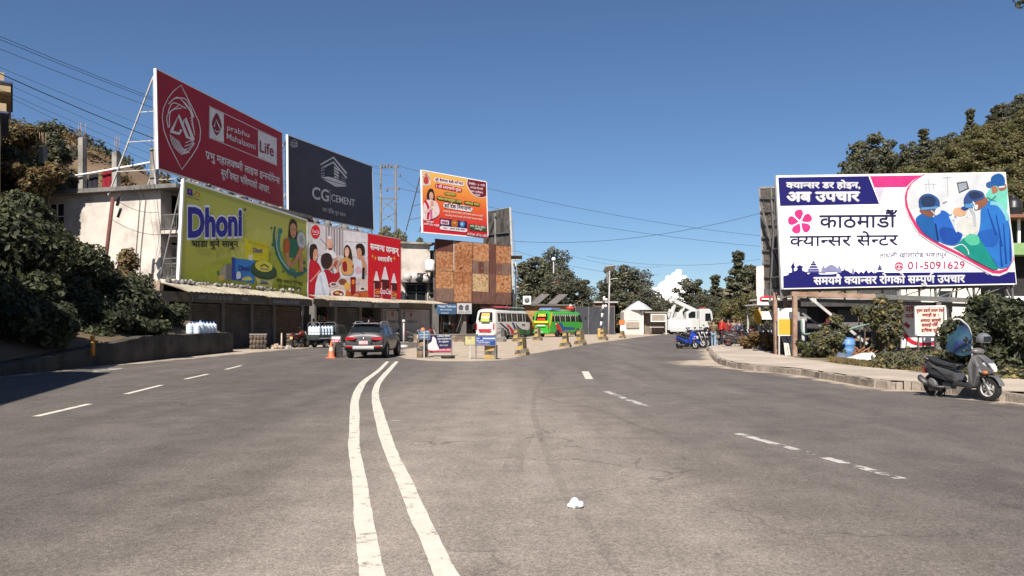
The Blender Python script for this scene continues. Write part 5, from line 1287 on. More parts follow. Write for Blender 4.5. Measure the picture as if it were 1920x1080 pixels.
obj('plate_recess', lambda m: m.box((-2.13, 0, .71), (.05, .66, .22)), mat('car_grey_dark', (.05, .05, .052), .4), CAR, bevel=.02)
obj('emblem', lambda m: m.lathe([(.0, -.02), (.055, -.012), (.06, .012), (.04, .02), (0, .02)], (-2.145, 0, .88), 14, 'X'), M_CHROME, CAR)
obj('rear_wiper', lambda m: m.bar((-2.0, 0, 1.08), (-1.86, .35, 1.20), .02), M_BLKPL, CAR)
obj('spoiler', lambda m: m.box((-1.62, 0, 1.525), (.24, 1.16, .035), (0, .1, 0)), GREY, CAR, bevel=.012)
obj('antenna', lambda m: m.prism([(-1.2, 1.6), (-.95, 1.6), (-1.15, 1.70)], -.02, .02, lambda a, b, h: (a, h, b)), M_BLKPL, CAR)

# --- minibuses
def minibus(label, loc, rz, body, roof, L=7.0, Wd=2.1, Hh=2.95, livery=(), rear=(), rack=None, extra=None):
    t = thing('minibus', label, 'bus', loc, rz); h = Wd / 2; x0, x1 = -L / 2, L / 2
    lo = [(0, .36), (h * .9, .36), (h * .985, .5), (h, 1.0), (h * .985, 1.62)]
    up = [(h * .97, 1.72), (h * .90, 2.50), (h * .82, Hh - .18), (0, Hh - .06)]
    sc_ = lambda p, k, dz=0: [(a * k, b + dz) for a, b in p]
    S = [([x0 + .1, x0 + .02, x0, x0, x0 + .03, x0 + .05, x0 + .22, x0 + .34, x0 + .4], sc_(lo + up, .93)), (x0 + .22, lo + [up[0], (h * .88, 2.5), (h * .78, Hh - .22), (0, Hh - .12)]), ([x0 + .6] * 9, lo + up), (-.4, lo + up), (.4, lo + up), (x1 - 1.3, lo + up), ([x1 - .55] * 9, lo + [up[0], (h * .88, 2.44), (h * .78, Hh - .25), (0, Hh - .16)]), ([x1 - .1, x1 - .02, x1, x1 - .02, x1 - .05, x1 - .1, x1 - .42, x1 - .6, x1 - .66], sc_(lo + up, .93, -.04))]
    split_cage(cage(S, lambda i, k: 1 if (k == 7 and 1 <= i <= 5) else 0, [body, roof]), t, ['body', 'roof'])
    for sd in (1, -1):
        y = h * .985
        def strip_(m, a, b, z0=1.66, z1=2.42, out=.012):
            m.add([(a, sd * (h * .978 + out), z0), (b, sd * (h * .978 + out), z0), (b, sd * (h * .91 + out), z1), (a, sd * (h * .91 + out), z1)], [(0, 1, 2, 3)] if sd < 0 else [(3, 2, 1, 0)])
        n = 5; a = x0 + .55; w = (L - 1.75) / n
        for i in range(n):
            o = obj('side_window', lambda m: strip_(m, a + i * w + .02, a + (i + 1) * w - .02), M_GLASS, t, normals=False)
            obj('window_bar', lambda m: m.bar((a + (i + .5) * w, sd * (h * .985 + .02), 1.66), (a + (i + .5) * w, sd * (h * .915 + .02), 2.42), .03), M_STEELP, o)
        obj('side_window', lambda m: m.add([(x1 - 1.12, sd * (h * .98 + .012), 1.6), (x1 - .25, sd * (h * .96), 1.6), (x1 - .55, sd * (h * .92), 2.36), (x1 - 1.12, sd * (h * .913 + .012), 2.42)], [(0, 1, 2, 3)]), M_GLASS, t, normals=False)
        k = 0
        for pts, c in livery:
            obj('livery_stripe', lambda m: m.add([(x0 + px * L, sd * (h * (1.0 if z < 1.2 else .992) + .014 + k), z) for px, z in pts], [tuple(range(len(pts)))]), ink(c), t, normals=False); k += .003
        for x in (x0 + 1.75, x1 - 1.35):
            obj('wheel_arch', lambda m: m.lathe([(0, sd * (h - .02)), (.46, sd * (h - .02)), (.46, sd * (h + .012)), (0, sd * (h + .012))], (x, 0, .45), 20, 'Y'), M_DARK, t)
            wheel(t, (x, sd * (h - .10), .40), .40, .26, M_STEELP, 5)
        obj('mirror', lambda m: (m.bar((x1 - .3, sd * h * .95, 2.3), (x1 + .1, sd * (h + .2), 2.2), .03), m.box((x1 + .1, sd * (h + .22), 2.0), (.06, .16, .34))), M_BLKPL, t)
        obj('tail_light', lambda m: m.prism([(h * .80, .95), (h * .90, .95), (h * .90, 1.5), (h * .82, 1.5)], x0 - .03, x0 + .06, lambda a, b, q: (q, sd * a, b)), mat('red_lens', (.42, .012, .015), .15), t)
    def rp(m, pts, dx):        # flat pieces on the rear face; the face leans forward above the belt
        m.add([(x0 - dx + (0 if z < 1.7 else (z - 1.7) * .26), y * h, z) for y, z in pts], [tuple(range(len(pts)))])
    obj('rear_window', lambda m: rp(m, [(-.70, 1.78), (.70, 1.78), (.62, 2.5), (-.62, 2.5)], .015), M_GLASS, t, normals=False)
    k = .022
    for pts, c in rear:
        obj('rear_panel', lambda m: rp(m, pts, k), ink(c), t, normals=False); k += .004
    obj('bumper', lambda m: m.box((x0 - .02, 0, .5), (.14, Wd * .9, .2)), body, t, bevel=.04)
    obj('number_plate', lambda m: m.box((x0 - .1, 0, .56), (.03, .5, .14)), ink('#b9b4b2'), t)
    obj('windshield', lambda m: m.add([(x1 - .08, -h * .82, 1.55), (x1 - .08, h * .82, 1.55), (x1 - .5, h * .74, 2.45), (x1 - .5, -h * .74, 2.45)], [(0, 1, 2, 3)]), M_GLASS, t, normals=False)
    if rack:
        obj('roof_rack', lambda m: [m.tube([(x0 + .7, y, Hh), (x1 - 1.6, y, Hh)], .025, 6) for y in (-.7, -.25, .25, .7)] + [m.bar((x, -.75, Hh - .02), (x, .75, Hh - .02), .03) for x in np.arange(x0 + .7, x1 - 1.5, .6)], rack, t)
    return t
def pat(a): return mat('bus_' + a, a, .4, var=.03, scale=2, coat=.4)
q = W(922, PY, 75.2)
hd = R(62)
BUS1 = minibus('white minibus with red roof front and red and green side stripes', (q.x + 1.15, 75.6, 0), hd, pat('#cdcac6'), pat('#b9a8a4'), 7.2,
    livery=[([(.10, 1.55), (.17, 1.5), (.36, .95), (.40, .42), (.34, .42), (.30, .9)], '#3a3638'), ([(.28, 1.45), (.36, 1.35), (.50, .8), (.52, .45), (.44, .45), (.40, .9)], '#b81c30'), ([(.44, 1.55), (.50, 1.55), (.60, .8), (.64, .45), (.56, .45), (.50, 1.0)], '#4a4a6e'), ([(.55, 1.55), (.62, 1.2), (.74, .9), (.88, .8), (.97, .9), (.97, .42), (.66, .42), (.60, .7)], '#2c5c30'), ([(.72, 1.28), (.82, 1.28), (.82, 1.4), (.72, 1.4)], '#4a4c52')],
    rear=[([(-.42, 2.0), (.42, 2.0), (.40, 2.42), (-.40, 2.42)], '#d8a45a'), ([(-.40, 1.95), (.40, 1.95), (.40, 2.1), (-.40, 2.1)], '#dfe2d4'), ([(-.42, 1.66), (.42, 1.66), (.42, 1.92), (-.42, 1.92)], '#9fb84e'), ([(-.52, .78), (.52, .78), (.72, .98), (-.72, .98)], '#c0202e'), ([(-.62, .5), (-.2, .5), (-.3, .66), (-.56, .66)], '#c0202e'), ([(.2, .5), (.62, .5), (.56, .66), (.3, .66)], '#c0202e')])
obj('roof_cover', lambda m: m.grid([[(x, y * (1 - .04 * abs(x)), 2.93 + .16 * (1 - (y / .95) ** 2)) for y in (-.95, -.6, 0, .6, .95)] for x in (-3.0, -2.2, -1, .0)]), pat('#bf3a4c'), BUS1)
obj('roof_cover', lambda m: m.grid([[(x, y * (1 - .02 * abs(x)), 2.93 + .14 * (1 - (y / .95) ** 2)) for y in (-.95, -.6, 0, .6, .95)] for x in (.05, 1, 2, 2.6)]), pat('#6d8f66'), BUS1)
q = W(1017, PY, 86)
BUS2 = minibus('bright green minibus with yellow corner and red and blue side flashes', (q.x + 1.9, 88.2, 0), R(56), pat('#3fa03a'), pat('#4aa348'), 7.4,
    livery=[([(.0, 1.0), (.05, 1.6), (.09, 2.6), (.02, 2.6), (.0, 1.6)], '#c9d23a'), ([(.14, 1.5), (.24, 1.5), (.34, .7), (.36, .5), (.27, .5), (.2, .95)], '#b5242e'), ([(.25, 1.5), (.36, 1.5), (.38, 1.1), (.74, 1.0), (.70, .78), (.5, .78), (.44, .5), (.37, .5), (.34, .9)], '#24508c'), ([(.16, 1.35), (.20, 1.35), (.2, 1.47), (.16, 1.47)], '#e7e3e0')],
    rear=[([(-.5, 1.8), (.5, 1.8), (.46, 2.0), (-.46, 2.0)], '#c8352e'), ([(-.5, 2.2), (.5, 2.2), (.42, 2.48), (-.42, 2.48)], '#d2a83a'), ([(-.8, 1.5), (.8, 1.5), (.8, 1.74), (-.8, 1.74)], '#e0c23a'), ([(-.5, 1.2), (.5, 1.2), (.5, 1.32), (-.5, 1.32)], '#d6e3cf')], rack=M_STEELP)
obj('roof_tarp', lambda m: m.box((-1.9, 0, 3.02), (1.9, 1.5, .22)), pat('#5f84c0'), BUS2, bevel=.06)
obj('curtain_fringe', lambda m: [m.prism([(-2.9 + i * .42, 2.42), (-2.6 + i * .42, 2.42), (-2.75 + i * .42, 2.2)], -1.0, -.99, lambda a, b, h: (a, h, b)) for i in range(13)], ink('#c9c9c4'), BUS2)
t = thing('roof_load', 'red bundle lying on the roof of the green minibus', 'bundle', BUS2.location + Vector((1.3, .9, 2.98)))
obj('bundle', lambda m: m.ball((0, 0, .18), (.45, .4, .24), 12), ink('#c33a30'), t); obj('knot', lambda m: m.ball((.05, 0, .42), (.16, .14, .16), 10), ink('#d9cfc6'), t)

# --- white recovery truck with crane jib
def recovery_truck():
    q = W(1290, PY, 106); t = thing('recovery_truck', 'white crane recovery truck parked beyond the bend', 'truck', (q.x, 106, 0), R(9)); WT = pat('#bdbcb9')
    def shell(nm, prof, y0, y1, m=WT, par=t, bv=.06): return obj(nm, lambda mb: mb.prism(prof, y0, y1, lambda a, b, h: (a, h, b)), m, par, bevel=bv)
    shell('body', [(-3.2, .55), (1.1, .55), (1.1, 2.0), (-1.0, 2.0), (-1.2, 2.9), (-1.9, 2.9), (-2.1, 2.2), (-3.2, 1.9)], -1.2, 1.2)
    shell('body_panel', [(-2.9, .35), (-.8, .35), (-.8, .9), (-2.9, .9)], -1.26, -1.2)
    cab = shell('cab', [(1.15, .55), (3.0, .55), (3.1, 1.6), (2.85, 3.0), (2.5, 3.35), (1.3, 3.35), (1.15, 3.1)], -1.2, 1.2, bv=.1)
    for sd in (-1, 1):
        obj('cab_window', lambda mb: mb.prism([(1.9, 1.75), (2.75, 1.75), (2.6, 2.75), (1.9, 2.75)], sd * 1.2, sd * 1.23, lambda a, b, h: (a, h, b)), M_GLASS, cab)
        for x in (-1.9, -.9, .2 + 1.9): wheel(t, (x, sd * 1.05, .5), .5, .32, M_STEELP, 6)
    obj('windshield', lambda mb: mb.add([(3.13, -1.0, 1.75), (3.13, 1.0, 1.75), (2.9, .95, 2.8), (2.9, -.95, 2.8)], [(0, 1, 2, 3)]), M_GLASS, cab, normals=False)
    obj('beacon', lambda mb: mb.box((2.0, 0, 3.45), (.3, 1.2, .2)), ink('#b8432e'), t, bevel=.05)
    obj('operator_cab', lambda mb: mb.prism([(-.5, 2.0), (.95, 2.0), (.95, 3.2), (.3, 3.3), (-.5, 2.8)], -.7, .4, lambda a, b, h: (a, h, b)), WT, t, bevel=.06)
    obj('operator_window', lambda mb: mb.prism([(-.2, 2.15), (.75, 2.15), (.75, 3.0), (.2, 3.0), (-.2, 2.7)], -.73, -.69, lambda a, b, h: (a, h, b)), M_GLASS, t)
    obj('boom', lambda mb: (mb.bar((.9, 0, 3.15), (-1.9, 0, 4.4), .5, .5), mb.bar((-1.8, 0, 4.35), (-2.2, 0, 4.5), .3, .3)), WT, t, bevel=.05)
    obj('boom_head', lambda mb: (mb.box((-2.1, 0, 4.75), (.55, .6, .8)), mb.lathe([(0, -.2), (.3, -.2), (.3, .2), (0, .2)], (-2.35, 0, 4.4), 14, 'Y')), WT, t, bevel=.05)
    obj('boom_strut', lambda mb: (mb.bar((-1.6, .5, 2.2), (-.6, .2, 3.5), .2), mb.bar((-1.6, -.5, 2.2), (-.6, -.2, 3.5), .2), mb.bar((-2.6, -.5, 2.0), (-1.9, -.3, 3.9), .22), mb.bar((-2.6, .5, 2.0), (-1.9, .3, 3.9), .22), mb.bar((-2.9, 0, 1.9), (-2.5, 0, 3.3), .3)), WT, t)
    obj('locker', lambda mb: [mb.box((-2.7 + i * .8, -1.225, 1.35), (.7, .04, .9)) for i in range(4)], mat('bus_grey_line', '#cfcecb', .5, var=.05), t, bevel=.02)
recovery_truck()

# --- small delivery truck loaded with water jars
def cargo():
    q = G(603, 652); t = thing('cargo_truck', 'small dark flatbed delivery truck loaded with water jars', 'truck', (q.x + .2, q.y + .9, 0), R(60)); t.scale = (.74,) * 3; D = mat('truck_dark', (.035, .045, .045), .5, var=.2, scale=3)
    obj('bed', lambda m: m.box((-.75, 0, .72), (2.1, 1.4, .12)), D, t)
    for y in (-.7, .7): obj('side_board', lambda m: m.box((-.75, y, .93), (2.1, .05, .34)), D, t); obj('side_stripe', lambda m: m.box((-.75, y * 1.045, .8), (2.1, .02, .08)), M_STEELP, t)
    obj('tail_board', lambda m: m.box((-1.82, 0, .93), (.05, 1.4, .34)), D, t)
    for x in (-1.7, .25): obj('hoop', lambda m: m.tube([(x, -.68, .9), (x, -.66, 2.0), (x, -.5, 2.15), (x, .5, 2.15), (x, .66, 2.0), (x, .68, .9)], .03, 8), M_STEEL, t)
    obj('top_rail', lambda m: [m.tube([(-1.7, y, 2.12), (.25, y, 2.12)], .025, 6) for y in (-.55, .55)], M_STEEL, t)
    cab = obj('cab', lambda m: m.prism([(.35, .55), (1.75, .55), (1.8, 1.1), (1.35, 1.9), (.45, 1.95), (.35, 1.8)], -.68, .68, lambda a, b, h: (a, h, b)), D, t, bevel=.07)
    obj('windshield', lambda m: m.add([(1.78, -.55, 1.15), (1.78, .55, 1.15), (1.42, .55, 1.8), (1.42, -.55, 1.8)], [(0, 1, 2, 3)]), M_GLASS, cab, normals=False)
    for sd in (-1, 1): obj('cab_window', lambda m: m.prism([(.6, 1.2), (1.45, 1.2), (1.25, 1.75), (.6, 1.75)], sd * .68, sd * .70, lambda a, b, h: (a, h, b)), M_GLASS, cab)
    for x in (-1.0, 1.15):
        for sd in (-1, 1): wheel(t, (x, sd * .62, .3), .3, .2, M_STEELP, 5)
    Mz = Matrix.Rotation(R(60), 3, 'Z')
    for i in range(5):
        for j in range(4):
            for l in range(2):
                p = t.location + Mz @ Vector((-1.6 + i * .36, -.52 + j * .35, .785 + l * .49)) * .74
                dup(jar0, p, label='white water jar stacked on the bed of the small delivery truck', group='water jars on the delivery truck', scale=.9)
cargo()
# --- silver car half hidden ahead of the grey crossover
t = thing('parked_car', 'silver hatchback half hidden in front of the grey crossover', 'car', (-10.4, 74.5, 0), R(-40)); SLV = mat('car_silver', (.5, .52, .53), .3, coat=.6, metal=.3)
lo = [(0, .24), (.70, .22), (.78, .4), (.80, .66), (.78, .88)]
def sc2(x, a, b, c, d): return (x, lo + [a, b, c, d])
secs = [sc2([-1.75] * 9, (.7, .9), (.5, .92), (.4, .93), (0, .93)), sc2(-1.6, (.76, .92), (.66, 1.1), (.5, 1.14), (0, 1.16)), sc2(-1.1, (.77, .92), (.62, 1.36), (.52, 1.44), (0, 1.48)), sc2(-.2, (.77, .92), (.63, 1.38), (.53, 1.46), (0, 1.5)), sc2(.3, (.77, .91), (.61, 1.32), (.51, 1.42), (0, 1.46)), sc2(.95, (.75, .9), (.66, .94), (.5, .96), (0, .98)), sc2(1.6, (.7, .8), (.6, .82), (.4, .84), (0, .85)), sc2(1.78, (.6, .62), (.5, .64), (.3, .65), (0, .66))]
split_cage(cage(secs, lambda i, k: 1 if (k == 5 and 2 <= i <= 3) else 2 if (i == 4 and k >= 6) else 3 if (i == 1 and k >= 6) else 0, [SLV, M_GLASS, mat('front_glass2', (.016, .018, .02), .08), mat('rear_glass2', (.016, .018, .02), .08)]), t, ['body', 'side_window', 'windshield', 'rear_window'])
for x in (-1.15, 1.15):
    for y in (-.7, .7): wheel(t, (x, y, .29), .29, .2)
for y in (-.55, .55): obj('headlight', lambda m: m.ball((1.72, y, .68), (.08, .16, .08), 10), M_CHROME, t)

# --- motorcycles and scooters
def shell_y(m, prof, w, taper=None):
    """Side profile (x, z) swept across the width; taper gives each point its own half width."""
    n = len(prof); tw = taper or [w] * n
    m.add([(x, -tw[i], z) for i, (x, z) in enumerate(prof)] + [(x, tw[i], z) for i, (x, z) in enumerate(prof)], [tuple(range(n)), tuple(range(2 * n - 1, n - 1, -1))] + [(i, n + i, n + (i + 1) % n, (i + 1) % n) for i in range(n)])
def make_scooter(label, loc, rz, pan, trim, group=None, tailm=None):
    t = thing('parked_scooter', label, 'scooter', loc, rz, group)
    def P(nm, f, m, par=t, **k):
        o = obj(nm, f, m, par, **k)
        for v in o.data.vertices:                  # short rear overhang
            if v.co.x < 0: v.co.x *= .48
        return o
    wheel(t, (1.22, 0, .25), .25, .10, M_STEELP, 6); wheel(t, (0, 0, .25), .25, .11, mat('dark_rim', (.07, .07, .07), .5), 6)
    P('tail', lambda m: shell_y(m, [(-.38, .70), (-.34, .56), (-.05, .46), (.34, .38), (.62, .32), (.66, .40), (.58, .54), (.40, .60), (.12, .66), (-.2, .78), (-.40, .80)], .17, [.06, .09, .16, .19, .17, .17, .17, .17, .17, .12, .06]), tailm or pan, bevel=.035)
    P('side_panel', lambda m: shell_y(m, [(-.30, .60), (.0, .50), (.46, .40), (.60, .36), (.56, .50), (.30, .54), (-.05, .66)], .20, [.10, .18, .205, .19, .19, .19, .15]), trim, bevel=.02)
    s = P('seat', lambda m: shell_y(m, [(-.32, .79), (.10, .69), (.42, .62), (.60, .60), (.66, .66), (.58, .73), (.36, .72), (.08, .78), (-.2, .86), (-.32, .86)], .15, [.10, .14, .15, .12, .10, .11, .14, .15, .12, .09]), mat('seat_vinyl', (.022, .021, .021), .5, var=.2, scale=6), bevel=.04, seg=3)
    P('floorboard', lambda m: shell_y(m, [(.50, .26), (.95, .24), (1.0, .30), (.95, .34), (.55, .35)], .17, [.15, .16, .15, .16, .17]), trim, bevel=.02)
    P('leg_shield', lambda m: shell_y(m, [(.86, .26), (.98, .26), (1.10, .50), (1.10, .70), (.98, .92), (.92, .94), (.92, .70)], .2, [.14, .14, .19, .21, .13, .10, .21]), pan, bevel=.03)
    P('front_cowl', lambda m: shell_y(m, [(.96, .96), (.93, .86), (1.06, .62), (1.18, .52), (1.34, .56), (1.36, .64), (1.26, .78), (1.08, .93)], .16, [.08, .15, .19, .12, .05, .06, .14, .10]), pan, bevel=.035, seg=3)
    P('headlight', lambda m: shell_y(m, [(1.14, .76), (1.30, .58), (1.375, .60), (1.37, .66), (1.30, .745), (1.20, .81)], .11, [.115, .05, .04, .045, .10, .10]), mat('headlamp_lens', (.62, .62, .60), .12, coat=.6), bevel=.02)
    for y in (-.13, .13): P('turn_signal', lambda m: m.ball((1.22, y, .58), (.07, .03, .04), 8), mat('amber_lens', (.50, .16, .05), .2))
    P('fender', lambda m: m.grid([[(1.22 + .29 * math.cos(R(a)), y, .25 + .29 * math.sin(R(a))) for y in (-.085, -.05, .05, .085)] for a in range(15, 171, 12)] ), pan)
    P('fork', lambda m: [m.tube([(1.22, y, .25), (1.10, y, .60)], .022, 8) for y in (-.075, .075)] + [m.tube([(1.10, 0, .55), (.96, 0, 1.0)], .03, 8)], M_STEEL)
    P('handlebar', lambda m: (m.tube([(.90, -.34, 1.0), (.94, -.2, 1.03), (.96, 0, 1.01), (.94, .2, 1.03), (.90, .34, 1.0)], .02, 8), m.tube([(.90, -.36, 1.0), (.93, -.24, 1.02)], .028, 8), m.tube([(.90, .36, 1.0), (.93, .24, 1.02)], .028, 8)), M_BLKPL)
    P('handlebar_cover', lambda m: m.ball((.98, 0, 1.0), (.11, .17, .075), 14), pan)
    for y in (-1, 1): P('mirror', lambda m: (m.tube([(.95, y * .18, 1.03), (.93, y * .26, 1.2)], .010, 6), m.ball((.92, y * .28, 1.25), (.025, .075, .055), 10)), M_BLKPL)
    P('engine', lambda m: (m.box((.12, .06, .28), (.42, .16, .2)), m.lathe([(0, -.14), (.14, -.13), (.15, -.02), (.1, .0)], (.0, -.02, .26), 14, 'Y'), m.box((.35, 0, .26), (.2, .2, .14))), M_STEEL, bevel=.02)
    P('exhaust', lambda m: (m.tube([(.34, -.14, .22), (.1, -.17, .22), (-.05, -.18, .27)], .03, 8), m.tube([(-.02, -.19, .27), (-.06, -.195, .28), (-.42, -.21, .40), (-.46, -.21, .41)], [.04, .07, .07, .045], 12)), mat('exhaust_dark', (.05, .048, .046), .45, metal=.3))
    P('exhaust_guard', lambda m: m.tube([(-.10, -.215, .30), (-.36, -.235, .385)], .055, 10), M_STEEL)
    P('tail_light', lambda m: m.box((-.38, 0, .70), (.06, .16, .09)), mat('red_lens', (.42, .012, .015), .15), bevel=.02)
    P('grab_rail', lambda m: m.tube([(-.10, -.14, .80), (-.36, -.13, .86), (-.42, 0, .87), (-.36, .13, .86), (-.10, .14, .80)], .016, 8), M_STEEL)
    P('number_plate', lambda m: m.box((-.42, 0, .56), (.015, .2, .14)), ink('#8a2a2e'))
    P('stand', lambda m: (m.tube([(.20, -.10, .22), (.10, -.16, .0)], .014, 6), m.tube([(.20, .10, .22), (.10, .16, .0)], .014, 6), m.bar((.10, -.16, .01), (.10, .16, .01), .02)), M_STEEL)
    return t
pf, pr = Vector((9.64, 16.22, 0)), Vector((9.14, 17.3, 0)); a = math.atan2(pf.y - pr.y, pf.x - pr.x)
SCO = make_scooter('dusty grey scooter parked against the kerb below the dark hedge', pr, a, mat('scooter_grey', (.105, .10, .104), .3, var=.15, scale=4, coat=.5, alt=(.15, .14, .13), altscale=2), mat('scooter_dark', (.035, .035, .037), .4, var=.2, scale=5), tailm=mat('scooter_tail', (.06, .058, .06), .35, var=.2, scale=4, coat=.4))
Ms = Matrix.Rotation(a, 3, 'Z')
hp = pr + Ms @ Vector((.93, .26, 1.22))
t = thing('helmet', 'grey open helmet hanging on the mirror of the grey scooter', 'helmet', hp, a)
obj('shell', lambda m: m.grid([[(.145 * math.sin(R(b)) * math.cos(R(c)) * 1.05, .125 * math.sin(R(b)) * math.sin(R(c)), .14 * math.cos(R(b)) + .02) for c in range(0, 360, 20)] for b in (2, 20, 40, 60, 80, 100, 118)], closed=True), mat('helmet_grey', (.15, .15, .155), .3, coat=.5), t)
obj('visor', lambda m: m.grid([[(.152 * math.sin(R(b)) * math.cos(R(c)) * 1.05, .133 * math.sin(R(b)) * math.sin(R(c)), .145 * math.cos(R(b)) + .02) for c in range(-60, 61, 15)] for b in (62, 75, 90, 105)]), M_GLASS, t, normals=False)
obj('strap', lambda m: m.tube([(.02, -.12, -.03), (.05, -.06, -.14), (.05, .06, -.14), (.02, .12, -.03)], .010, 6), M_BLKPL, t)
def make_bike(label, loc, rz, tank, group=None, rim=None, seat_up=0, plate=None):
    t = thing('parked_motorcycle', label, 'motorcycle', loc, rz, group)
    P = (lambda nm, f, m, par=t, **k: obj(nm, f, m, par, **k)); FR = M_BLKPL
    wheel(t, (1.32, 0, .30), .30, .10, rim or M_STEELP, 8); wheel(t, (0, 0, .30), .30, .13, rim or M_STEELP, 8)
    P('frame', lambda m: (m.tube([(0, -.09, .3), (.42, -.1, .36), (.6, 0, .3)], .03, 7), m.tube([(0, .09, .3), (.42, .1, .36), (.6, 0, .3)], .03, 7), m.tube([(.1, 0, .7), (.5, 0, .62), (1.02, 0, .84)], .035, 7), m.tube([(1.0, 0, .82), (.85, 0, .35), (.4, 0, .28)], .03, 7)), FR)
    P('fuel_tank', lambda m: m.tube([(.46, 0, .82), (.54, 0, .84), (.72, 0, .88), (.90, 0, .87), (1.02, 0, .80)], [.07, .13, .17, .16, .06], 14), tank)
    P('seat', lambda m: shell_y(m, [(-.30, .84), (.1, .74), (.5, .74), (.5, .80), (.1, .82), (-.28, .93)], .13, [.06, .13, .12, .11, .12, .07]), mat('seat_vinyl', (.022, .021, .021), .5, var=.2, scale=6), bevel=.03)
    P('tail', lambda m: shell_y(m, [(-.42, .86), (-.3, .74), (.15, .62), (.5, .62), (.46, .74), (.1, .74), (-.3, .86)], .11, [.03, .07, .12, .12, .12, .12, .06]), tank, bevel=.02)
    EN = mat('engine_dark', (.05, .048, .046), .5, var=.2, metal=.3)
    P('engine', lambda m: (m.box((.66, 0, .42), (.34, .26, .28)), m.box((.78, 0, .60), (.2, .2, .22), (0, .35, 0)), m.lathe([(0, -.17), (.11, -.17), (.12, .17), (0, .17)], (.55, 0, .38), 14, 'Y')), EN, bevel=.02)
    P('exhaust', lambda m: m.tube([(.86, -.06, .5), (.95, -.1, .28), (.6, -.14, .22), (.2, -.16, .28), (.1, -.165, .30), (-.32, -.18, .42)], [.022, .022, .025, .03, .055, .06], 10), EN)
    P('fork', lambda m: [m.tube([(1.32, y, .30), (1.02, y, .98)], .026, 8) for y in (-.085, .085)], M_STEELP)
    P('fender', lambda m: m.grid([[(1.32 + .34 * math.cos(R(a_)), y, .30 + .34 * math.sin(R(a_))) for y in (-.06, 0, .06)] for a_ in range(40, 171, 12)]), tank)
    P('headlight', lambda m: (m.ball((1.16, 0, .92), (.09, .10, .10), 12)), M_BLKPL); P('headlight_lens', lambda m: m.lathe([(.085, 0), (.07, .02), (0, .03)], (1.22, 0, .92), 14, 'X'), mat('headlamp_lens', (.62, .62, .60), .12))
    P('handlebar', lambda m: m.tube([(.92, -.36, 1.04), (1.0, -.2, 1.08), (1.02, 0, 1.02), (1.0, .2, 1.08), (.92, .36, 1.04)], .018, 8), FR)
    for y in (-1, 1): P('mirror', lambda m: (m.tube([(.99, y * .24, 1.07), (.95, y * .32, 1.22)], .009, 6), m.ball((.95, y * .33, 1.25), (.02, .07, .045), 10)), FR)
    P('tail_light', lambda m: m.box((-.40, 0, .83), (.05, .12, .06)), mat('red_lens', (.42, .012, .015), .15))
    P('rear_fender', lambda m: m.grid([[(.36 * math.cos(R(a_)), y, .30 + .36 * math.sin(R(a_))) for y in (-.07, 0, .07)] for a_ in range(60, 181, 15)]), FR)
    P('number_plate', lambda m: m.box((-.36, 0, .62), (.015, .2, .16)), ink(plate or '#a53338'))
    P('stand', lambda m: m.tube([(.40, .10, .26), (.36, .26, 0)], .014, 6), FR)
    return t
# the red machine by the delivery truck, seen from behind
q = G(550, 652.5); make_bike('red motorcycle with pale plate parked beside the delivery truck', (q.x, q.y + .3, 0), R(70), paint('#6e2622'), plate='#c9a070')
for i, (x, y, rz, c) in enumerate(((770, 647, 20, '#4a4a4c'), (792, 646, 35, '#7a2226'))):
    q = G(x, y - 6); make_bike(('dark motorcycle parked before the grey shutters behind the blue sign', 'maroon motorcycle parked nearest the rusty sheet building')[i], (q.x, q.y, 0), R(rz), paint(c))
# right side cluster
ON = lambda px, d, z=PH: Vector(((px - PX) / F * d, d, z))
q = G(1277, 654); make_scooter('blue scooter parked on the asphalt at the pavement corner', (q.x, q.y + .5, 0), R(-50), paint('#1e3f9c'), M_BLKPL)
q = G(1318, 651); make_bike('dark maroon motorcycle standing behind the blue scooter', (q.x, q.y + 1.2, 0), R(-40), paint('#3a1c24'))
p = ON(1366, 46.5); make_bike('black sport motorcycle with red wheel rims at the edge of the pavement', (p.x, p.y, PH), R(-14), paint('#17171a'), rim=mat('rim_red', (.36, .03, .05), .4))
ROW = [(1388, 50.5, -30, '#5a1a20', 'deep red motorcycle just behind the black sport one'), (1408, 52.0, -55, '#2c3f6a', 'navy motorcycle between the red one and the shelter'), (1434, 43.5, -35, '#33363a', 'charcoal motorcycle behind the brush heap'), (1446, 47.5, -60, '#8a8c90', 'silver motorcycle under the white shelter roof'), (1424, 54.5, -45, '#222426', 'black motorcycle deepest in the row by the shelter'), (1300, 51.5, -60, '#22252c', 'black motorcycle nearest the white recovery truck'),
       (1286, 51.0, -48, '#191a1e', 'black motorcycle hidden behind the blue scooter'), (1312, 53, -70, '#26272c', 'dark grey motorcycle behind the person in the brown jacket'), (1404, 45.2, -25, '#101012', 'black motorcycle in front of the deep red one'), (1428, 46.5, -35, '#1a1b20', 'black motorcycle whose wheel touches the brush heap'),
       (1396, 47.5, -48, '#141518', 'black motorcycle next to the dry brush heap'), (1416, 49.0, -70, '#3a3f48', 'slate grey motorcycle with its nose under the orange disc'), (1460, 45.5, -40, '#5e1c20', 'dull red motorcycle under the shelter by the rusty post'), (1470, 52, -60, '#1d2a44', 'dark blue motorcycle at the back of the shelter'), (1380, 53.5, -20, '#202022', 'black motorcycle between the crowd and the trees')]
for px, d, rz, c, lb in ROW:
    p = ON(px, d, .0 if px < 1310 else .15); make_bike(lb, p, R(rz), paint(c), 'motorcycles crowded by the pavement corner')
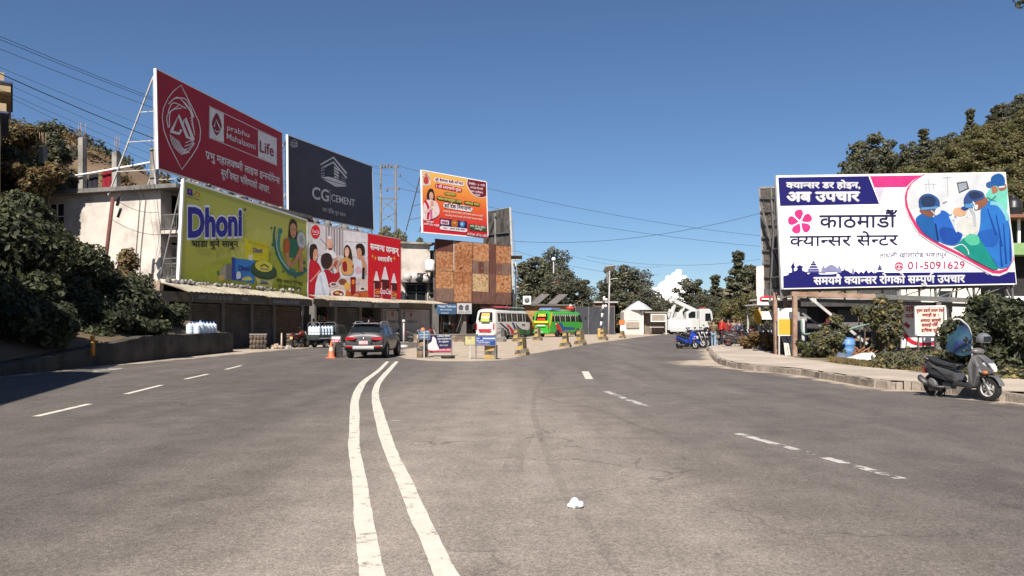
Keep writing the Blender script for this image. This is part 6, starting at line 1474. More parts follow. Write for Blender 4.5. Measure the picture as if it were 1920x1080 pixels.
# ---------------------------------------------------------------- people
def skin(name, V, E_, rad, m, parent, root=0, levels=2):
    me = bpy.data.meshes.new(name); me.from_pydata([Vector(v) for v in V], E_, [])
    o = bpy.data.objects.new('tmp', me); COL.objects.link(o)
    md = o.modifiers.new('k', 'SKIN'); md.use_smooth_shade = True
    for i, v in enumerate(me.skin_vertices[0].data): v.radius = (rad[i], rad[i]) if not hasattr(rad[i], '__len__') else rad[i]
    me.skin_vertices[0].data[root].use_root = True
    md2 = o.modifiers.new('s', 'SUBSURF'); md2.levels = levels
    dg = bpy.context.evaluated_depsgraph_get(); ev = bpy.data.meshes.new_from_object(o.evaluated_get(dg)); ev.name = name
    bpy.data.objects.remove(o)
    ev.materials.clear(); ev.materials.append(m); ev.polygons.foreach_set('use_smooth', [True] * len(ev.polygons))
    r = bpy.data.objects.new(name, ev); COL.objects.link(r); r.parent = parent
    return r
M_SKIN = mat('skin', (.30, .16, .10), .6, var=.1, scale=9); M_HAIR = mat('hair', (.012, .010, .009), .6, var=.3, scale=20)
def person(label, loc, rz, shirt, trousers, h=1.72, arms=((.25, .05), (.25, .05)), bend=0.0, stride=.10, shoes='#2a2624', vest=None):
    """Standing figure facing local +X; arms: (forward swing, elbow bend) for left and right."""
    t = thing('person', label, 'person', loc, rz); k = h / 1.72
    V, E_, rad = [], [], []
    def add(p, r, par=None):
        q = Vector(p)
        if q.z > .95: q.x += (q.z - .95) * bend
        V.append(q * k); rad.append(r * k if not hasattr(r, '__len__') else (r[0] * k, r[1] * k))
        if par is not None: E_.append((par, len(V) - 1))
        return len(V) - 1
    pel = add((0, 0, .94), .13); wst = add((0, 0, 1.08), .12, pel); ch = add((.01, 0, 1.28), .145, wst); nk0 = add((0, 0, 1.43), .075, ch); nk = add((.01, 0, 1.50), .052, nk0)
    ja = add((.03, 0, 1.56), .068, nk); hd = add((.02, 0, 1.63), .088, ja); tp = add((.01, 0, 1.70), .062, hd)
    legs, hands = [], []
    for sd in (1, -1):
        hp = add((0, .09 * sd, .90), .092, pel); kn = add((.03 + stride * sd * .5, .10 * sd, .50), .06, hp); an = add((stride * sd, .10 * sd, .09), .042, kn); to = add((stride * sd + .15, .115 * sd, .035), .034, an)
        legs.append((hp, kn, an, to))
    for j, sd in enumerate((1, -1)):
        sw, el = arms[j]
        sh = add((0, .19 * sd, 1.40), .058, ch); eb = add((.26 * math.sin(sw), .235 * sd, 1.40 - .28 * math.cos(sw)), .042, sh)
        e = V[eb] / k; a2 = sw + el; wr = add((e.x - (0 if e.z < .95 else (e.z - .95) * bend) + .25 * math.sin(a2), .225 * sd, e.z - .25 * math.cos(a2)), .028, eb)
        w = V[wr] / k; bx = w.x - (max(0, w.z - .95)) * bend; d = Vector((math.sin(a2), 0, -math.cos(a2)))
        pm = add((bx + d.x * .06, w.y, w.z + d.z * .06), (.035, .02), wr)
        for f, (off, ln) in enumerate(((-.030, .07), (-.010, .08), (.010, .075), (.030, .06))):
            k1 = add((bx + d.x * .10 + off, w.y, w.z + d.z * .10), .009, pm); add((bx + d.x * (.10 + ln) + off * 1.1, w.y - .018 * sd, w.z + d.z * (.10 + ln)), .007, k1)
        th = add((bx + d.x * .045 + .04, w.y - .01 * sd, w.z + d.z * .045), .011, wr); add((bx + d.x * .09 + .055, w.y - .02 * sd, w.z + d.z * .09), .009, th)
        hands.append((sh, eb, wr))
    skin('body', V, E_, rad, M_SKIN, t, pel)
    g = lambda i, r: (V[i], r * k)
    def cloth(nm, idx, ed, rr, m): return skin(nm, [V[i] for i in idx], ed, [r * k for r in rr], m, t, 0)
    (s1, e1, w1), (s2, e2, w2) = hands
    SM = ink(shirt); cloth('shirt', [wst, pel, ch, nk0, s1, e1, w1, s2, e2, w2], [(0, 1), (0, 2), (2, 3), (2, 4), (4, 5), (5, 6), (2, 7), (7, 8), (8, 9)], [.142, .155, .165, .085, .078, .060, .042, .078, .060, .042], SM)
    (h1, k1, a1, t1), (h2, k2, a2_, t2) = legs
    cloth('trousers', [pel, h1, k1, a1, h2, k2, a2_], [(0, 1), (1, 2), (2, 3), (0, 4), (4, 5), (5, 6)], [.140, .108, .078, .062, .108, .078, .062], ink(trousers))
    for a_, b_ in ((a1, t1), (a2_, t2)): skin('shoe', [V[a_] - Vector((.03, 0, .03)) * k, V[b_]], [(0, 1)], [.052 * k, .042 * k], ink(shoes), t)
    H = V[hd]
    obj('hair', lambda m: m.grid([[H + Vector((-.012 + .098 * k * math.sin(R(b)) * math.cos(R(c)), .088 * k * math.sin(R(b)) * math.sin(R(c)), .035 + .088 * k * math.cos(R(b)))) for c in range(35, 326, 29)] for b in (3, 25, 50, 75, 100, 118)]) and m.ball(H + Vector((-.01, 0, .055 * k)), (.096 * k, .086 * k, .065 * k), 12), M_HAIR, t)
    fx = H + Vector((.075 * k, 0, 0))
    obj('nose', lambda m: m.ball(fx + Vector((.012, 0, -.03)), (.016, .011, .018), 8), M_SKIN, t)
    for y in (-.03, .03):
        obj('eye', lambda m: m.ball(fx + Vector((0, y, .005)), (.010, .012, .007), 8), M_HAIR, t)
        obj('ear', lambda m: m.ball(H + Vector((.0, y * 2.75, -.015)), (.02, .012, .03), 8), M_SKIN, t)
    obj('mouth', lambda m: m.ball(fx + Vector((-.002, 0, -.062)), (.008, .022, .005), 8), ink('#7a3a34'), t)
    return t
p = ON(1338, 49); person('person in a brown jacket and light jeans standing among the motorcycles', (p.x, p.y, .0), R(70), '#5c4c34', '#7f93a8', 1.74, ((.35, .6), (.3, .5)), .02, .14)
p = ON(1352, 50.5, .1); person('person in a bright red jacket leaning over beside the brown jacket', (p.x, p.y, .1), R(20), '#b02a20', '#24242c', 1.80, ((.5, .5), (.2, .3)), .10, .12)
p = ON(1365, 54.0, .1); person('person in a maroon shirt behind the black sport motorcycle', (p.x, p.y, .1), R(-60), '#7a262c', '#2a2c34', 1.72, ((.4, 1.0), (.2, .2)), .0, .10)
p = ON(1376, 56.5, .1); person('person in a dark vest and grey sleeves next to the maroon shirt', (p.x, p.y, .1), R(-100), '#4a4c50', '#26262a', 1.72, ((.2, .3), (.3, .8)), .0, .10)
p = ON(1386, 58.5, .1); person('person in navy farthest back beside the parked motorcycles', (p.x, p.y, .1), R(-120), '#2c3650', '#202226', 1.68, ((.2, .2), (.2, .2)), .0, .08)
p = G(1412, 632); 
# ---------------------------------------------------------------- right side: hoarding supports, sheds, notices, litter
n_ = RB.n
gz = lambda p, z=.12: Vector((p.x, p.y, z))
mb = MB(); mb.mi(M_RUSTB)
bm0, bm1 = W(1484, 551, 34.3), W(1640, 556, 34.4)
mb.bar(bm0, bm1, .16, .2); mb.build('front_beam', RB.root, world=True)
mb = MB(); mb.mi(M_STEEL); mb.bar(bm1, W(1892, 566, 34.6), .14, .2); mb.bar(W(1470, 545, 35.2), W(1900, 536, 35.4), .12, .12); mb.bar(W(1500, 562, 35.8), W(1888, 575, 35.8), .12, .16)
for x in (1700, 1722, 1745, 1765, 1790, 1812, 1838, 1858, 1885): mb.bar(W(x, 538, 35.2), W(x + rnd.choice([-12, 0, 10]), 562, 34.7), .05)
mb.build('bottom_truss', RB.root, world=True)
def post(par, a, w, m=M_RUSTB, z=.0, nm='post'):
    return obj(nm, lambda q: q.bar(gz(a, z), a, w, w, up=(0, 1, 0)), m, par, world=True)
for x, y, d, w in ((1490, 550, 34.3, .17), (1640, 600, 34.6, .2), (1758, 566, 35.6, .22), (1858, 566, 35.6, .2)): post(RB.root, W(x, y, d), w, M_RUSTB if x < 1600 else M_CONCD)
obj('brace', lambda m: (m.bar(W(1514, 554, 34.4), W(1626, 645, 33.6), .11), m.bar(W(1520, 553, 34.4), W(1526, 566, 34.4), .2)), M_STEELP, RB.root, world=True)
obj('brace', lambda m: m.bar(W(1466, 560, 36), W(1600, 655, 35.0), .09), M_STEEL, RB.root, world=True)
obj('rail', lambda m: m.bar(W(1535, 641, 33.5), W(1690, 632, 34.0), .10), M_RUSTB, RB.root, world=True)
RB.truss(1.4, M_STEEL, 6, 2.6)
# the second hoarding, seen from behind
Q0 = Board(thing('billboard', 'dark billboard seen from behind at the left of the white hospital billboard', 'billboard', gz(W(1424, 600, 38))), (1424, 38.4), (1480, 36.2), [(1424, 352), (1478, 350), (1484, 545), (1433, 545)], thick=.12)
bk = mat('tin_backing', (.16, .14, .115), .85, var=.25, scale=2, alt=(.10, .088, .075), altscale=.8)
Q0.finish(bk, M_STEELP, M_WHITE, frame_w=.09)
def f_(m):
    for k in range(8): m.bar(Q0.at(1426 + k * 1.2, 372 + k * 24.5, .04), Q0.at(1480, 372 + k * 24.5, .04), .07)
    m.bar(Q0.at(1447, 352, .05), Q0.at(1458, 545, .05), .07); m.bar(Q0.at(1438, 380, .35), Q0.at(1472, 545, .1), .07); m.bar(Q0.at(1450, 440, .3), Q0.at(1470, 500, .1), .05)
    for k in range(40):
        x, y = rnd.uniform(1430, 1465), rnd.uniform(362, 540); m.box(Q0.at(x, y, .02), (.06, .03, .05))
obj('rib_frame', f_, M_CONCD, Q0.root, world=True)
obj('post', lambda m: (m.bar(gz(W(1456, 664, 36), .1), W(1453, 548, 36), .17, .17, up=(0, 1, 0)), m.bar(gz(W(1475, 660, 38), .1), W(1472, 540, 38), .14, .14, up=(0, 1, 0))), M_RUSTB, Q0.root, world=True)
obj('base_beam', lambda m: m.bar(W(1432, 548, 37.6), W(1490, 548, 36.2), .12, .3), M_STEEL, Q0.root, world=True)
tag(cloth_mesh('flag', W(1418, 500, 36.8), W(1432, 498, 36.7), 1.45, mat('pale_cloth', (.62, .55, .53), .9, var=.1), 5, 8), 'pale torn cloth hanging beside the back of the dark billboard', 'cloth')
# tin shed behind the supports
TF = frame(gz(W(1500, 640, 41.5), 0), (1.0, .10))
t = thing('shed', 'dark tin shed standing behind the supports of the hospital billboard', 'shed', TF(0, 0, 0))
DK = mat('shed_tin', (.055, .052, .052), .8, var=.35, scale=1.4, stretch=(4, 4, .4))
fpart('wall', t, TF, [(0, 5.6, -3.5, -.0, 0, 2.75)], DK)
fpart('roof', t, TF, [(-.4, 6.2, -3.8, .9, 2.75, 2.83)], mat('roof_tin_pale', (.40, .36, .33), .7, var=.25, scale=1.5))
fpart('fascia', t, TF, [(-.35, 6.1, .80, .86, 2.40, 2.72)], DK)
fpart('door', t, TF, [(2.0, 3.4, .02, .07, .1, 2.25)], mat('shed_panel', (.15, .145, .14), .7, var=.2, scale=2)); fpart('red_post', t, TF, [(1.3, 1.5, .1, .25, 0, 2.6)], mat('dark_red_door', (.16, .02, .03), .6))
fpart('side_panel', t, TF, [(-.9, .2, .3, .36, .1, 2.3)], mat('shed_panel2', (.30, .28, .27), .8, var=.2, scale=1.4))
# open shelter with a white sheet roof over the parked motorcycles
SF = frame(gz(W(1420, 640, 45), .0), (1.0, -.05))
t = thing('shelter', 'open shelter with white sheet roof and red board over the motorcycles', 'shelter', SF(0, 0, 0))
fpart('roof', t, SF, [(-.1, 1.9, -2.5, .4, 2.55, 2.62), (.1, 2.8, -2.2, .6, 2.85, 2.92)], M_WHITE)
fpart('post', t, SF, [(x, x + .09, y, y + .09, 0, 2.55) for x in (.0, 1.75) for y in (-2.4, .25)], M_STEELP)
fpart('sign_board', t, SF, [(-.12, 1.0, .42, .47, 2.55, 3.3)], M_WHITE); fpart('red_panel', t, SF, [(.0, .9, .475, .485, 2.75, 3.22)], ink('#b62b38'))
fpart('side_board', t, SF, [(.15, 1.75, .1, .15, 1.75, 2.2)], M_WHITE)
t = thing('road_sign', 'orange oval disc on a thin stem beside the white shelter', 'sign', gz(W(1418, 640, 44), .0)); q = W(1421, 594, 44)
obj('disc', lambda m: m.prism([(.21 * math.cos(R(a)), .44 * math.sin(R(a))) for a in range(0, 360, 18)], -.03, .03, lambda a, b, h: (q.x + a + b * -.12, q.y + h, q.z + b)), mat('orange_sign', (.72, .36, .03), .5, var=.05), t, world=True); obj('stem', lambda m: m.tube([gz(q), q + Vector((0, .05, -.2))], .03, 6), M_STEEL, t, world=True)
# yellow and white poster board
YF = frame(gz(W(1457, 640, 35.35), 0), (1.0, -.10))
t = thing('poster_board', 'upright poster board, white above and yellow below, by the rusty post', 'poster', YF(0, 0, 0))
fpart('panel', t, YF, [(.02, .70, 0, .06, 1.0, 2.22)], M_WHITE); fpart('yellow_panel', t, YF, [(.04, .68, .062, .07, 1.04, 1.74)], mat('poster_yellow', '#c29a30', .6, var=.06)); fpart('leg', t, YF, [(.05, .11, .0, .06, 0, 1.0)], M_STEELP); fpart('leg', t, YF, [(.61, .67, .0, .06, 0, 1.0)], M_STEELP)
# bundle of pale slats leaning by the post
t = thing('slat_bundle', 'bundle of pale bamboo slats leaning between the two rusty posts', 'slats', gz(W(1478, 664, 35.2), .1))
for k in range(9):
    a = W(1464 + k * 2.2 + rnd.uniform(-2, 2), 628 + rnd.uniform(-3, 6), 36.2); b = gz(W(1474 + k * 2.6, 668, 35.0 + rnd.uniform(-.2, .2)), .08)
    obj('slat', lambda m: m.tube([a, a.lerp(b, .5) + Vector((.04, 0, .06)), b], .045, 6), mat('pale_bamboo', (.52, .47, .40), .8, var=.25, scale=5), t, world=True)
tag(cloth_mesh('tarpaulin', W(1462, 632, 36.5), W(1497, 622, 36.9), 1.1, M_BLKPL, 8, 5), 'black tarpaulin draped over the slats by the yellow poster', 'tarpaulin')
# cream wall behind and white red banner, notice board
CF = frame(gz(W(1690, 640, 46), 0), (1, .05))
t = thing('house', 'cream plastered house low behind the hospital billboard supports', 'house', CF(0, 0, 0)); fpart('wall', t, CF, [(0, 4.7, -5, 0, 0, 3.9)], mat('cream_wall', (.72, .66, .55), .9, var=.08, scale=1)); fpart('roof', t, CF, [(-.3, 5.0, -5.3, .3, 3.9, 4.0)], M_CONC); fpart('window', t, CF, [(2.2, 3.0, .01, .05, 2.2, 3.4)], M_GLASS); fpart('lower_wall', t, CF, [(3.3, 5.2, 1.0, 1.2, 0, 1.7)], M_WHITE)
INK[0] = .75
BN = Board(thing('banner', 'white shop banner with red lettering and swoosh behind the notice board', 'banner', gz(W(1690, 640, 37))), (1688, 37), (1783, 37.2), [(1690, 571), (1782, 567), (1786, 646), (1690, 652)], (1640, 560), 4.91, thick=.03)
BN.text('मोबाइल सेन्टर', (285, 130), (690, 90), 48, '#c8283a', 2, .02); BN.text('मर्मत', (285, 180), (395, 178), 34, '#c8283a', 2, .02)
BN.stroke([(262, 310), (330, 390), (440, 420), (620, 400), (700, 330)], (44, 20), '#c8283a', 1, sm=6); BN.stroke([(275, 230), (320, 262)], 34, '#c8283a', 1); BN.stroke([(250, 250), (300, 330)], 8, '#9fd0d8', 1)
BN.finish(mat('banner_white', '#e6dddb', .8, var=.05), M_STEELP, frame_w=.04); obj('frame_post', lambda m: [m.bar(gz(W(x, 640, 37.1)), W(x, 572, 37.1), .06) for x in (1706, 1720, 1782)], M_STEEL, BN.root, world=True)
NB = Board(thing('notice_board', 'square cream notice board with red Nepali lines on thin legs', 'notice', gz(W(1745, 668, 30), .12)), (1715, 30), (1776, 30.1), [(1717, 575), (1772, 574), (1775, 628), (1718, 628)], (1640, 560), 4.91, thick=.03)
for t_, a, b in (('सूचना सवारी साधन रोक्न', (378, 122), (640, 120)), ('मनाही छ ।', (436, 164), (585, 162)), ('अन्यथा कानुनी', (420, 213), (608, 211)), ('कारबाही गरिने', (432, 255), (578, 252)), ('ट्राफिक प्रहरी', (428, 302), (606, 300))): NB.text(t_, a, b, 24, '#b3473f', 2, .03)
NB.finish(mat('notice_face', '#ddc9bb', .7, var=.06), M_WHITE, frame_w=.06); obj('leg', lambda m: m.bar(gz(W(1722, 640, 30.1)), W(1722, 576, 30.1), .05), M_STEEL, NB.root, world=True); obj('leg', lambda m: m.bar(gz(W(1769, 640, 30.1)), W(1769, 576, 30.1), .05), M_STEEL, NB.root, world=True)
INK[0] = 1.0
# blue tarp on a bent pipe behind the scooter
t = thing('tarpaulin', 'blue tarpaulin slung from a bent grey pipe behind the grey scooter', 'tarpaulin', gz(W(1812, 690, 22.5), .12))
pp = [gz(W(1824, 690, 22.4), .1), W(1820, 625, 22.4), W(1806, 603, 22.4), W(1796, 598, 22.5), W(1787, 600, 22.5)]
obj('pipe', lambda m: m.tube(spline(pp, 4), .028, 8), M_STEELP, t, world=True)
TB = mat('blue_tarp', (.02, .07, .11), .7, var=.4, scale=5, alt=(.012, .022, .09), altscale=2.5)
def f_(m):
    rows = []; top = [W(1801, 600, 22.5), W(1809, 606, 22.4), W(1817, 616, 22.35), W(1821, 626, 22.3)]; bot = [W(1772, 656, 22.9), W(1790, 664, 22.6), W(1808, 668, 22.4), W(1824, 662, 22.2)]
    for j in range(9):
        f = j / 8; rows.append([top[i].lerp(bot[i], f) + Vector((.03 * math.sin(j * .8), .07 * math.sin(i * 2.2 + j * .45) * f, 0)) for i in range(4)])
    m.grid([spline(r, 4) for r in rows])
obj('sheet', f_, TB, t, world=True, normals=False)
obj('flap', lambda m: m.grid([[W(1776 + i * 9, 626 - i * 1 + j * (9 - i * 2), 22.9 - i * .05 + j * .08) for i in range(4)] for j in range(3)]), mat('blue_tarp_pale', (.10, .20, .22), .6, var=.2, scale=5), t, world=True, normals=False)
# litter and drums under the hoarding
q = gz(W(1590, 660, 33.2), .12)
t = thing('drum', 'blue plastic drum under the hospital billboard beside rusty scrap', 'drum', q); BD = mat('blue_plastic', (.10, .22, .42), .5, var=.15, scale=5)
obj('barrel', lambda m: m.lathe([(0, 0), (.26, 0), (.29, .05), (.28, .25), (.30, .28), (.28, .31), (.28, .52), (.30, .55), (.28, .58), (.27, .74), (.2, .8), (0, .8)], n=18), BD, t); obj('lid', lambda m: m.lathe([(.2, .8), (.2, .84), (0, .85)], n=16), ink('#3a5f96'), t)
t = thing('scrap_pile', 'heap of rusty reinforcement scrap next to the blue drum', 'scrap', gz(W(1612, 662, 32.8), .12))
obj('scrap', lambda m: [m.bar((rnd.uniform(-.5, .4), rnd.uniform(-.2, .3), rnd.uniform(.02, .1)), (rnd.uniform(-.4, .6), rnd.uniform(-.3, .3), rnd.uniform(.1, .5)), .03) for k in range(34)], mat('scrap_rust', (.30, .14, .07), .9, var=.4, scale=8), t)
def sheet_heap(name, label, cat, px, d, w, l, h, m, seed):
    g = random.Random(seed); c = gz(W(px, 660, d), .12); mb = MB(); mb.mi(m); rows = []
    for j in range(7):
        rows.append([(c.x + (i / 9 - .5) * w, c.y + (j / 6 - .5) * l, c.z + h * max(0, math.sin(math.pi * i / 9) * math.sin(math.pi * j / 6)) * g.uniform(.35, 1.1) + .01) for i in range(10)])
    mb.grid(rows); return tag(mb.build(name, normals=False), label, cat)
sheet_heap('plastic_sheet', 'crumpled white plastic sheet lying on the grass under the billboard', 'sheet', 1622, 31.2, 1.6, .9, .35, mat('white_plastic', (.70, .69, .67), .5, var=.06), 1)
sheet_heap('plastic_sheet', 'small dark blue plastic heap left of the white sheet', 'sheet', 1578, 31.6, .7, .6, .3, mat('navy_plastic', (.10, .13, .18), .5, var=.3, scale=9), 2)
tag(obj('fence_rail', lambda m: m.tube(spline([W(1503, 600, 33.6), W(1506, 625, 33.5), W(1530, 625, 33.4), (W(1565, 627, 33.3)), W(1600, 615, 33.3), W(1656, 601, 33.4)], 5), .045, 7), mat('green_pipe', (.14, .21, .17), .6, var=.2, scale=5)), 'bent green pipe strung across the bushes under the billboard', 'pipe')
for i, (x, d) in enumerate(((1506, 33.6), (1538, 33.2))): tag(obj('fence_post', lambda m: m.tube([gz(W(x, 665, d), .0), W(x, (598, 640)[i], d)], .07, 8), M_STEELP), ('grey concrete stake holding the green pipe', 'short grey stake in front of the low green bush')[i], 'post')
# crumpled paper on the road
q = G(1077, 953)
t = MB(); g = random.Random(5); t.mi(mat('paper', (.78, .78, .78), .8, var=.05, scale=20))
for c, r in (((0, 0, .045), (.05, .045, .05)), ((.045, .01, .03), (.04, .035, .03)), ((-.025, .01, .025), (.035, .03, .022))):
    rows = []
    for i in range(6):
        a = math.pi * i / 5; rows.append([(q.x + c[0] + r[0] * math.sin(a) * math.cos(b) * g.uniform(.7, 1.3), q.y + c[1] + r[1] * math.sin(a) * math.sin(b) * g.uniform(.7, 1.3), c[2] + r[2] * math.cos(a)) for b in [2 * math.pi * k / 9 for k in range(9)]])
    t.grid(rows, smooth=False, closed=True)
tag(t.build('paper_scrap'), 'crumpled white paper lying alone on the asphalt', 'litter')
# green fronted shop at the right edge
GF = frame(gz(W(1884, 640, 62), 0), (1, -.1))
t = thing('shop_building', 'green fronted two storey shop at the right edge behind the billboard', 'shop', GF(0, 0, 0)); GW = mat('green_wall', (.20, .33, .13), .8, var=.15, scale=2)
fpart('wall', t, GF, [(.0, 9, -6, -1.5, 0, 9.6), (.0, .4, -1.5, 0, 0, 6.8), (3.0, 3.3, -1.5, 0, 0, 6.8)], M_DARK); fpart('balcony', t, GF, [(0, 9, -1.5, .3, 6.8, 7.7)], GW); fpart('lower_band', t, GF, [(0, 9, -1.5, .2, 2.6, 3.6)], M_WHITE); fpart('railing', t, GF, [(0, 9, .1, .16, 1.9, 2.0)] + [(x * .3, x * .3 + .06, .1, .16, .9, 1.95) for x in range(30)], mat('rail_brown', (.25, .12, .09), .7)); fpart('roof', t, GF, [(-.4, 9.4, -6.3, .9, 9.6, 9.85)], mat('brown_roof', (.20, .09, .06), .8, var=.2)); fpart('column', t, GF, [(.35, .5, -.3, -.15, 7.7, 9.6)], M_RUSTB); fpart('column', t, GF, [(1.0, 1.18, -.2, -.05, 7.7, 9.6)], M_WHITE)
p = GF(.6, 0, 9.85)
t = thing('water_tank', 'black round water tank on the green fronted shop', 'tank', p); obj('tank_body', lambda m: m.lathe([(0, 0), (.62, 0), (.65, .1), (.63, .5), (.66, .55), (.63, .6), (.63, 1.0), (.35, 1.35), (0, 1.4)], n=18), M_BLKPL, t); obj('lid', lambda m: m.lathe([(.2, 1.36), (.2, 1.45), (0, 1.47)], n=12), M_BLKPL, t)
# ---------------------------------------------------------------- barriers, signs and small things on the traffic island
YEL = mat('barrier_yellow', (.40, .26, .075), .8, var=.35, scale=6, alt=(.22, .17, .11), altscale=3); BLKB = mat('barrier_black', (.045, .042, .04), .8, var=.4, scale=6, alt=(.16, .14, .12), altscale=4)
def barrier(label, px, py, hpx, rz, L=.9, flat=False, grey=False):
    q = G(px, py); d = q.y; h = hpx * d / F; t = thing('concrete_barrier', label, 'barrier', q, rz, 'striped barriers on the traffic island'); k = h / .85
    prof = [(-.30, 0), (.30, 0), (.30, .14), (.15, .32), (.10, .85), (-.10, .85), (-.15, .32), (-.30, .14)]
    def lev(z):      # outline half width at height z
        pts = [(.30, 0), (.30, .14), (.15, .32), (.10, .85)]
        for (a, b), (c, e) in zip(pts, pts[1:]):
            if z <= e: return a + (c - a) * (z - b) / (e - b)
        return .10
    o = obj('core', lambda m: m.prism(prof, -L / 2, L / 2, lambda a, b, hh: (a * k, hh, b * k)), M_CONC if grey else YEL, t, bevel=.012)
    n = 5
    def f(m):
        for i in range(n):
            for sd in (-1, 1):
                y0 = -L / 2 + L * (i + .1) / n; w = L / n * .5
                zs = [.02, .14, .32, .84]; vs = [(sd * (lev(z) * k + .006), y0 + z * .55 * L / .9 - .2 * L + dw, z * k) for z in zs for dw in (0, w)]
                vs = [(x, max(-L / 2, min(L / 2, y)), z) for x, y, z in vs]; m.add(vs, [(2 * j, 2 * j + 1, 2 * j + 3, 2 * j + 2) for j in range(3)])
        for sd in (-1, 1):
            for z0, z1, sl in ((.05, .22, .12), (.42, .60, .12), (.74, .84, .05)):
                a, b = lev(z0), lev(z1); y = sd * (L / 2 + .006)
                m.add([(-a * k * .96, y, z0 * k), (a * k * .96, y, (z0 + sl * .6) * k), (b * k * .96, y, min(.85, z1 + sl * .6) * k), (-b * k * .96, y, z1 * k)], [(0, 1, 2, 3)])
    obj('stripe', f, BLKB if not grey else M_CONCD, t, normals=False)
    obj('lifting_eye', lambda m: m.tube([(-.05, 0, .84 * k), (-.05, 0, .93 * k), (.05, 0, .93 * k), (.05, 0, .84 * k)], .02, 6), M_STEEL, t)
    return t
for a in (('striped concrete barrier standing alone right of the blue notice', 979, 665.5, 33, R(-24), .5), ('striped concrete barrier before the rear wheel of the green minibus', 1060, 651, 29, R(-20), .5), ('leaning striped barrier with small wheels of rubble at its foot', 1088, 647, 28, R(-34), .6), ('last striped barrier at the bend, below the leaning zebra pole', 1131, 638, 22, R(-30), .6),
          ('grey worn barrier just right of the white minibus tail', 939, 640.5, 26, R(-30), .6, False, True), ('worn brown barrier between the two minibuses', 969, 641, 24, R(-26), .5), ('worn barrier below the green minibus rear bumper', 1008, 638.5, 24, R(-30), .5), ('small barrier near the kiosk corner', 1167, 634, 14, R(-30), .6)): barrier(*a)
INK[0] = .7
# notice cluster 1: blue plate on a post, navy banner on a stand, sandbag drum
def plate_sign(label, px, w, h, y0, y1, ybase, bg, txt, name='sign_post', cat='sign', legs=1, fg='#d5dbe2', d=None, extra=None):
    q = G((px[0] + px[1]) / 2, ybase); d = q.y
    t = thing(name, label, cat, q); B_ = Board(t, (px[0], d), (px[1], d + .1), [(px[0], y0), (px[1], y0), (px[1], y1), (px[0], y1)], (740, 560), 8, thick=.03)
    if extra: extra(B_)
    for s_, a, b, hh, c in txt: B_.text(s_, a, b, hh, c or fg, 3, .03)
    B_.finish(ink(bg), M_STEEL, frame_w=.03)
    xs = [(px[0] + px[1]) / 2] if legs == 1 else [px[0] + .5, px[1] - .5]
    for x in xs: obj('leg', lambda m: m.bar(gz(W(x, ybase, d + .06), 0), W(x, y0 + 2, d + .06), .05), M_STEELP if legs == 1 else M_STEEL, t, world=True)
    return t, B_
plate_sign('blue plate sign with three white lines on a thin pole', (784.5, 806), 0, 0, 620, 636, 671, '#3c6f98', [('सवारी जाँच', (388, 510), (515, 508), 18, None), ('कृपया रोक्नुहोस', (370, 550), (520, 548), 18, None), ('ट्राफिक प्रहरी', (375, 590), (500, 588), 16, None)])
def ex(B_):
    B_.poly([(555, 540), (860, 545), (860, 760), (500, 760)], '#28204e', 1); B_.poly([(500, 770), (860, 735), (860, 805), (500, 800)], '#b9324a', 2); B_.blob([(500, 690), (555, 640), (570, 570), (615, 600), (635, 680), (665, 750), (640, 775), (510, 770)], '#e6dcdc', 3)
t, _ = plate_sign('navy banner stand with white figure and red lower edge', (802, 847.5), 0, 0, 628, 661, 668, '#28204e', [('ट्राफिक नियम', (640, 575), (830, 570), 20, None), ('पालना गरौं सुरक्षित रहौं', (640, 618), (840, 612), 20, None), ('लेन अनुशासन', (660, 658), (810, 655), 20, None), ('जीवन रक्षा', (670, 715), (800, 712), 22, '#a8a8b4'), ('महानगरीय ट्राफिक', (660, 780), (840, 778), 18, None)], 'banner_stand', 'banner', 2, extra=ex)
q = G(790, 671)
t = thing('drum', 'battered striped drum behind the blue plate sign', 'drum', q + Vector((0, .35, 0))); k = q.y / F
obj('barrel', lambda m: m.lathe([(0, 0), (.24, 0), (.25, .013), (.235, .25), (.25, .28), (.235, .31), (.235, .52), (.25, .55), (.235, .58), (.23, .80), (0, .8)], n=16), mat('drum_brown', (.24, .16, .09), .8, var=.4, scale=6, alt=(.05, .05, .05), altscale=3), t)
obj('band', lambda m: m.lathe([(.245, .3), (.252, .32), (.252, .5), (.245, .52)], n=16), BLKB, t); obj('sack', lambda m: m.ball((0, 0, .92), (.26, .24, .2), 12), mat('sack_pale', (.55, .47, .38), .9, var=.2, scale=8), t)
q = G(801, 671)
t = thing('warning_light', 'orange lamp on a short stand above the striped drum', 'lamp', q + Vector((-.25, .5, 0))); obj('stand', lambda m: m.tube([(0, 0, 0), (0, 0, 1.15)], .03, 6), M_STEEL, t); obj('lamp', lambda m: m.lathe([(.09, 1.15), (.10, 1.2), (.09, 1.32), (0, 1.36)], n=12), mat('orange_plastic2', (.62, .18, .05), .5), t)
t = thing('road_weight', 'flat tyre and rod lying at the foot of the navy banner', 'tyre', G(840, 672)); obj('tyre', lambda m: m.lathe([(.16, .02), (.28, .0), (.32, .06), (.28, .12), (.16, .10), (.16, .02)], n=20), M_BLACK, t); obj('rod', lambda m: m.tube([(-1.0, .05, .04), (-.1, .0, .09)], .02, 6), M_STEEL, t)
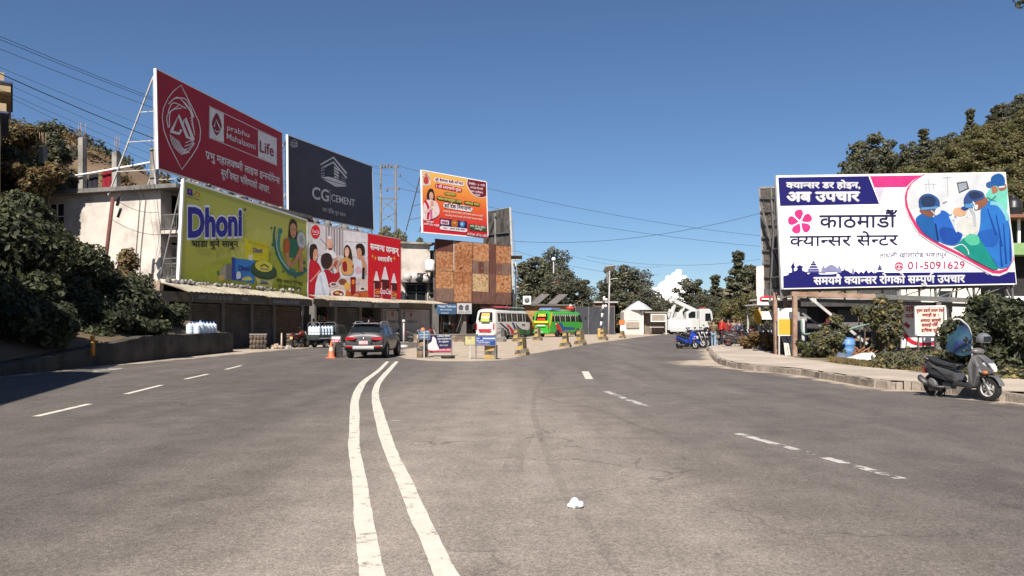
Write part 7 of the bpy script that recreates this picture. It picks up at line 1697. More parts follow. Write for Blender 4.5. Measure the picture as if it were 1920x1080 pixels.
# notice cluster 2
def ex2(B_): B_.ell(1125, 590, 26, 22, '#8a8a3a', 1); B_.ell(1125, 590, 18, 15, '#d6d48c', 2); B_.ell(1125, 590, 8, 8, '#6a6a30', 3)
plate_sign('pale yellow plate with round emblem on a black pole', (871.5, 891), 0, 0, 629.5, 647, 673, '#dccf8e', [], legs=1, extra=ex2)
def ex3(B_): B_.poly([(1240, 580), (1310, 570), (1315, 620), (1250, 630)], '#2b4a8e', 1); B_.poly([(1320, 588), (1510, 588), (1510, 606), (1320, 606)], '#dfe2ea', 1); B_.stroke([(1235, 692), (1420, 692)], 7, '#b88a9a', 1); B_.poly([(1440, 640), (1515, 630), (1515, 690), (1430, 690)], '#2f509a', 1)
plate_sign('long blue notice with white lines behind the yellow striped block', (892, 930), 0, 0, 629, 648, 674, '#5a72b0', [('सावधान', (1225, 606), (1280, 604), 16, None), ('ट्राफिक चेकिङ्ग', (1225, 642), (1330, 640), 16, None), ('हात जोगाउनुहोस', (1260, 668), (1420, 666), 16, None)], legs=2, extra=ex3)
def block(px, y, w, h):
    q = G(px, y); k = q.y / F; t = thing('concrete_barrier', 'square yellow and grey striped concrete block under the blue notice', 'barrier', q, R(-8)); w, h = w * k, h * k
    obj('core', lambda m: m.box((0, .2, h / 2), (w, .5, h)), YEL, t, bevel=.02); obj('stripe', lambda m: (m.box((0, .2, h * .47), (w * 1.03, .515, h * .26)), m.box((w * .46, .2, h * .5), (w * .1, .52, h * 1.0))), BLKB, t)
block(919, 673.5, 21, 26)
INK[0] = 1.0
# traffic cone and stop board
q = G(621, 671.5)
t = thing('traffic_cone', 'orange traffic cone in front of the small white sign', 'cone', q); OC = mat('cone_orange', (.62, .14, .06), .5, var=.15, scale=6)
obj('cone_body', lambda m: m.lathe([(.17, .03), (.15, .06), (.035, .70), (.03, .74), (0, .74)], n=18), OC, t); obj('band', lambda m: m.lathe([(.108, .32), (.073, .50)], n=18), mat('cone_pale', (.70, .45, .36), .5), t); obj('base', lambda m: m.box((0, 0, .02), (.42, .42, .04)), OC, t, bevel=.01)
q = G(632, 670)
t, _ = plate_sign('small white sign with red writing hung on a dark stand by the cone', (621, 639), 0, 0, 630, 644, 669, '#e9d8d8', [('STOP', (-945, 655), (-815, 655), 46, '#b8323e')], 'stop_sign', 'sign', 2)
t = thing('jacket', 'dark jacket slung over the stand of the small white sign', 'jacket', q + Vector((.05, .0, 0)))
obj('garment', lambda m: m.grid([[(x + .03 * math.sin(z * 9), -.06 - .05 * math.sin(x * 14 + z * 3), z) for x in np.linspace(-.20, .22 - .05 * abs(z - .5), 7)] for z in (.02, .2, .4, .55, .70)]), mat('dark_cloth', (.035, .032, .03), .9, var=.5, scale=7), t, normals=False); obj('sleeve', lambda m: m.tube([(-.12, -.1, .68), (-.16, -.14, .4), (-.14, -.14, .08)], [.06, .055, .05], 8), mat('brown_cloth', (.12, .09, .06), .9, var=.3, scale=7), t)
tag(obj('bollard', lambda m: (m.tube([G(757, 651) + Vector((0, 0, 0)), G(757, 651) + Vector((0, 0, 1.6))], .06, 8), m.lathe([(.3, 0), (.3, .12), (.12, .16)], G(757, 651), 14), m.ball(G(757, 651) + Vector((0, 0, 1.66)), .12, 10)), M_STEELP), 'grey pole on a round base just right of the parked crossover', 'pole')
# low stone edge before the shops under the rusty sheets
t = thing('kerb_wall', 'low pale stone edge before the shops under the rusty sheets', 'wall', G(860, 640)); obj('masonry', lambda m: m.bar(G(775, 643) + Vector((0, 1, .25)), G(893, 640.5) + Vector((0, .5, .25)), .4, .65), M_RUBBLE, t, world=True); obj('coping', lambda m: m.bar(G(775, 643) + Vector((0, 1, .6)), G(893, 640.5) + Vector((0, .5, .6)), .46, .07), M_CONC, t, world=True)
# ---------------------------------------------------------------- beyond the minibuses: roofs, brick house, kiosk, lamps
XF = frame(gz(W(985, 610, 97), 0), (1, .1))
t = thing('house', 'low house with tilted roof sheets behind the green minibus', 'house', XF(0, 0, 0)); fpart('wall', t, XF, [(0, 5.5, -4, 0, 0, 3.6)], mat('ochre_wall', (.34, .20, .09), .9, var=.2)); fpart('roof', t, XF, [(-.5, 6, -4.4, .6, 3.6, 3.75)], M_STEEL)
for i in range(2):
    s0 = .4 + i * 2.2; o = obj('roof_sheet', lambda m: m.add([XF(s0, .6, 3.8), XF(s0 + 1.1, .6, 3.8), XF(s0 + 2.6, .2, 5.0), XF(s0 + 1.5, .2, 5.0)], [(0, 1, 2, 3)]) and m.add([XF(s0, .55, 3.74), XF(s0 + 1.1, .55, 3.74), XF(s0 + 2.6, .15, 4.94), XF(s0 + 1.5, .15, 4.94)], [(3, 2, 1, 0)]), mat('roof_sheet_grey', (.12, .105, .10), .7, var=.3, scale=2), t, world=True, normals=False)
t = thing('air_conditioner', 'white air conditioner box mounted on the rusty sheet building', 'air conditioner', W(991, 568, 80)); q = W(988, 563, 80.5); obj('case', lambda m: m.box(q, (.8, .5, .85)), M_WHITE, t, bevel=.03, world=True); obj('grille', lambda m: m.lathe([(0, -.27), (.28, -.27), (.28, -.25)], q, 16, 'Y'), M_STEEL, t, world=True); obj('bracket', lambda m: (m.bar(q + Vector((-.4, .1, -.5)), q + Vector((.4, .1, -.5)), .06), m.bar(q + Vector((-.6, .6, -.5)), q + Vector((.2, .2, -.5)), .06)), M_STEEL, t, world=True)
VF = frame(gz(W(1078, 610, 104), 0), (1, .05))
t = thing('fence', 'dark sheet metal fence behind the green minibus', 'fence', VF(0, 0, 0)); fpart('sheet', t, VF, [(0, 5.2, 0, .06, 0, 3.6)], mat('dark_fence', (.04, .042, .05), .8, var=.3, scale=2, stretch=(5, 5, .3))); fpart('post', t, VF, [(x, x + .08, .07, .14, 0, 3.7) for x in (0, 1.7, 3.4, 5.1)], M_STEEL)
KF = frame(gz(W(1105, 610, 112), 0), (1, .05))
t = thing('house', 'brown brick house with flat roof behind the dark fence', 'house', KF(0, 0, 0)); fpart('wall', t, KF, [(0, 3.6, -4, 0, 0, 4.3)], mat('brown_brick', (.20, .11, .075), .9, var=.3, scale=4)); fpart('roof', t, KF, [(-.3, 4.0, -4.3, .4, 4.3, 4.5)], M_STEELP); window(t, KF, .8, 1.8, 2.4, 3.6, .04, m=M_STEEL); window(t, KF, 2.3, 3.1, 2.4, 3.6, .04, m=M_STEEL)
t = thing('house', 'small brick house with pale roof among the trees', 'house', W(1040, 610, 122) * 1); t.location.z = 0; UF = frame(t.location, (1, .1)); fpart('wall', t, UF, [(-.8, 1.8, -3, 0, 0, 8.3)], mat('red_brick', (.30, .10, .06), .9, var=.2, scale=4)); fpart('roof', t, UF, [(-2.6, -.4, -3.2, .4, 8.6, 8.8), (-1.0, 2.0, -3.2, .3, 8.3, 8.45)], M_STEELP)
# kiosk
q = gz(W(1170, 626, 104), 0); OF = frame(q, (1, .08)); KW = mat('kiosk_cream', (.52, .48, .43), .8, var=.1, scale=2)
t = thing('kiosk', 'cream guard kiosk with arched front and hatch beside the bend', 'kiosk', q)
obj('wall', lambda m: m.prism([(0, 0), (2.3, 0), (2.3, 2.9), (1.9, 3.25), (1.2, 3.4), (.5, 3.25), (0, 2.9)], -2.2, 0, lambda a, b, h: OF(a, h, b)), KW, t, world=True)
obj('roof', lambda m: m.lathe([(1.9, 3.2), (1.0, 3.9), (.1, 4.4), (0, 4.4)], OF(2.2, -1.2, 0), 8), mat('kiosk_roof', (.42, .42, .44), .7, var=.1), t, world=True); window(t, OF, .45, 1.85, 1.9, 2.75, .03, nv=0, nh=0, glass=mat('kiosk_pane', (.36, .39, .42), .2)); fpart('counter', t, OF, [(.3, 1.95, 0, .2, .85, 1.6)], mat('counter_brown', (.30, .25, .20), .8, var=.2)); fpart('door_post', t, OF, [(2.35, 2.6, -.6, -.1, 0, 3.1)], M_WHITE)
t = thing('bus_shelter', 'brown open shelter with framed panel joined to the kiosk', 'shelter', OF(2.8, 0, 0)); fpart('back_wall', t, OF, [(2.8, 5.6, -1.6, -1.4, 0, 2.8)], mat('shelter_brown', (.17, .14, .11), .9, var=.3)); fpart('roof', t, OF, [(2.7, 5.9, -1.8, .3, 2.8, 2.95)], mat('counter_brown', (.30, .25, .20), .8)); fpart('post', t, OF, [(5.5, 5.6, 0, .1, 0, 2.8)], M_WHITE); fpart('panel_frame', t, OF, [(3.5, 5.5, .12, .16, 1.65, 2.7)], M_WHITE); fpart('panel', t, OF, [(3.62, 5.38, .165, .18, 1.77, 2.58)], mat('counter_brown', (.30, .25, .20), .8)); fpart('bench', t, OF, [(3.4, 5.3, -.5, .0, .9, 1.0)], M_STEELP)
t = thing('signal_box', 'orange and white box on a post left of the kiosk', 'box', gz(W(1166, 626, 98), 0)); q = W(1166, 606, 98); obj('orange_case', lambda m: m.box(q + Vector((0, 0, .1)), (.7, .4, .55)), ink('#c26a3a'), t, world=True); obj('white_case', lambda m: m.box(q + Vector((.1, 0, -.65)), (.6, .35, .75)), M_WHITE, t, world=True); obj('post', lambda m: m.tube([gz(q, 0), q + Vector((0, 0, -1))], .06, 6), M_STEEL, t, world=True)
# leaning zebra pole with a yellow foot
t = thing('leaning_pole', 'leaning black and white pole with lamps beside the last barrier', 'pole', G(1124, 634)); q = t.location; a, b = q + Vector((0, 0, 0)), W(1133, 556, q.y)
for i in range(10): obj('band', lambda m: m.tube([a.lerp(b, i / 10), a.lerp(b, (i + 1) / 10)], .11, 8), ink('#d9d6d2') if i % 2 else mat('band_black', (.03, .03, .03), .7), t, world=True)
obj('foot', lambda m: m.lathe([(.22, 0), (.2, .9), (.12, 1.0)], q, 12), YEL, t, world=True)
for k in (.75, .9): obj('lamp', lambda m: m.ball(a.lerp(b, k) + Vector((.25, -.1, .1)), .14, 10), M_WHITE, t, world=True)
# solar street lamp
t = thing('solar_street_lamp', 'tall street lamp with tilted solar panel before the big trees', 'street lamp', gz(W(1141, 615, 104), 0)); q = t.location; top = W(1143, 508, 104)
obj('pole', lambda m: m.tube([q, Vector((top.x, top.y, top.z))], [.14, .08], 10), M_STEELP, t, world=True); obj('solar_panel', lambda m: m.box(top + Vector((0, -.1, .3)), (1.5, 1.1, .06), (R(-38), R(-8), R(14))), mat('solar_back', (.40, .36, .31), .6, var=.1), t, world=True); obj('battery_box', lambda m: m.box(top + Vector((-.25, 0, -.9)), (.35, .3, 1.4)), M_STEEL, t, world=True, bevel=.03); obj('lamp_arm', lambda m: (m.tube([top + Vector((0, 0, -1.2)), top + Vector((.5, -.4, -1.0))], .04, 6), m.box(top + Vector((.75, -.6, -1.0)), (.5, .2, .08))), M_STEELP, t, world=True)
t = thing('street_lamp', 'slim white street lamp rising behind the white minibus', 'street lamp', gz(W(967, 620, 81), 0)); q = t.location; top = W(967, 487, 81)
obj('pole', lambda m: m.tube([q, top], [.09, .06], 8), M_STEELP, t, world=True); obj('crossarm', lambda m: (m.box(W(967, 538, 80.9), (.6, .12, .1)), m.box(top, (.9, .3, .08))), M_STEELP, t, world=True); obj('solar_panel', lambda m: m.box(top + Vector((0, 0, .25)), (1.3, .9, .05), (R(-20), 0, 0)), M_STEEL, t, world=True)
t = thing('street_lamp', 'round white globe lamp showing among the trees left of centre', 'street lamp', gz(W(1038, 610, 118), 0)); q = t.location; top = W(1038, 486, 118); obj('pole', lambda m: m.tube([q, top], .08, 8), M_STEELP, t, world=True); obj('globe', lambda m: m.ball(top, .32, 14), M_WHITE, t, world=True)
# power pylon of two poles and the lines
t = thing('power_pylon', 'twin pole electricity pylon with crossarms between the billboards', 'pylon', gz(W(728, 600, 96), 0)); d = 96
for x, y in ((714, 308), (742, 309)): obj('pole', lambda m: m.tube([gz(W(x, 600, d), 0), W(x, y, d)], [.2, .12], 8), M_CONCD, t, world=True)
obj('crossarm', lambda m: [m.bar(W(711, y, d), W(746, y, d), .14) for y in (314, 372)] + [m.bar(W(725, 353, d), W(750, 353, d), .12), m.bar(W(735, 321, d), W(745, 330, d), .1)], M_STEEL, t, world=True)
obj('brace', lambda m: [m.bar(W(714, a, d), W(742, b, d), .1) for a, b in ((375, 395), (395, 370), (415, 398), (395, 418))], M_STEEL, t, world=True)
obj('insulator', lambda m: [m.lathe([(.05, -.25), (.12, -.15), (.06, -.05), (.12, .05), (.06, .15), (.03, .25)], W(x, y, d - .1), 8) for x, y in ((716, 311), (722, 310), (728, 309), (734, 310), (746, 311), (750, 328), (726, 356), (748, 353), (713, 345), (713, 350))], M_CONCD, t, world=True)
M_WIRE = mat('wire', (.02, .02, .022), .6)
def cable(label, a, b, s, r=.028, group=None): return tag(obj('power_line', lambda m: m.tube(sag(a, b, s), r, 5), M_WIRE), label, 'cable', group)
LW = ['topmost of the thin cables crossing the sky at upper left', 'second cable from the top at upper left', 'third cable from the top at upper left', 'lone faint cable under the upper three at upper left', 'thick black cable at upper left, heaviest of the bundle', 'faint cable just under the thick black one', 'lowest but one faint cable reaching the rooftop stubs', 'lowest faint cable reaching the rooftop stubs']
for lb, (y0, y1, x1, d1, r) in zip(LW, ((68, 314, 722, 96, .013), (74, 318, 728, 96, .013), (92, 330, 735, 96, .012), (126, 372, 716, 96, .008), (137, 360, 640, 80, .022), (150, 380, 640, 82, .008), (166, 395, 640, 82, .008), (172, 402, 600, 80, .008))): cable(lb, W(-25, y0 - 10, 34), W(x1, y1, d1), .9, r)
RWL = ['upper of the two cables running from the pylon past the rusty sheets', 'lower of the two cables running from the pylon past the rusty sheets', 'cable rising from the rusty sheet building towards the hospital billboard', 'cable sagging lowest over the trees in the middle', 'faint cable over the trees ending behind the hospital billboard', 'thin cable over the globe lamp and trees']
for lb, (a, b, s, r) in zip(RWL, (((746, 311, 96), (1425, 442, 120), 1.0, .022), ((748, 353, 96), (1425, 462, 120), .8, .022), ((962, 452, 84), (1425, 400, 70), 1.0, .018), ((965, 470, 84), (1235, 515, 118), .8, .016), ((1100, 480, 110), (1425, 486, 100), 1.0, .018), ((1042, 470, 112), (1240, 500, 118), .8, .015))): cable(lb, W(*a), W(*b), s, r)
for lb, a, b in (('cable drooping from the pylon to the orange billboard', (750, 328, 96), (800, 362, 76)), ('drop wire from the red lamp post to the white house', (215, 373, 43), (296, 398, 45.7)), ('lower drop wire across the white side wall', (205, 408, 43), (298, 440, 45.7))): cable(lb, W(*a), W(*b), .25, .013)
# ---------------------------------------------------------------- trees and bushes
MIX_D = [(L_DARK, 5), (L_MID, 3), (L_GREY, 1)]; MIX_M = [(L_MID, 5), (L_DARK, 3), (L_OLIVE, 2)]; MIX_O = [(L_OLIVE, 6), (L_MID, 3), (L_DRY, 1)]; MIX_B = [(L_DRY, 5), (L_OLIVE, 2), (L_STRAW, 1), (L_DARK, 1)]
L_HILL = leafmat('leaf_hill', (.215, .195, .075), (.125, .125, .052)); L_FAR = leafmat('leaf_far_hazed', (.24, .22, .145), (.14, .135, .09))  # far leaves carry the grey haze of distance in their colour
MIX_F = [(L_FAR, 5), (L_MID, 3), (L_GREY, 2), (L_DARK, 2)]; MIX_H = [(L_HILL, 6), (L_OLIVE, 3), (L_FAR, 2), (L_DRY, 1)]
T_A = lambda: tree_meshes('a', 11, 2.7, 8.0, 9500, .155, MIX_F, 30, .22, 'round')
T_B = lambda: tree_meshes('b', 12, 2.3, 9.5, 9000, .155, MIX_F, 30, .2, 'wave')
T_C = lambda: tree_meshes('c', 13, 1.9, 10.0, 7500, .15, MIX_F, 30, .16, 'cone')
T_D = lambda: tree_meshes('d', 14, 3.2, 6.5, 9500, .16, MIX_H, 28, .12, 'flat')
T_E = lambda: tree_meshes('e', 15, 3.5, 9.0, 6500, .15, [(L_GREY, 5), (L_FAR, 4), (L_DARK, 1)], 24, .4, 'flat')
T_F = lambda: tree_meshes('f', 17, 2.8, 7.0, 9000, .155, MIX_H, 30, .15, 'round')
T_S = lambda: tree_meshes('s', 16, 3.6, 9.0, 11000, .30, MIX_D, 40, .12, 'round')
def at_px(px, ybase, ytop, d, kinds, label, name='tree', group=None, h0=None, z=None, wide=1.0, rz=None):
    """A tree whose foot and top stand at the heights the photo shows at distance d."""
    p = W(px, ybase, d); top = W(px, ytop, d).z
    if z is not None: p.z = z
    hh = {'a': 8.0, 'b': 9.5, 'c': 10.0, 'd': 6.5, 'e': 9.0}[{T_A: 'a', T_B: 'b', T_C: 'c', T_D: 'd', T_E: 'e'}[kinds]] * 1.04
    s = (top - p.z) / hh
    return plant(name, label, 'tree', p, kinds(), rnd.uniform(0, 6.28) if rz is None else rz, (s * wide, s * wide, s), group)
# centre
at_px(1000, 612, 478, 112, T_A, 'dark bushy tree right beside the rusty sheet building', z=0, wide=1.15)
at_px(1036, 612, 462, 125, T_E, 'airy grey tree with see-through crown behind the globe lamp', z=0, wide=.9)
at_px(1058, 612, 504, 108, T_E, 'rounded tree standing over the green minibus roof', z=0, wide=1.2)
at_px(1086, 612, 522, 110, T_B, 'lumpy tree right of the globe lamp above the dark fence', z=0, wide=1.35)
at_px(1022, 612, 535, 106, T_A, 'low tree between the rusty building and the brick house', z=0, wide=1.2)
at_px(1128, 612, 545, 116, T_E, 'small tree behind the leaning zebra pole', z=0, wide=.9)
at_px(1160, 612, 494, 116, T_A, 'large dense tree beside the solar street lamp', z=0, wide=1.15)
at_px(1192, 612, 500, 116, T_E, 'spreading tree with open branches above the kiosk', z=0, wide=1.0)
at_px(1214, 612, 540, 112, T_E, 'drooping tree behind the kiosk and brown shelter', z=0, wide=1.2)
at_px(1247, 612, 556, 120, T_A, 'small dark tree before the white cloud', z=0, wide=1.0)
at_px(1294, 612, 519, 126, T_A, 'round tree behind the crane of the white truck', z=0, wide=1.2)
at_px(1341, 612, 512, 128, T_C, 'pointed tree right of the white truck', z=0, wide=1.5)
at_px(1322, 612, 548, 122, T_E, 'low tree filling the gap between round and pointed ones', z=0, wide=1.3)
at_px(1384, 612, 466, 118, T_C, 'tall narrow tree left of the dark billboard', z=0, wide=1.4)
at_px(1408, 612, 492, 112, T_B, 'leafy tree against the edge of the dark billboard', z=0, wide=1.3)
at_px(1370, 612, 560, 100, T_D, 'low olive tree above the crowd of motorcycles', z=0, wide=1.2)
at_px(1402, 612, 548, 96, T_D, 'olive bushy tree left of the white shelter', z=0, wide=1.1)
at_px(1436, 612, 545, 90, T_B, 'dark tree behind the white shelter roof', z=0, wide=1.3)
at_px(1275, 612, 578, 132, T_D, 'far low tree under the truck boom', z=0, wide=1.6)
at_px(735, 600, 426, 92, T_D, 'grey green tree at the foot of the twin pole pylon', z=0, wide=.55)
at_px(785, 600, 440, 88, T_A, 'dark tree top showing above the small white house', z=0, wide=.4)
at_px(1240, 612, 570, 140, T_D, 'far hedge-like tree behind the brown shelter', z=0, wide=2.2)
at_px(1180, 612, 572, 136, T_D, 'far hedge-like tree left of the kiosk roof', z=0, wide=2.2)
# wooded hill on the right
hzf = lambda x, y: float(hz(np.array([float(x)]), np.array([float(y)]))[0])
def hill_tree(px, ytop, d, kind, label, wide=1.0, hm=7.0, group=None):
    x = (px - PX) / F * d; top = W(px, ytop, d).z; z = hzf(x, d) - .4
    return at_px(px, 0, ytop, d, kind, label, z=min(z, top - hm), wide=wide, group=group)
hill_tree(1635, 248, 140, T_A, 'big rounded tree at the left shoulder of the wooded hill', 1.1, 9)
hill_tree(1612, 285, 136, T_A, 'dark tree stepping down the left shoulder of the hill', 1.1, 8)
hill_tree(1590, 312, 132, T_E, 'sparse tree at the very left end of the wooded hill', .9, 7)
hill_tree(1572, 322, 130, T_E, 'lowest feathery tree peeping over the blue corner of the billboard', .7, 6)
hill_tree(1731, 238, 146, T_C, 'spiky tree in the middle of the hill skyline', 1.4, 9)
hill_tree(1755, 256, 146, T_A, 'small round tree right of the spiky one on the skyline', .9, 6)
hill_tree(1704, 264, 146, T_A, 'small round tree left of the spiky one on the skyline', .9, 6)
hill_tree(1784, 248, 148, T_A, 'dark round tree between the spiky and the slender trees', 1.1, 7)
hill_tree(1819, 200, 150, T_C, 'slender tall tree rising above the hill skyline', 1.1, 13)
hill_tree(1868, 193, 152, T_B, 'tall airy tree near the right end of the hill skyline', 1.2, 10)
hill_tree(1900, 184, 152, T_E, 'spreading tree on the skyline at the right edge', 1.1, 10)
hill_tree(1924, 172, 152, T_A, 'highest tree cut by the right edge of the picture', 1.1, 12)
G_ = random.Random(31)
kinds = [T_F, T_D, T_A, T_F, T_B, T_D]
cnt = 0
for row, (d, n) in enumerate(((150, 22), (141, 22), (132, 22), (123, 20), (113, 16), (103, 12), (93, 9))):
    for i in range(n):
        px = 1560 + (1960 - 1560) * (i + G_.uniform(.1, .9)) / n; x = (px - PX) / F * d
        if x < 36: continue
        z = hzf(x, d) - .3; ybase = PY - (z - CH) * F / d
        if d < 125 and px < 1840: continue
        h = G_.uniform(4.5, 7.0); ys = np.interp(px, [1560, 1600, 1640, 1680, 1720, 1770, 1820, 1870, 1920, 1960], [326, 300, 275, 275, 262, 258, 245, 225, 210, 200])
        ytop = PY - (z + h - CH) * F / d
        if ytop < ys: h -= (ys - ytop) * d / F
        if h < 2.5: continue
        k = G_.choice(kinds); hh = {T_A: 8.0, T_F: 7.0, T_D: 6.5, T_B: 9.5}[k]; s = h / hh; w = s * G_.uniform(1.1, 1.6)
        plant('tree', 'bushy tree packed among its like on the wooded hillside behind the hospital billboard', 'tree', (x, d, z), k(), G_.uniform(0, 6), (w, w, s), 'trees covering the wooded hill'); cnt += 1
cl = []
for i in range(260):
    d = G_.uniform(84, 156); px = G_.uniform(1560, 1990); x = (px - PX) / F * d
    if x < 36 or (d < 120 and px < 1820): continue
    r = G_.uniform(.9, 2.0); cl.append((x, d, hzf(x, d) + r * .3, r * 1.4, r * 1.4, r))
o = bpy.data.objects.new('undergrowth', leaf_mesh('undergrowth', cl, 30000, .24, [(L_HILL, 5), (L_OLIVE, 3), (L_DRY, 1), (L_STRAW, 1)], 77)); COL.objects.link(o); tag(o, 'olive undergrowth between the trees of the hill', 'undergrowth', kind='stuff')
# left hill: brown shrubs and trees
lzf = lambda x, y: float(lz(np.array([float(x)]), np.array([float(y)]))[0])
cl, cd = [], []
for i in range(330):
    y = G_.uniform(46, 84); x = -17 - G_.uniform(3, 40)
    if x > -20.5 - (y - 46) * .29 - 10 and y < 62: continue
    r = G_.uniform(.35, 1.0); (cl if G_.random() < .72 else cd).append((x, y, lzf(x, y) + r * .35, r * 1.3, r * 1.3, r * .9))
for nm, c, mx, sd, lb in (('undergrowth', cl, MIX_B, 5, 'dry brown scrub covering the hillside above the white house'), ('undergrowth', cd, MIX_D, 6, 'dark green scrub dotted over the dry hillside')):
    o = bpy.data.objects.new(nm, leaf_mesh(nm, c, 15000 if sd == 5 else 7000, .20, mx, sd)); COL.objects.link(o); tag(o, lb, 'scrub', kind='stuff')
for px, yt, d, k, lb, w in ((62, 226, 66, T_A, 'round dark tree on the dry hill crest', 1.5), (84, 243, 66, T_A, 'smaller dark tree right of the round one on the dry crest', 1.3), (30, 236, 62, T_B, 'dark tree at the foot of the yellowish building', 1.4), (138, 270, 74, T_E, 'thin bare looking tree farther down the left crest', .7), (112, 268, 72, T_E, 'thin pale tree on the middle of the left crest', .6)):
    x = (px - PX) / F * d; at_px(px, 0, yt, d, k, lb, z=min(lzf(x, d) - .3, W(px, yt, d).z - 2.6), wide=w)
# bank bushes on the left, one great dark mass made of separate bushes
def bank_bush(label, px, py, d, rx, rz, n, mats, seed, k=9, size=.13, zb=None):
    g = random.Random(seed); c = W(px, py, d); base = Vector((c.x, c.y, lzf(c.x, c.y) if zb is None else zb)); cl = []
    for i in range(k):
        a = i * 2.39; q = math.sqrt((i + .5) / k); cl.append((math.cos(a) * rx * q * .75, math.sin(a) * rx * q * .75, (c.z - base.z) + rz * (g.uniform(-.55, .6) - .25 * q), rx * g.uniform(.34, .5), rx * g.uniform(.34, .5), rz * g.uniform(.36, .5)))
    return bush('bush', label, 'bush', base, cl, n, size, mats, seed)
SUNB = [(L_GREY, 5), (L_MID, 4), (L_DARK, 3), (L_OLIVE, 1)]
bank_bush('wide leafy bush in front of the white house side wall', 172, 540, 36.5, 2.4, 2.2, 15000, SUNB, 101, 14, .12)
bank_bush('dark bush overhanging the end of the mossy wall', 238, 560, 37.0, 1.35, 1.7, 9000, SUNB, 102, 10, .11)
bank_bush('brown tipped bush behind the white meter box', 232, 512, 40.5, 1.1, 1.2, 5000, MIX_B, 103, 7, .10)
bank_bush('dark bush filling the slope left of the leafy one', 96, 520, 34, 2.2, 2.0, 14000, MIX_D, 104, 12, .13)
bank_bush('tall dark bush at the left edge of the picture', 0, 500, 30, 2.2, 2.3, 14000, MIX_D, 105, 12, .13)
bank_bush('deep shaded bush above the orange marker post', 140, 590, 32.5, 2.0, 1.3, 9000, MIX_D, 106, 10, .12)
bank_bush('dark bush filling the gap between the mossy wall and the white house', 292, 596, 40.0, 1.5, .9, 8000, MIX_D, 111, 10, .11)
bank_bush('low dark bush on the bare slope above the mossy wall', 255, 612, 34.5, 1.3, .6, 6000, MIX_D, 112, 10, .10)
bank_bush('deep shaded bush at the lower left edge', 20, 570, 27, 1.9, 1.5, 9000, MIX_D, 107, 10, .12)
bank_bush('rusty brown bush above the shaded bushes at far left', 62, 335, 46, 1.5, 1.1, 8000, MIX_B, 108, 10, .13)
bank_bush('dark bush just left of the white house window', 38, 400, 44, 1.7, 1.5, 9000, MIX_D, 109, 10, .13)
bank_bush('dark bush high above the rusty brown one', 6, 330, 47, 1.8, 2.0, 9000, MIX_D, 110, 10, .14)
bank_bush('brown bush on the slope below the yellowish building', 20, 262, 52, 1.6, 1.2, 6000, MIX_B, 111, 9, .15)
# roadside trees outside the frame at the left, whose shade falls over the road
for i, (x, y, h) in enumerate(((-18.8, 18.2, 9.6), (-22.2, 21.5, 10), (-25.5, 25.0, 10.5), (-23.0, 15.5, 11))):
    s = h / 9.0
    plant('tree', 'dense shade tree on the shaded bank beyond the frame, ' + ['next to the roadside house', 'second past the roadside house', 'third, beside the dark bushes', 'behind the roadside house'][i], 'tree', (x, y, lzf(x, y) - .2), T_S(), i * 1.3, (s, s, s))
# house at the left roadside, outside the frame: its roof edge throws the sharp shadow over the near road
HW = frame((-11.15, 2.2, 0), (-15.1 + 11.15, 15.95 - 2.2))
t = thing('house', 'roadside house just outside the frame whose shadow falls over the road at near left', 'house', (-11.15, 2.2, 0)); Ls = math.hypot(3.95, 13.75)
fpart('wall', t, HW, [(.3, Ls - .3, -8, -.3, 0, 9.1)], M_PLASTD); fpart('roof', t, HW, [(0, Ls, -8.3, 0, 9.1, 9.5)], M_CONC)
for z_ in (1.0, 4.0, 7.0):
    for s_ in (1.5, 5.0, 8.5, 11.5): window(t, HW, s_, s_ + 1.4, z_, z_ + 1.5, -.26)
# right roadside: dark hedge, bushes, low weeds
def rbush(label, px, py, d, rx, rz, n, mats, seed, k=8, size=.09):
    g = random.Random(seed); c = W(px, py, d); base = Vector((c.x, c.y, hzf(c.x, c.y))); cl = []
    for i in range(k):
        a = i * 2.39; q = math.sqrt((i + .5) / k); cl.append((math.cos(a) * rx * q * .75, math.sin(a) * rx * q * .6, max(.1, c.z - base.z + rz * g.uniform(-.7, .7)), rx * g.uniform(.32, .48), rx * g.uniform(.32, .48), rz * g.uniform(.34, .5)))
    return bush('bush', label, 'bush', base, cl, n, size, mats, seed)
LG = [(L_GREY, 5), (L_OLIVE, 3), (L_MID, 2), (L_STRAW, 1.2)]
rbush('tall pale leaved bush growing through the billboard supports', 1662, 600, 33.2, .72, 1.35, 2300, LG, 201, 10)
rbush('drooping branch of pale leaves left of the tall bush', 1618, 585, 33.6, .5, .35, 500, LG, 202, 4)
rbush('low bushy plant under the left end of the hospital billboard', 1545, 645, 33.0, .85, .6, 2600, LG, 203, 9)
rbush('leafy plant climbing the green pipe', 1562, 612, 33.6, .6, .45, 1000, LG, 204, 6)
rbush('small dark bush at the foot of the rusty post', 1512, 655, 33.0, .45, .35, 900, MIX_M, 205, 6)
for i, (px, d, lb) in enumerate(((1850, 23.5, 'dark hedge bush directly behind the grey scooter'), (1900, 22.5, 'dark hedge bush at the right edge behind the scooter'), (1945, 21.5, 'dark hedge bush cut by the right edge'), (1842, 27.0, 'dark bush between the notice board and the hedge'), (1885, 27.5, 'tall dark bush rising behind the hedge'), (1930, 26.0, 'tall dark bush behind the hedge at the right edge'))):
    rbush(lb, px, 640 if i < 3 else 612, d, 1.15, .95, 6500, MIX_D, 210 + i, 10, .085)
rbush('dry brush heap beside the black sport motorcycle', 1412, 640, 41.5, .75, .55, 3000, [(L_DRY, 4), (L_STRAW, 1)], 220, 7, .08)
rbush('smaller dry brush heap next to the rusty post', 1447, 642, 40.5, .42, .5, 1500, [(L_DRY, 4), (L_STRAW, 1)], 221, 5, .08)
cl = []
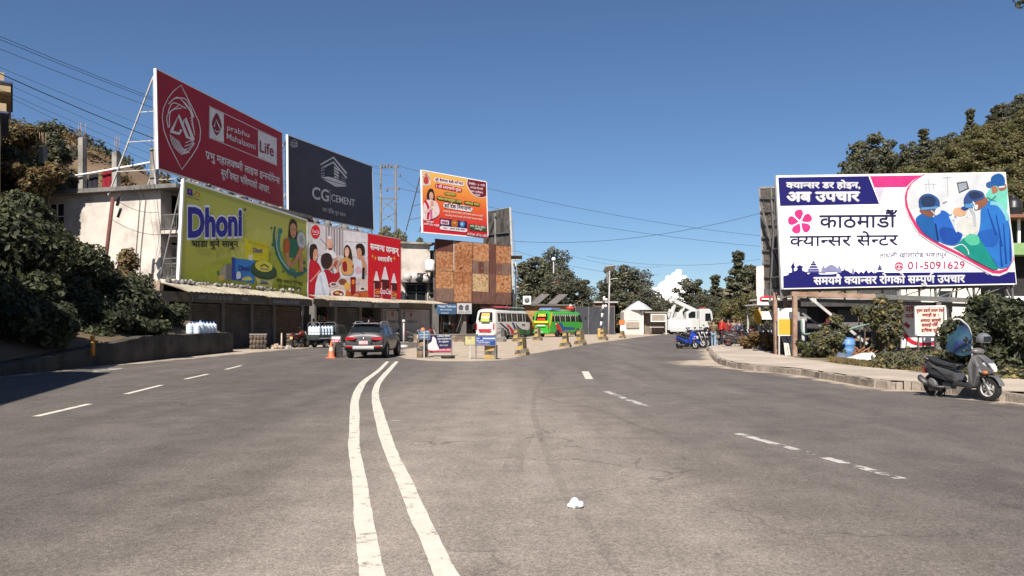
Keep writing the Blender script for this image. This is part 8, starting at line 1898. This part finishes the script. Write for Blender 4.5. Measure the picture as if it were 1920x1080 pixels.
for i in range(90):
    px = G_.uniform(1655, 1800); d = G_.uniform(24.5, 29); x = (px - PX) / F * d; r = G_.uniform(.15, .38); cl.append((x, d, hzf(x, d) + r * .4, r * 1.2, r * 1.2, r))
for i in range(30):
    px = G_.uniform(1820, 1960); d = G_.uniform(19.8, 22.5); x = (px - PX) / F * d; r = G_.uniform(.12, .3); cl.append((x, d, hzf(x, d) + r * .3, r * 1.2, r * 1.2, r))
o = bpy.data.objects.new('weeds', leaf_mesh('weeds', cl, 9000, .07, LG, 230)); COL.objects.link(o); tag(o, 'low green weeds below the banner and notice board', 'weeds', kind='stuff')
def blades(name, n, reg, h, mats, seed):
    g = np.random.default_rng(seed); px = g.uniform(reg[0], reg[1], n); f = g.random(n)
    d = np.interp(px, [1540, 1640, 1760, 1960], [29.8, 25.6, 22.9, 20.4]) + f * reg[2]; x = (px - PX) / F * d; z = hz(x, d); hh = h * (.4 + g.random(n)); a = g.uniform(0, 6.28, n); w = .012 + .012 * g.random(n)
    le = g.normal(size=(n, 2)) * .35 * hh[:, None]; v = np.zeros((n, 3, 3)); v[:, 0] = np.stack([x - np.cos(a) * w, d - np.sin(a) * w, z], 1); v[:, 1] = np.stack([x + np.cos(a) * w, d + np.sin(a) * w, z], 1); v[:, 2] = np.stack([x + le[:, 0], d + le[:, 1], z + hh], 1)
    me = bpy.data.meshes.new(name); me.vertices.add(n * 3); me.vertices.foreach_set('co', v.reshape(-1)); me.loops.add(n * 3); me.loops.foreach_set('vertex_index', np.arange(n * 3, dtype=np.int32)); me.polygons.add(n); me.polygons.foreach_set('loop_start', np.arange(n, dtype=np.int32) * 3)
    for m in mats: me.materials.append(m)
    me.polygons.foreach_set('material_index', g.integers(0, len(mats), n).astype(np.int32)); me.update(calc_edges=True); o = bpy.data.objects.new(name, me); COL.objects.link(o); return tag(o, 'yellowing grass along the back of the pavement', 'grass', kind='stuff')
blades('grass', 12000, (1555, 1800, 2.8), .11, [L_STRAW, L_STRAW, L_OLIVE, L_DRY], 5)
blades('grass', 4000, (1800, 1960, 2.0), .14, [L_OLIVE, L_MID], 6)
cl = [(-17 - G_.random() * 2.2, G_.uniform(18, 41), 1.0 + G_.random() * .3, .4, .5, .3) for i in range(60)]
o = bpy.data.objects.new('weeds', leaf_mesh('weeds', cl, 6000, .08, MIX_B + [(L_DARK, 4)], 240)); COL.objects.link(o); tag(o, 'dark weeds along the top of the mossy retaining wall', 'weeds', kind='stuff')
# branch reaching into the upper right corner from a tree outside the frame
t = thing('tree', 'roadside tree whose branch tip reaches the upper right corner', 'tree', (14.6, 15.2, .1))
cc = [(x - 14.6, y - 15.2, z - .1, r, r, r * .8) for x, y, z, r in ((9.62, 15.0, 7.62, .16), (9.75, 15.1, 7.9, .3), (14.6, 15.2, 9.6, 2.0), (13.4, 15.8, 10.4, 1.6), (16, 15, 9.8, 1.8), (14.8, 16.4, 8.8, 1.5), (14.2, 14.2, 9.2, 1.4), (15.5, 17, 10.0, 1.7), (12.6, 15.2, 9.3, .8))]
o = bpy.data.objects.new('crown', leaf_mesh('crown', cc[2:], 6500, .14, MIX_D, 41)); COL.objects.link(o); o.parent = t
o = bpy.data.objects.new('branch_tip', leaf_mesh('branch_tip', cc[:2], 90, .07, MIX_D, 42)); COL.objects.link(o); o.parent = t
obj('trunk', lambda m: (m.tube([(0, 0, -.3), (.1, 0, 3), (0, .1, 6), (0, 0, 9)], [.26, .22, .16, .06], 9), m.tube([(0, .1, 6.2), (-2.0, .1, 8.0), (-4.0, 0, 8.0), (-4.95, -.1, 7.6)], [.12, .08, .04, .012], 7), m.tube([(0, .1, 6), (1.4, -.2, 9.4)], [.1, .04], 6), m.tube([(0, .1, 6), (-.4, 1.2, 9)], [.1, .04], 6)), M_BARK, t)
# white cloud low over the trees
M_CLOUD = mat('cloud_white', (.90, .90, .92), 1.0, spec=0)
c0 = W(1262, 545, 5200); u = 5200 / F
mb = MB(); mb.mi(M_CLOUD); g = random.Random(9)
for x, y, r in ((1266, 534, 17), (1252, 542, 14), (1281, 542, 15), (1266, 552, 22), (1240, 556, 15), (1292, 553, 13), (1268, 521, 9), (1272, 513, 5), (1256, 566, 26), (1286, 568, 22), (1234, 570, 16), (1258, 530, 9), (1276, 528, 9), (1300, 545, 6), (1270, 584, 28)):
    x, y, r = 1265 + (x - 1265) * 1.12, y - 3, r * 1.1
    mb.ball(W(x, y, 5200), (r * u * 1.1, r * u, r * u * .85), 20)
    for k in range(6):
        a, b = g.uniform(0, 6.28), g.uniform(0, 3.14); mb.ball(W(x + math.cos(a) * r * .75, y - math.sin(b) * r * .5, 5190), r * u * g.uniform(.28, .42), 14)
tag(mb.build('cloud', normals=False), 'small white cumulus cloud low over the middle trees', 'cloud', kind='thing')
# yellowish building at the upper left corner
YB = frame(Vector((W(22, 230, 44).x, 44, lzf(-27.5, 44) - 1)), (-.85, -.53))
t = thing('building', 'tall yellowish building with stepped eaves at the upper left corner', 'building', YB(0, 0, 0)); YW = mat('yellow_plaster', (.36, .27, .16), .9, var=.15, scale=1.5); zb = YB(0, 0, 0).z
zt = W(0, 140, 44).z - zb
fpart('wall', t, YB, [(.55, 8, .0, 6, 0, zt - .4)], YW); fpart('eaves', t, YB, [(.25, 8.2, -.3, 6.2, zt - 2.2, zt - 1.7), (.05, 8.2, -.5, 6.3, zt - 1.1, zt - .6), (.35, 8.2, -.2, 6.2, zt - .6, zt)], YW); fpart('cornice', t, YB, [(-.05, 8.3, -.6, 6.4, zt - .65, zt - .55), (.15, 8.3, -.4, 6.3, zt - 2.25, zt - 2.15)], mat('blue_trim', (.05, .07, .14), .7))
for s_ in (1.4, 3.6, 5.8):
    for z_ in (3.2, 6.4, 9.4): window(t, YB, s_, s_ + 1.2, z_, z_ + 1.5, -.04)
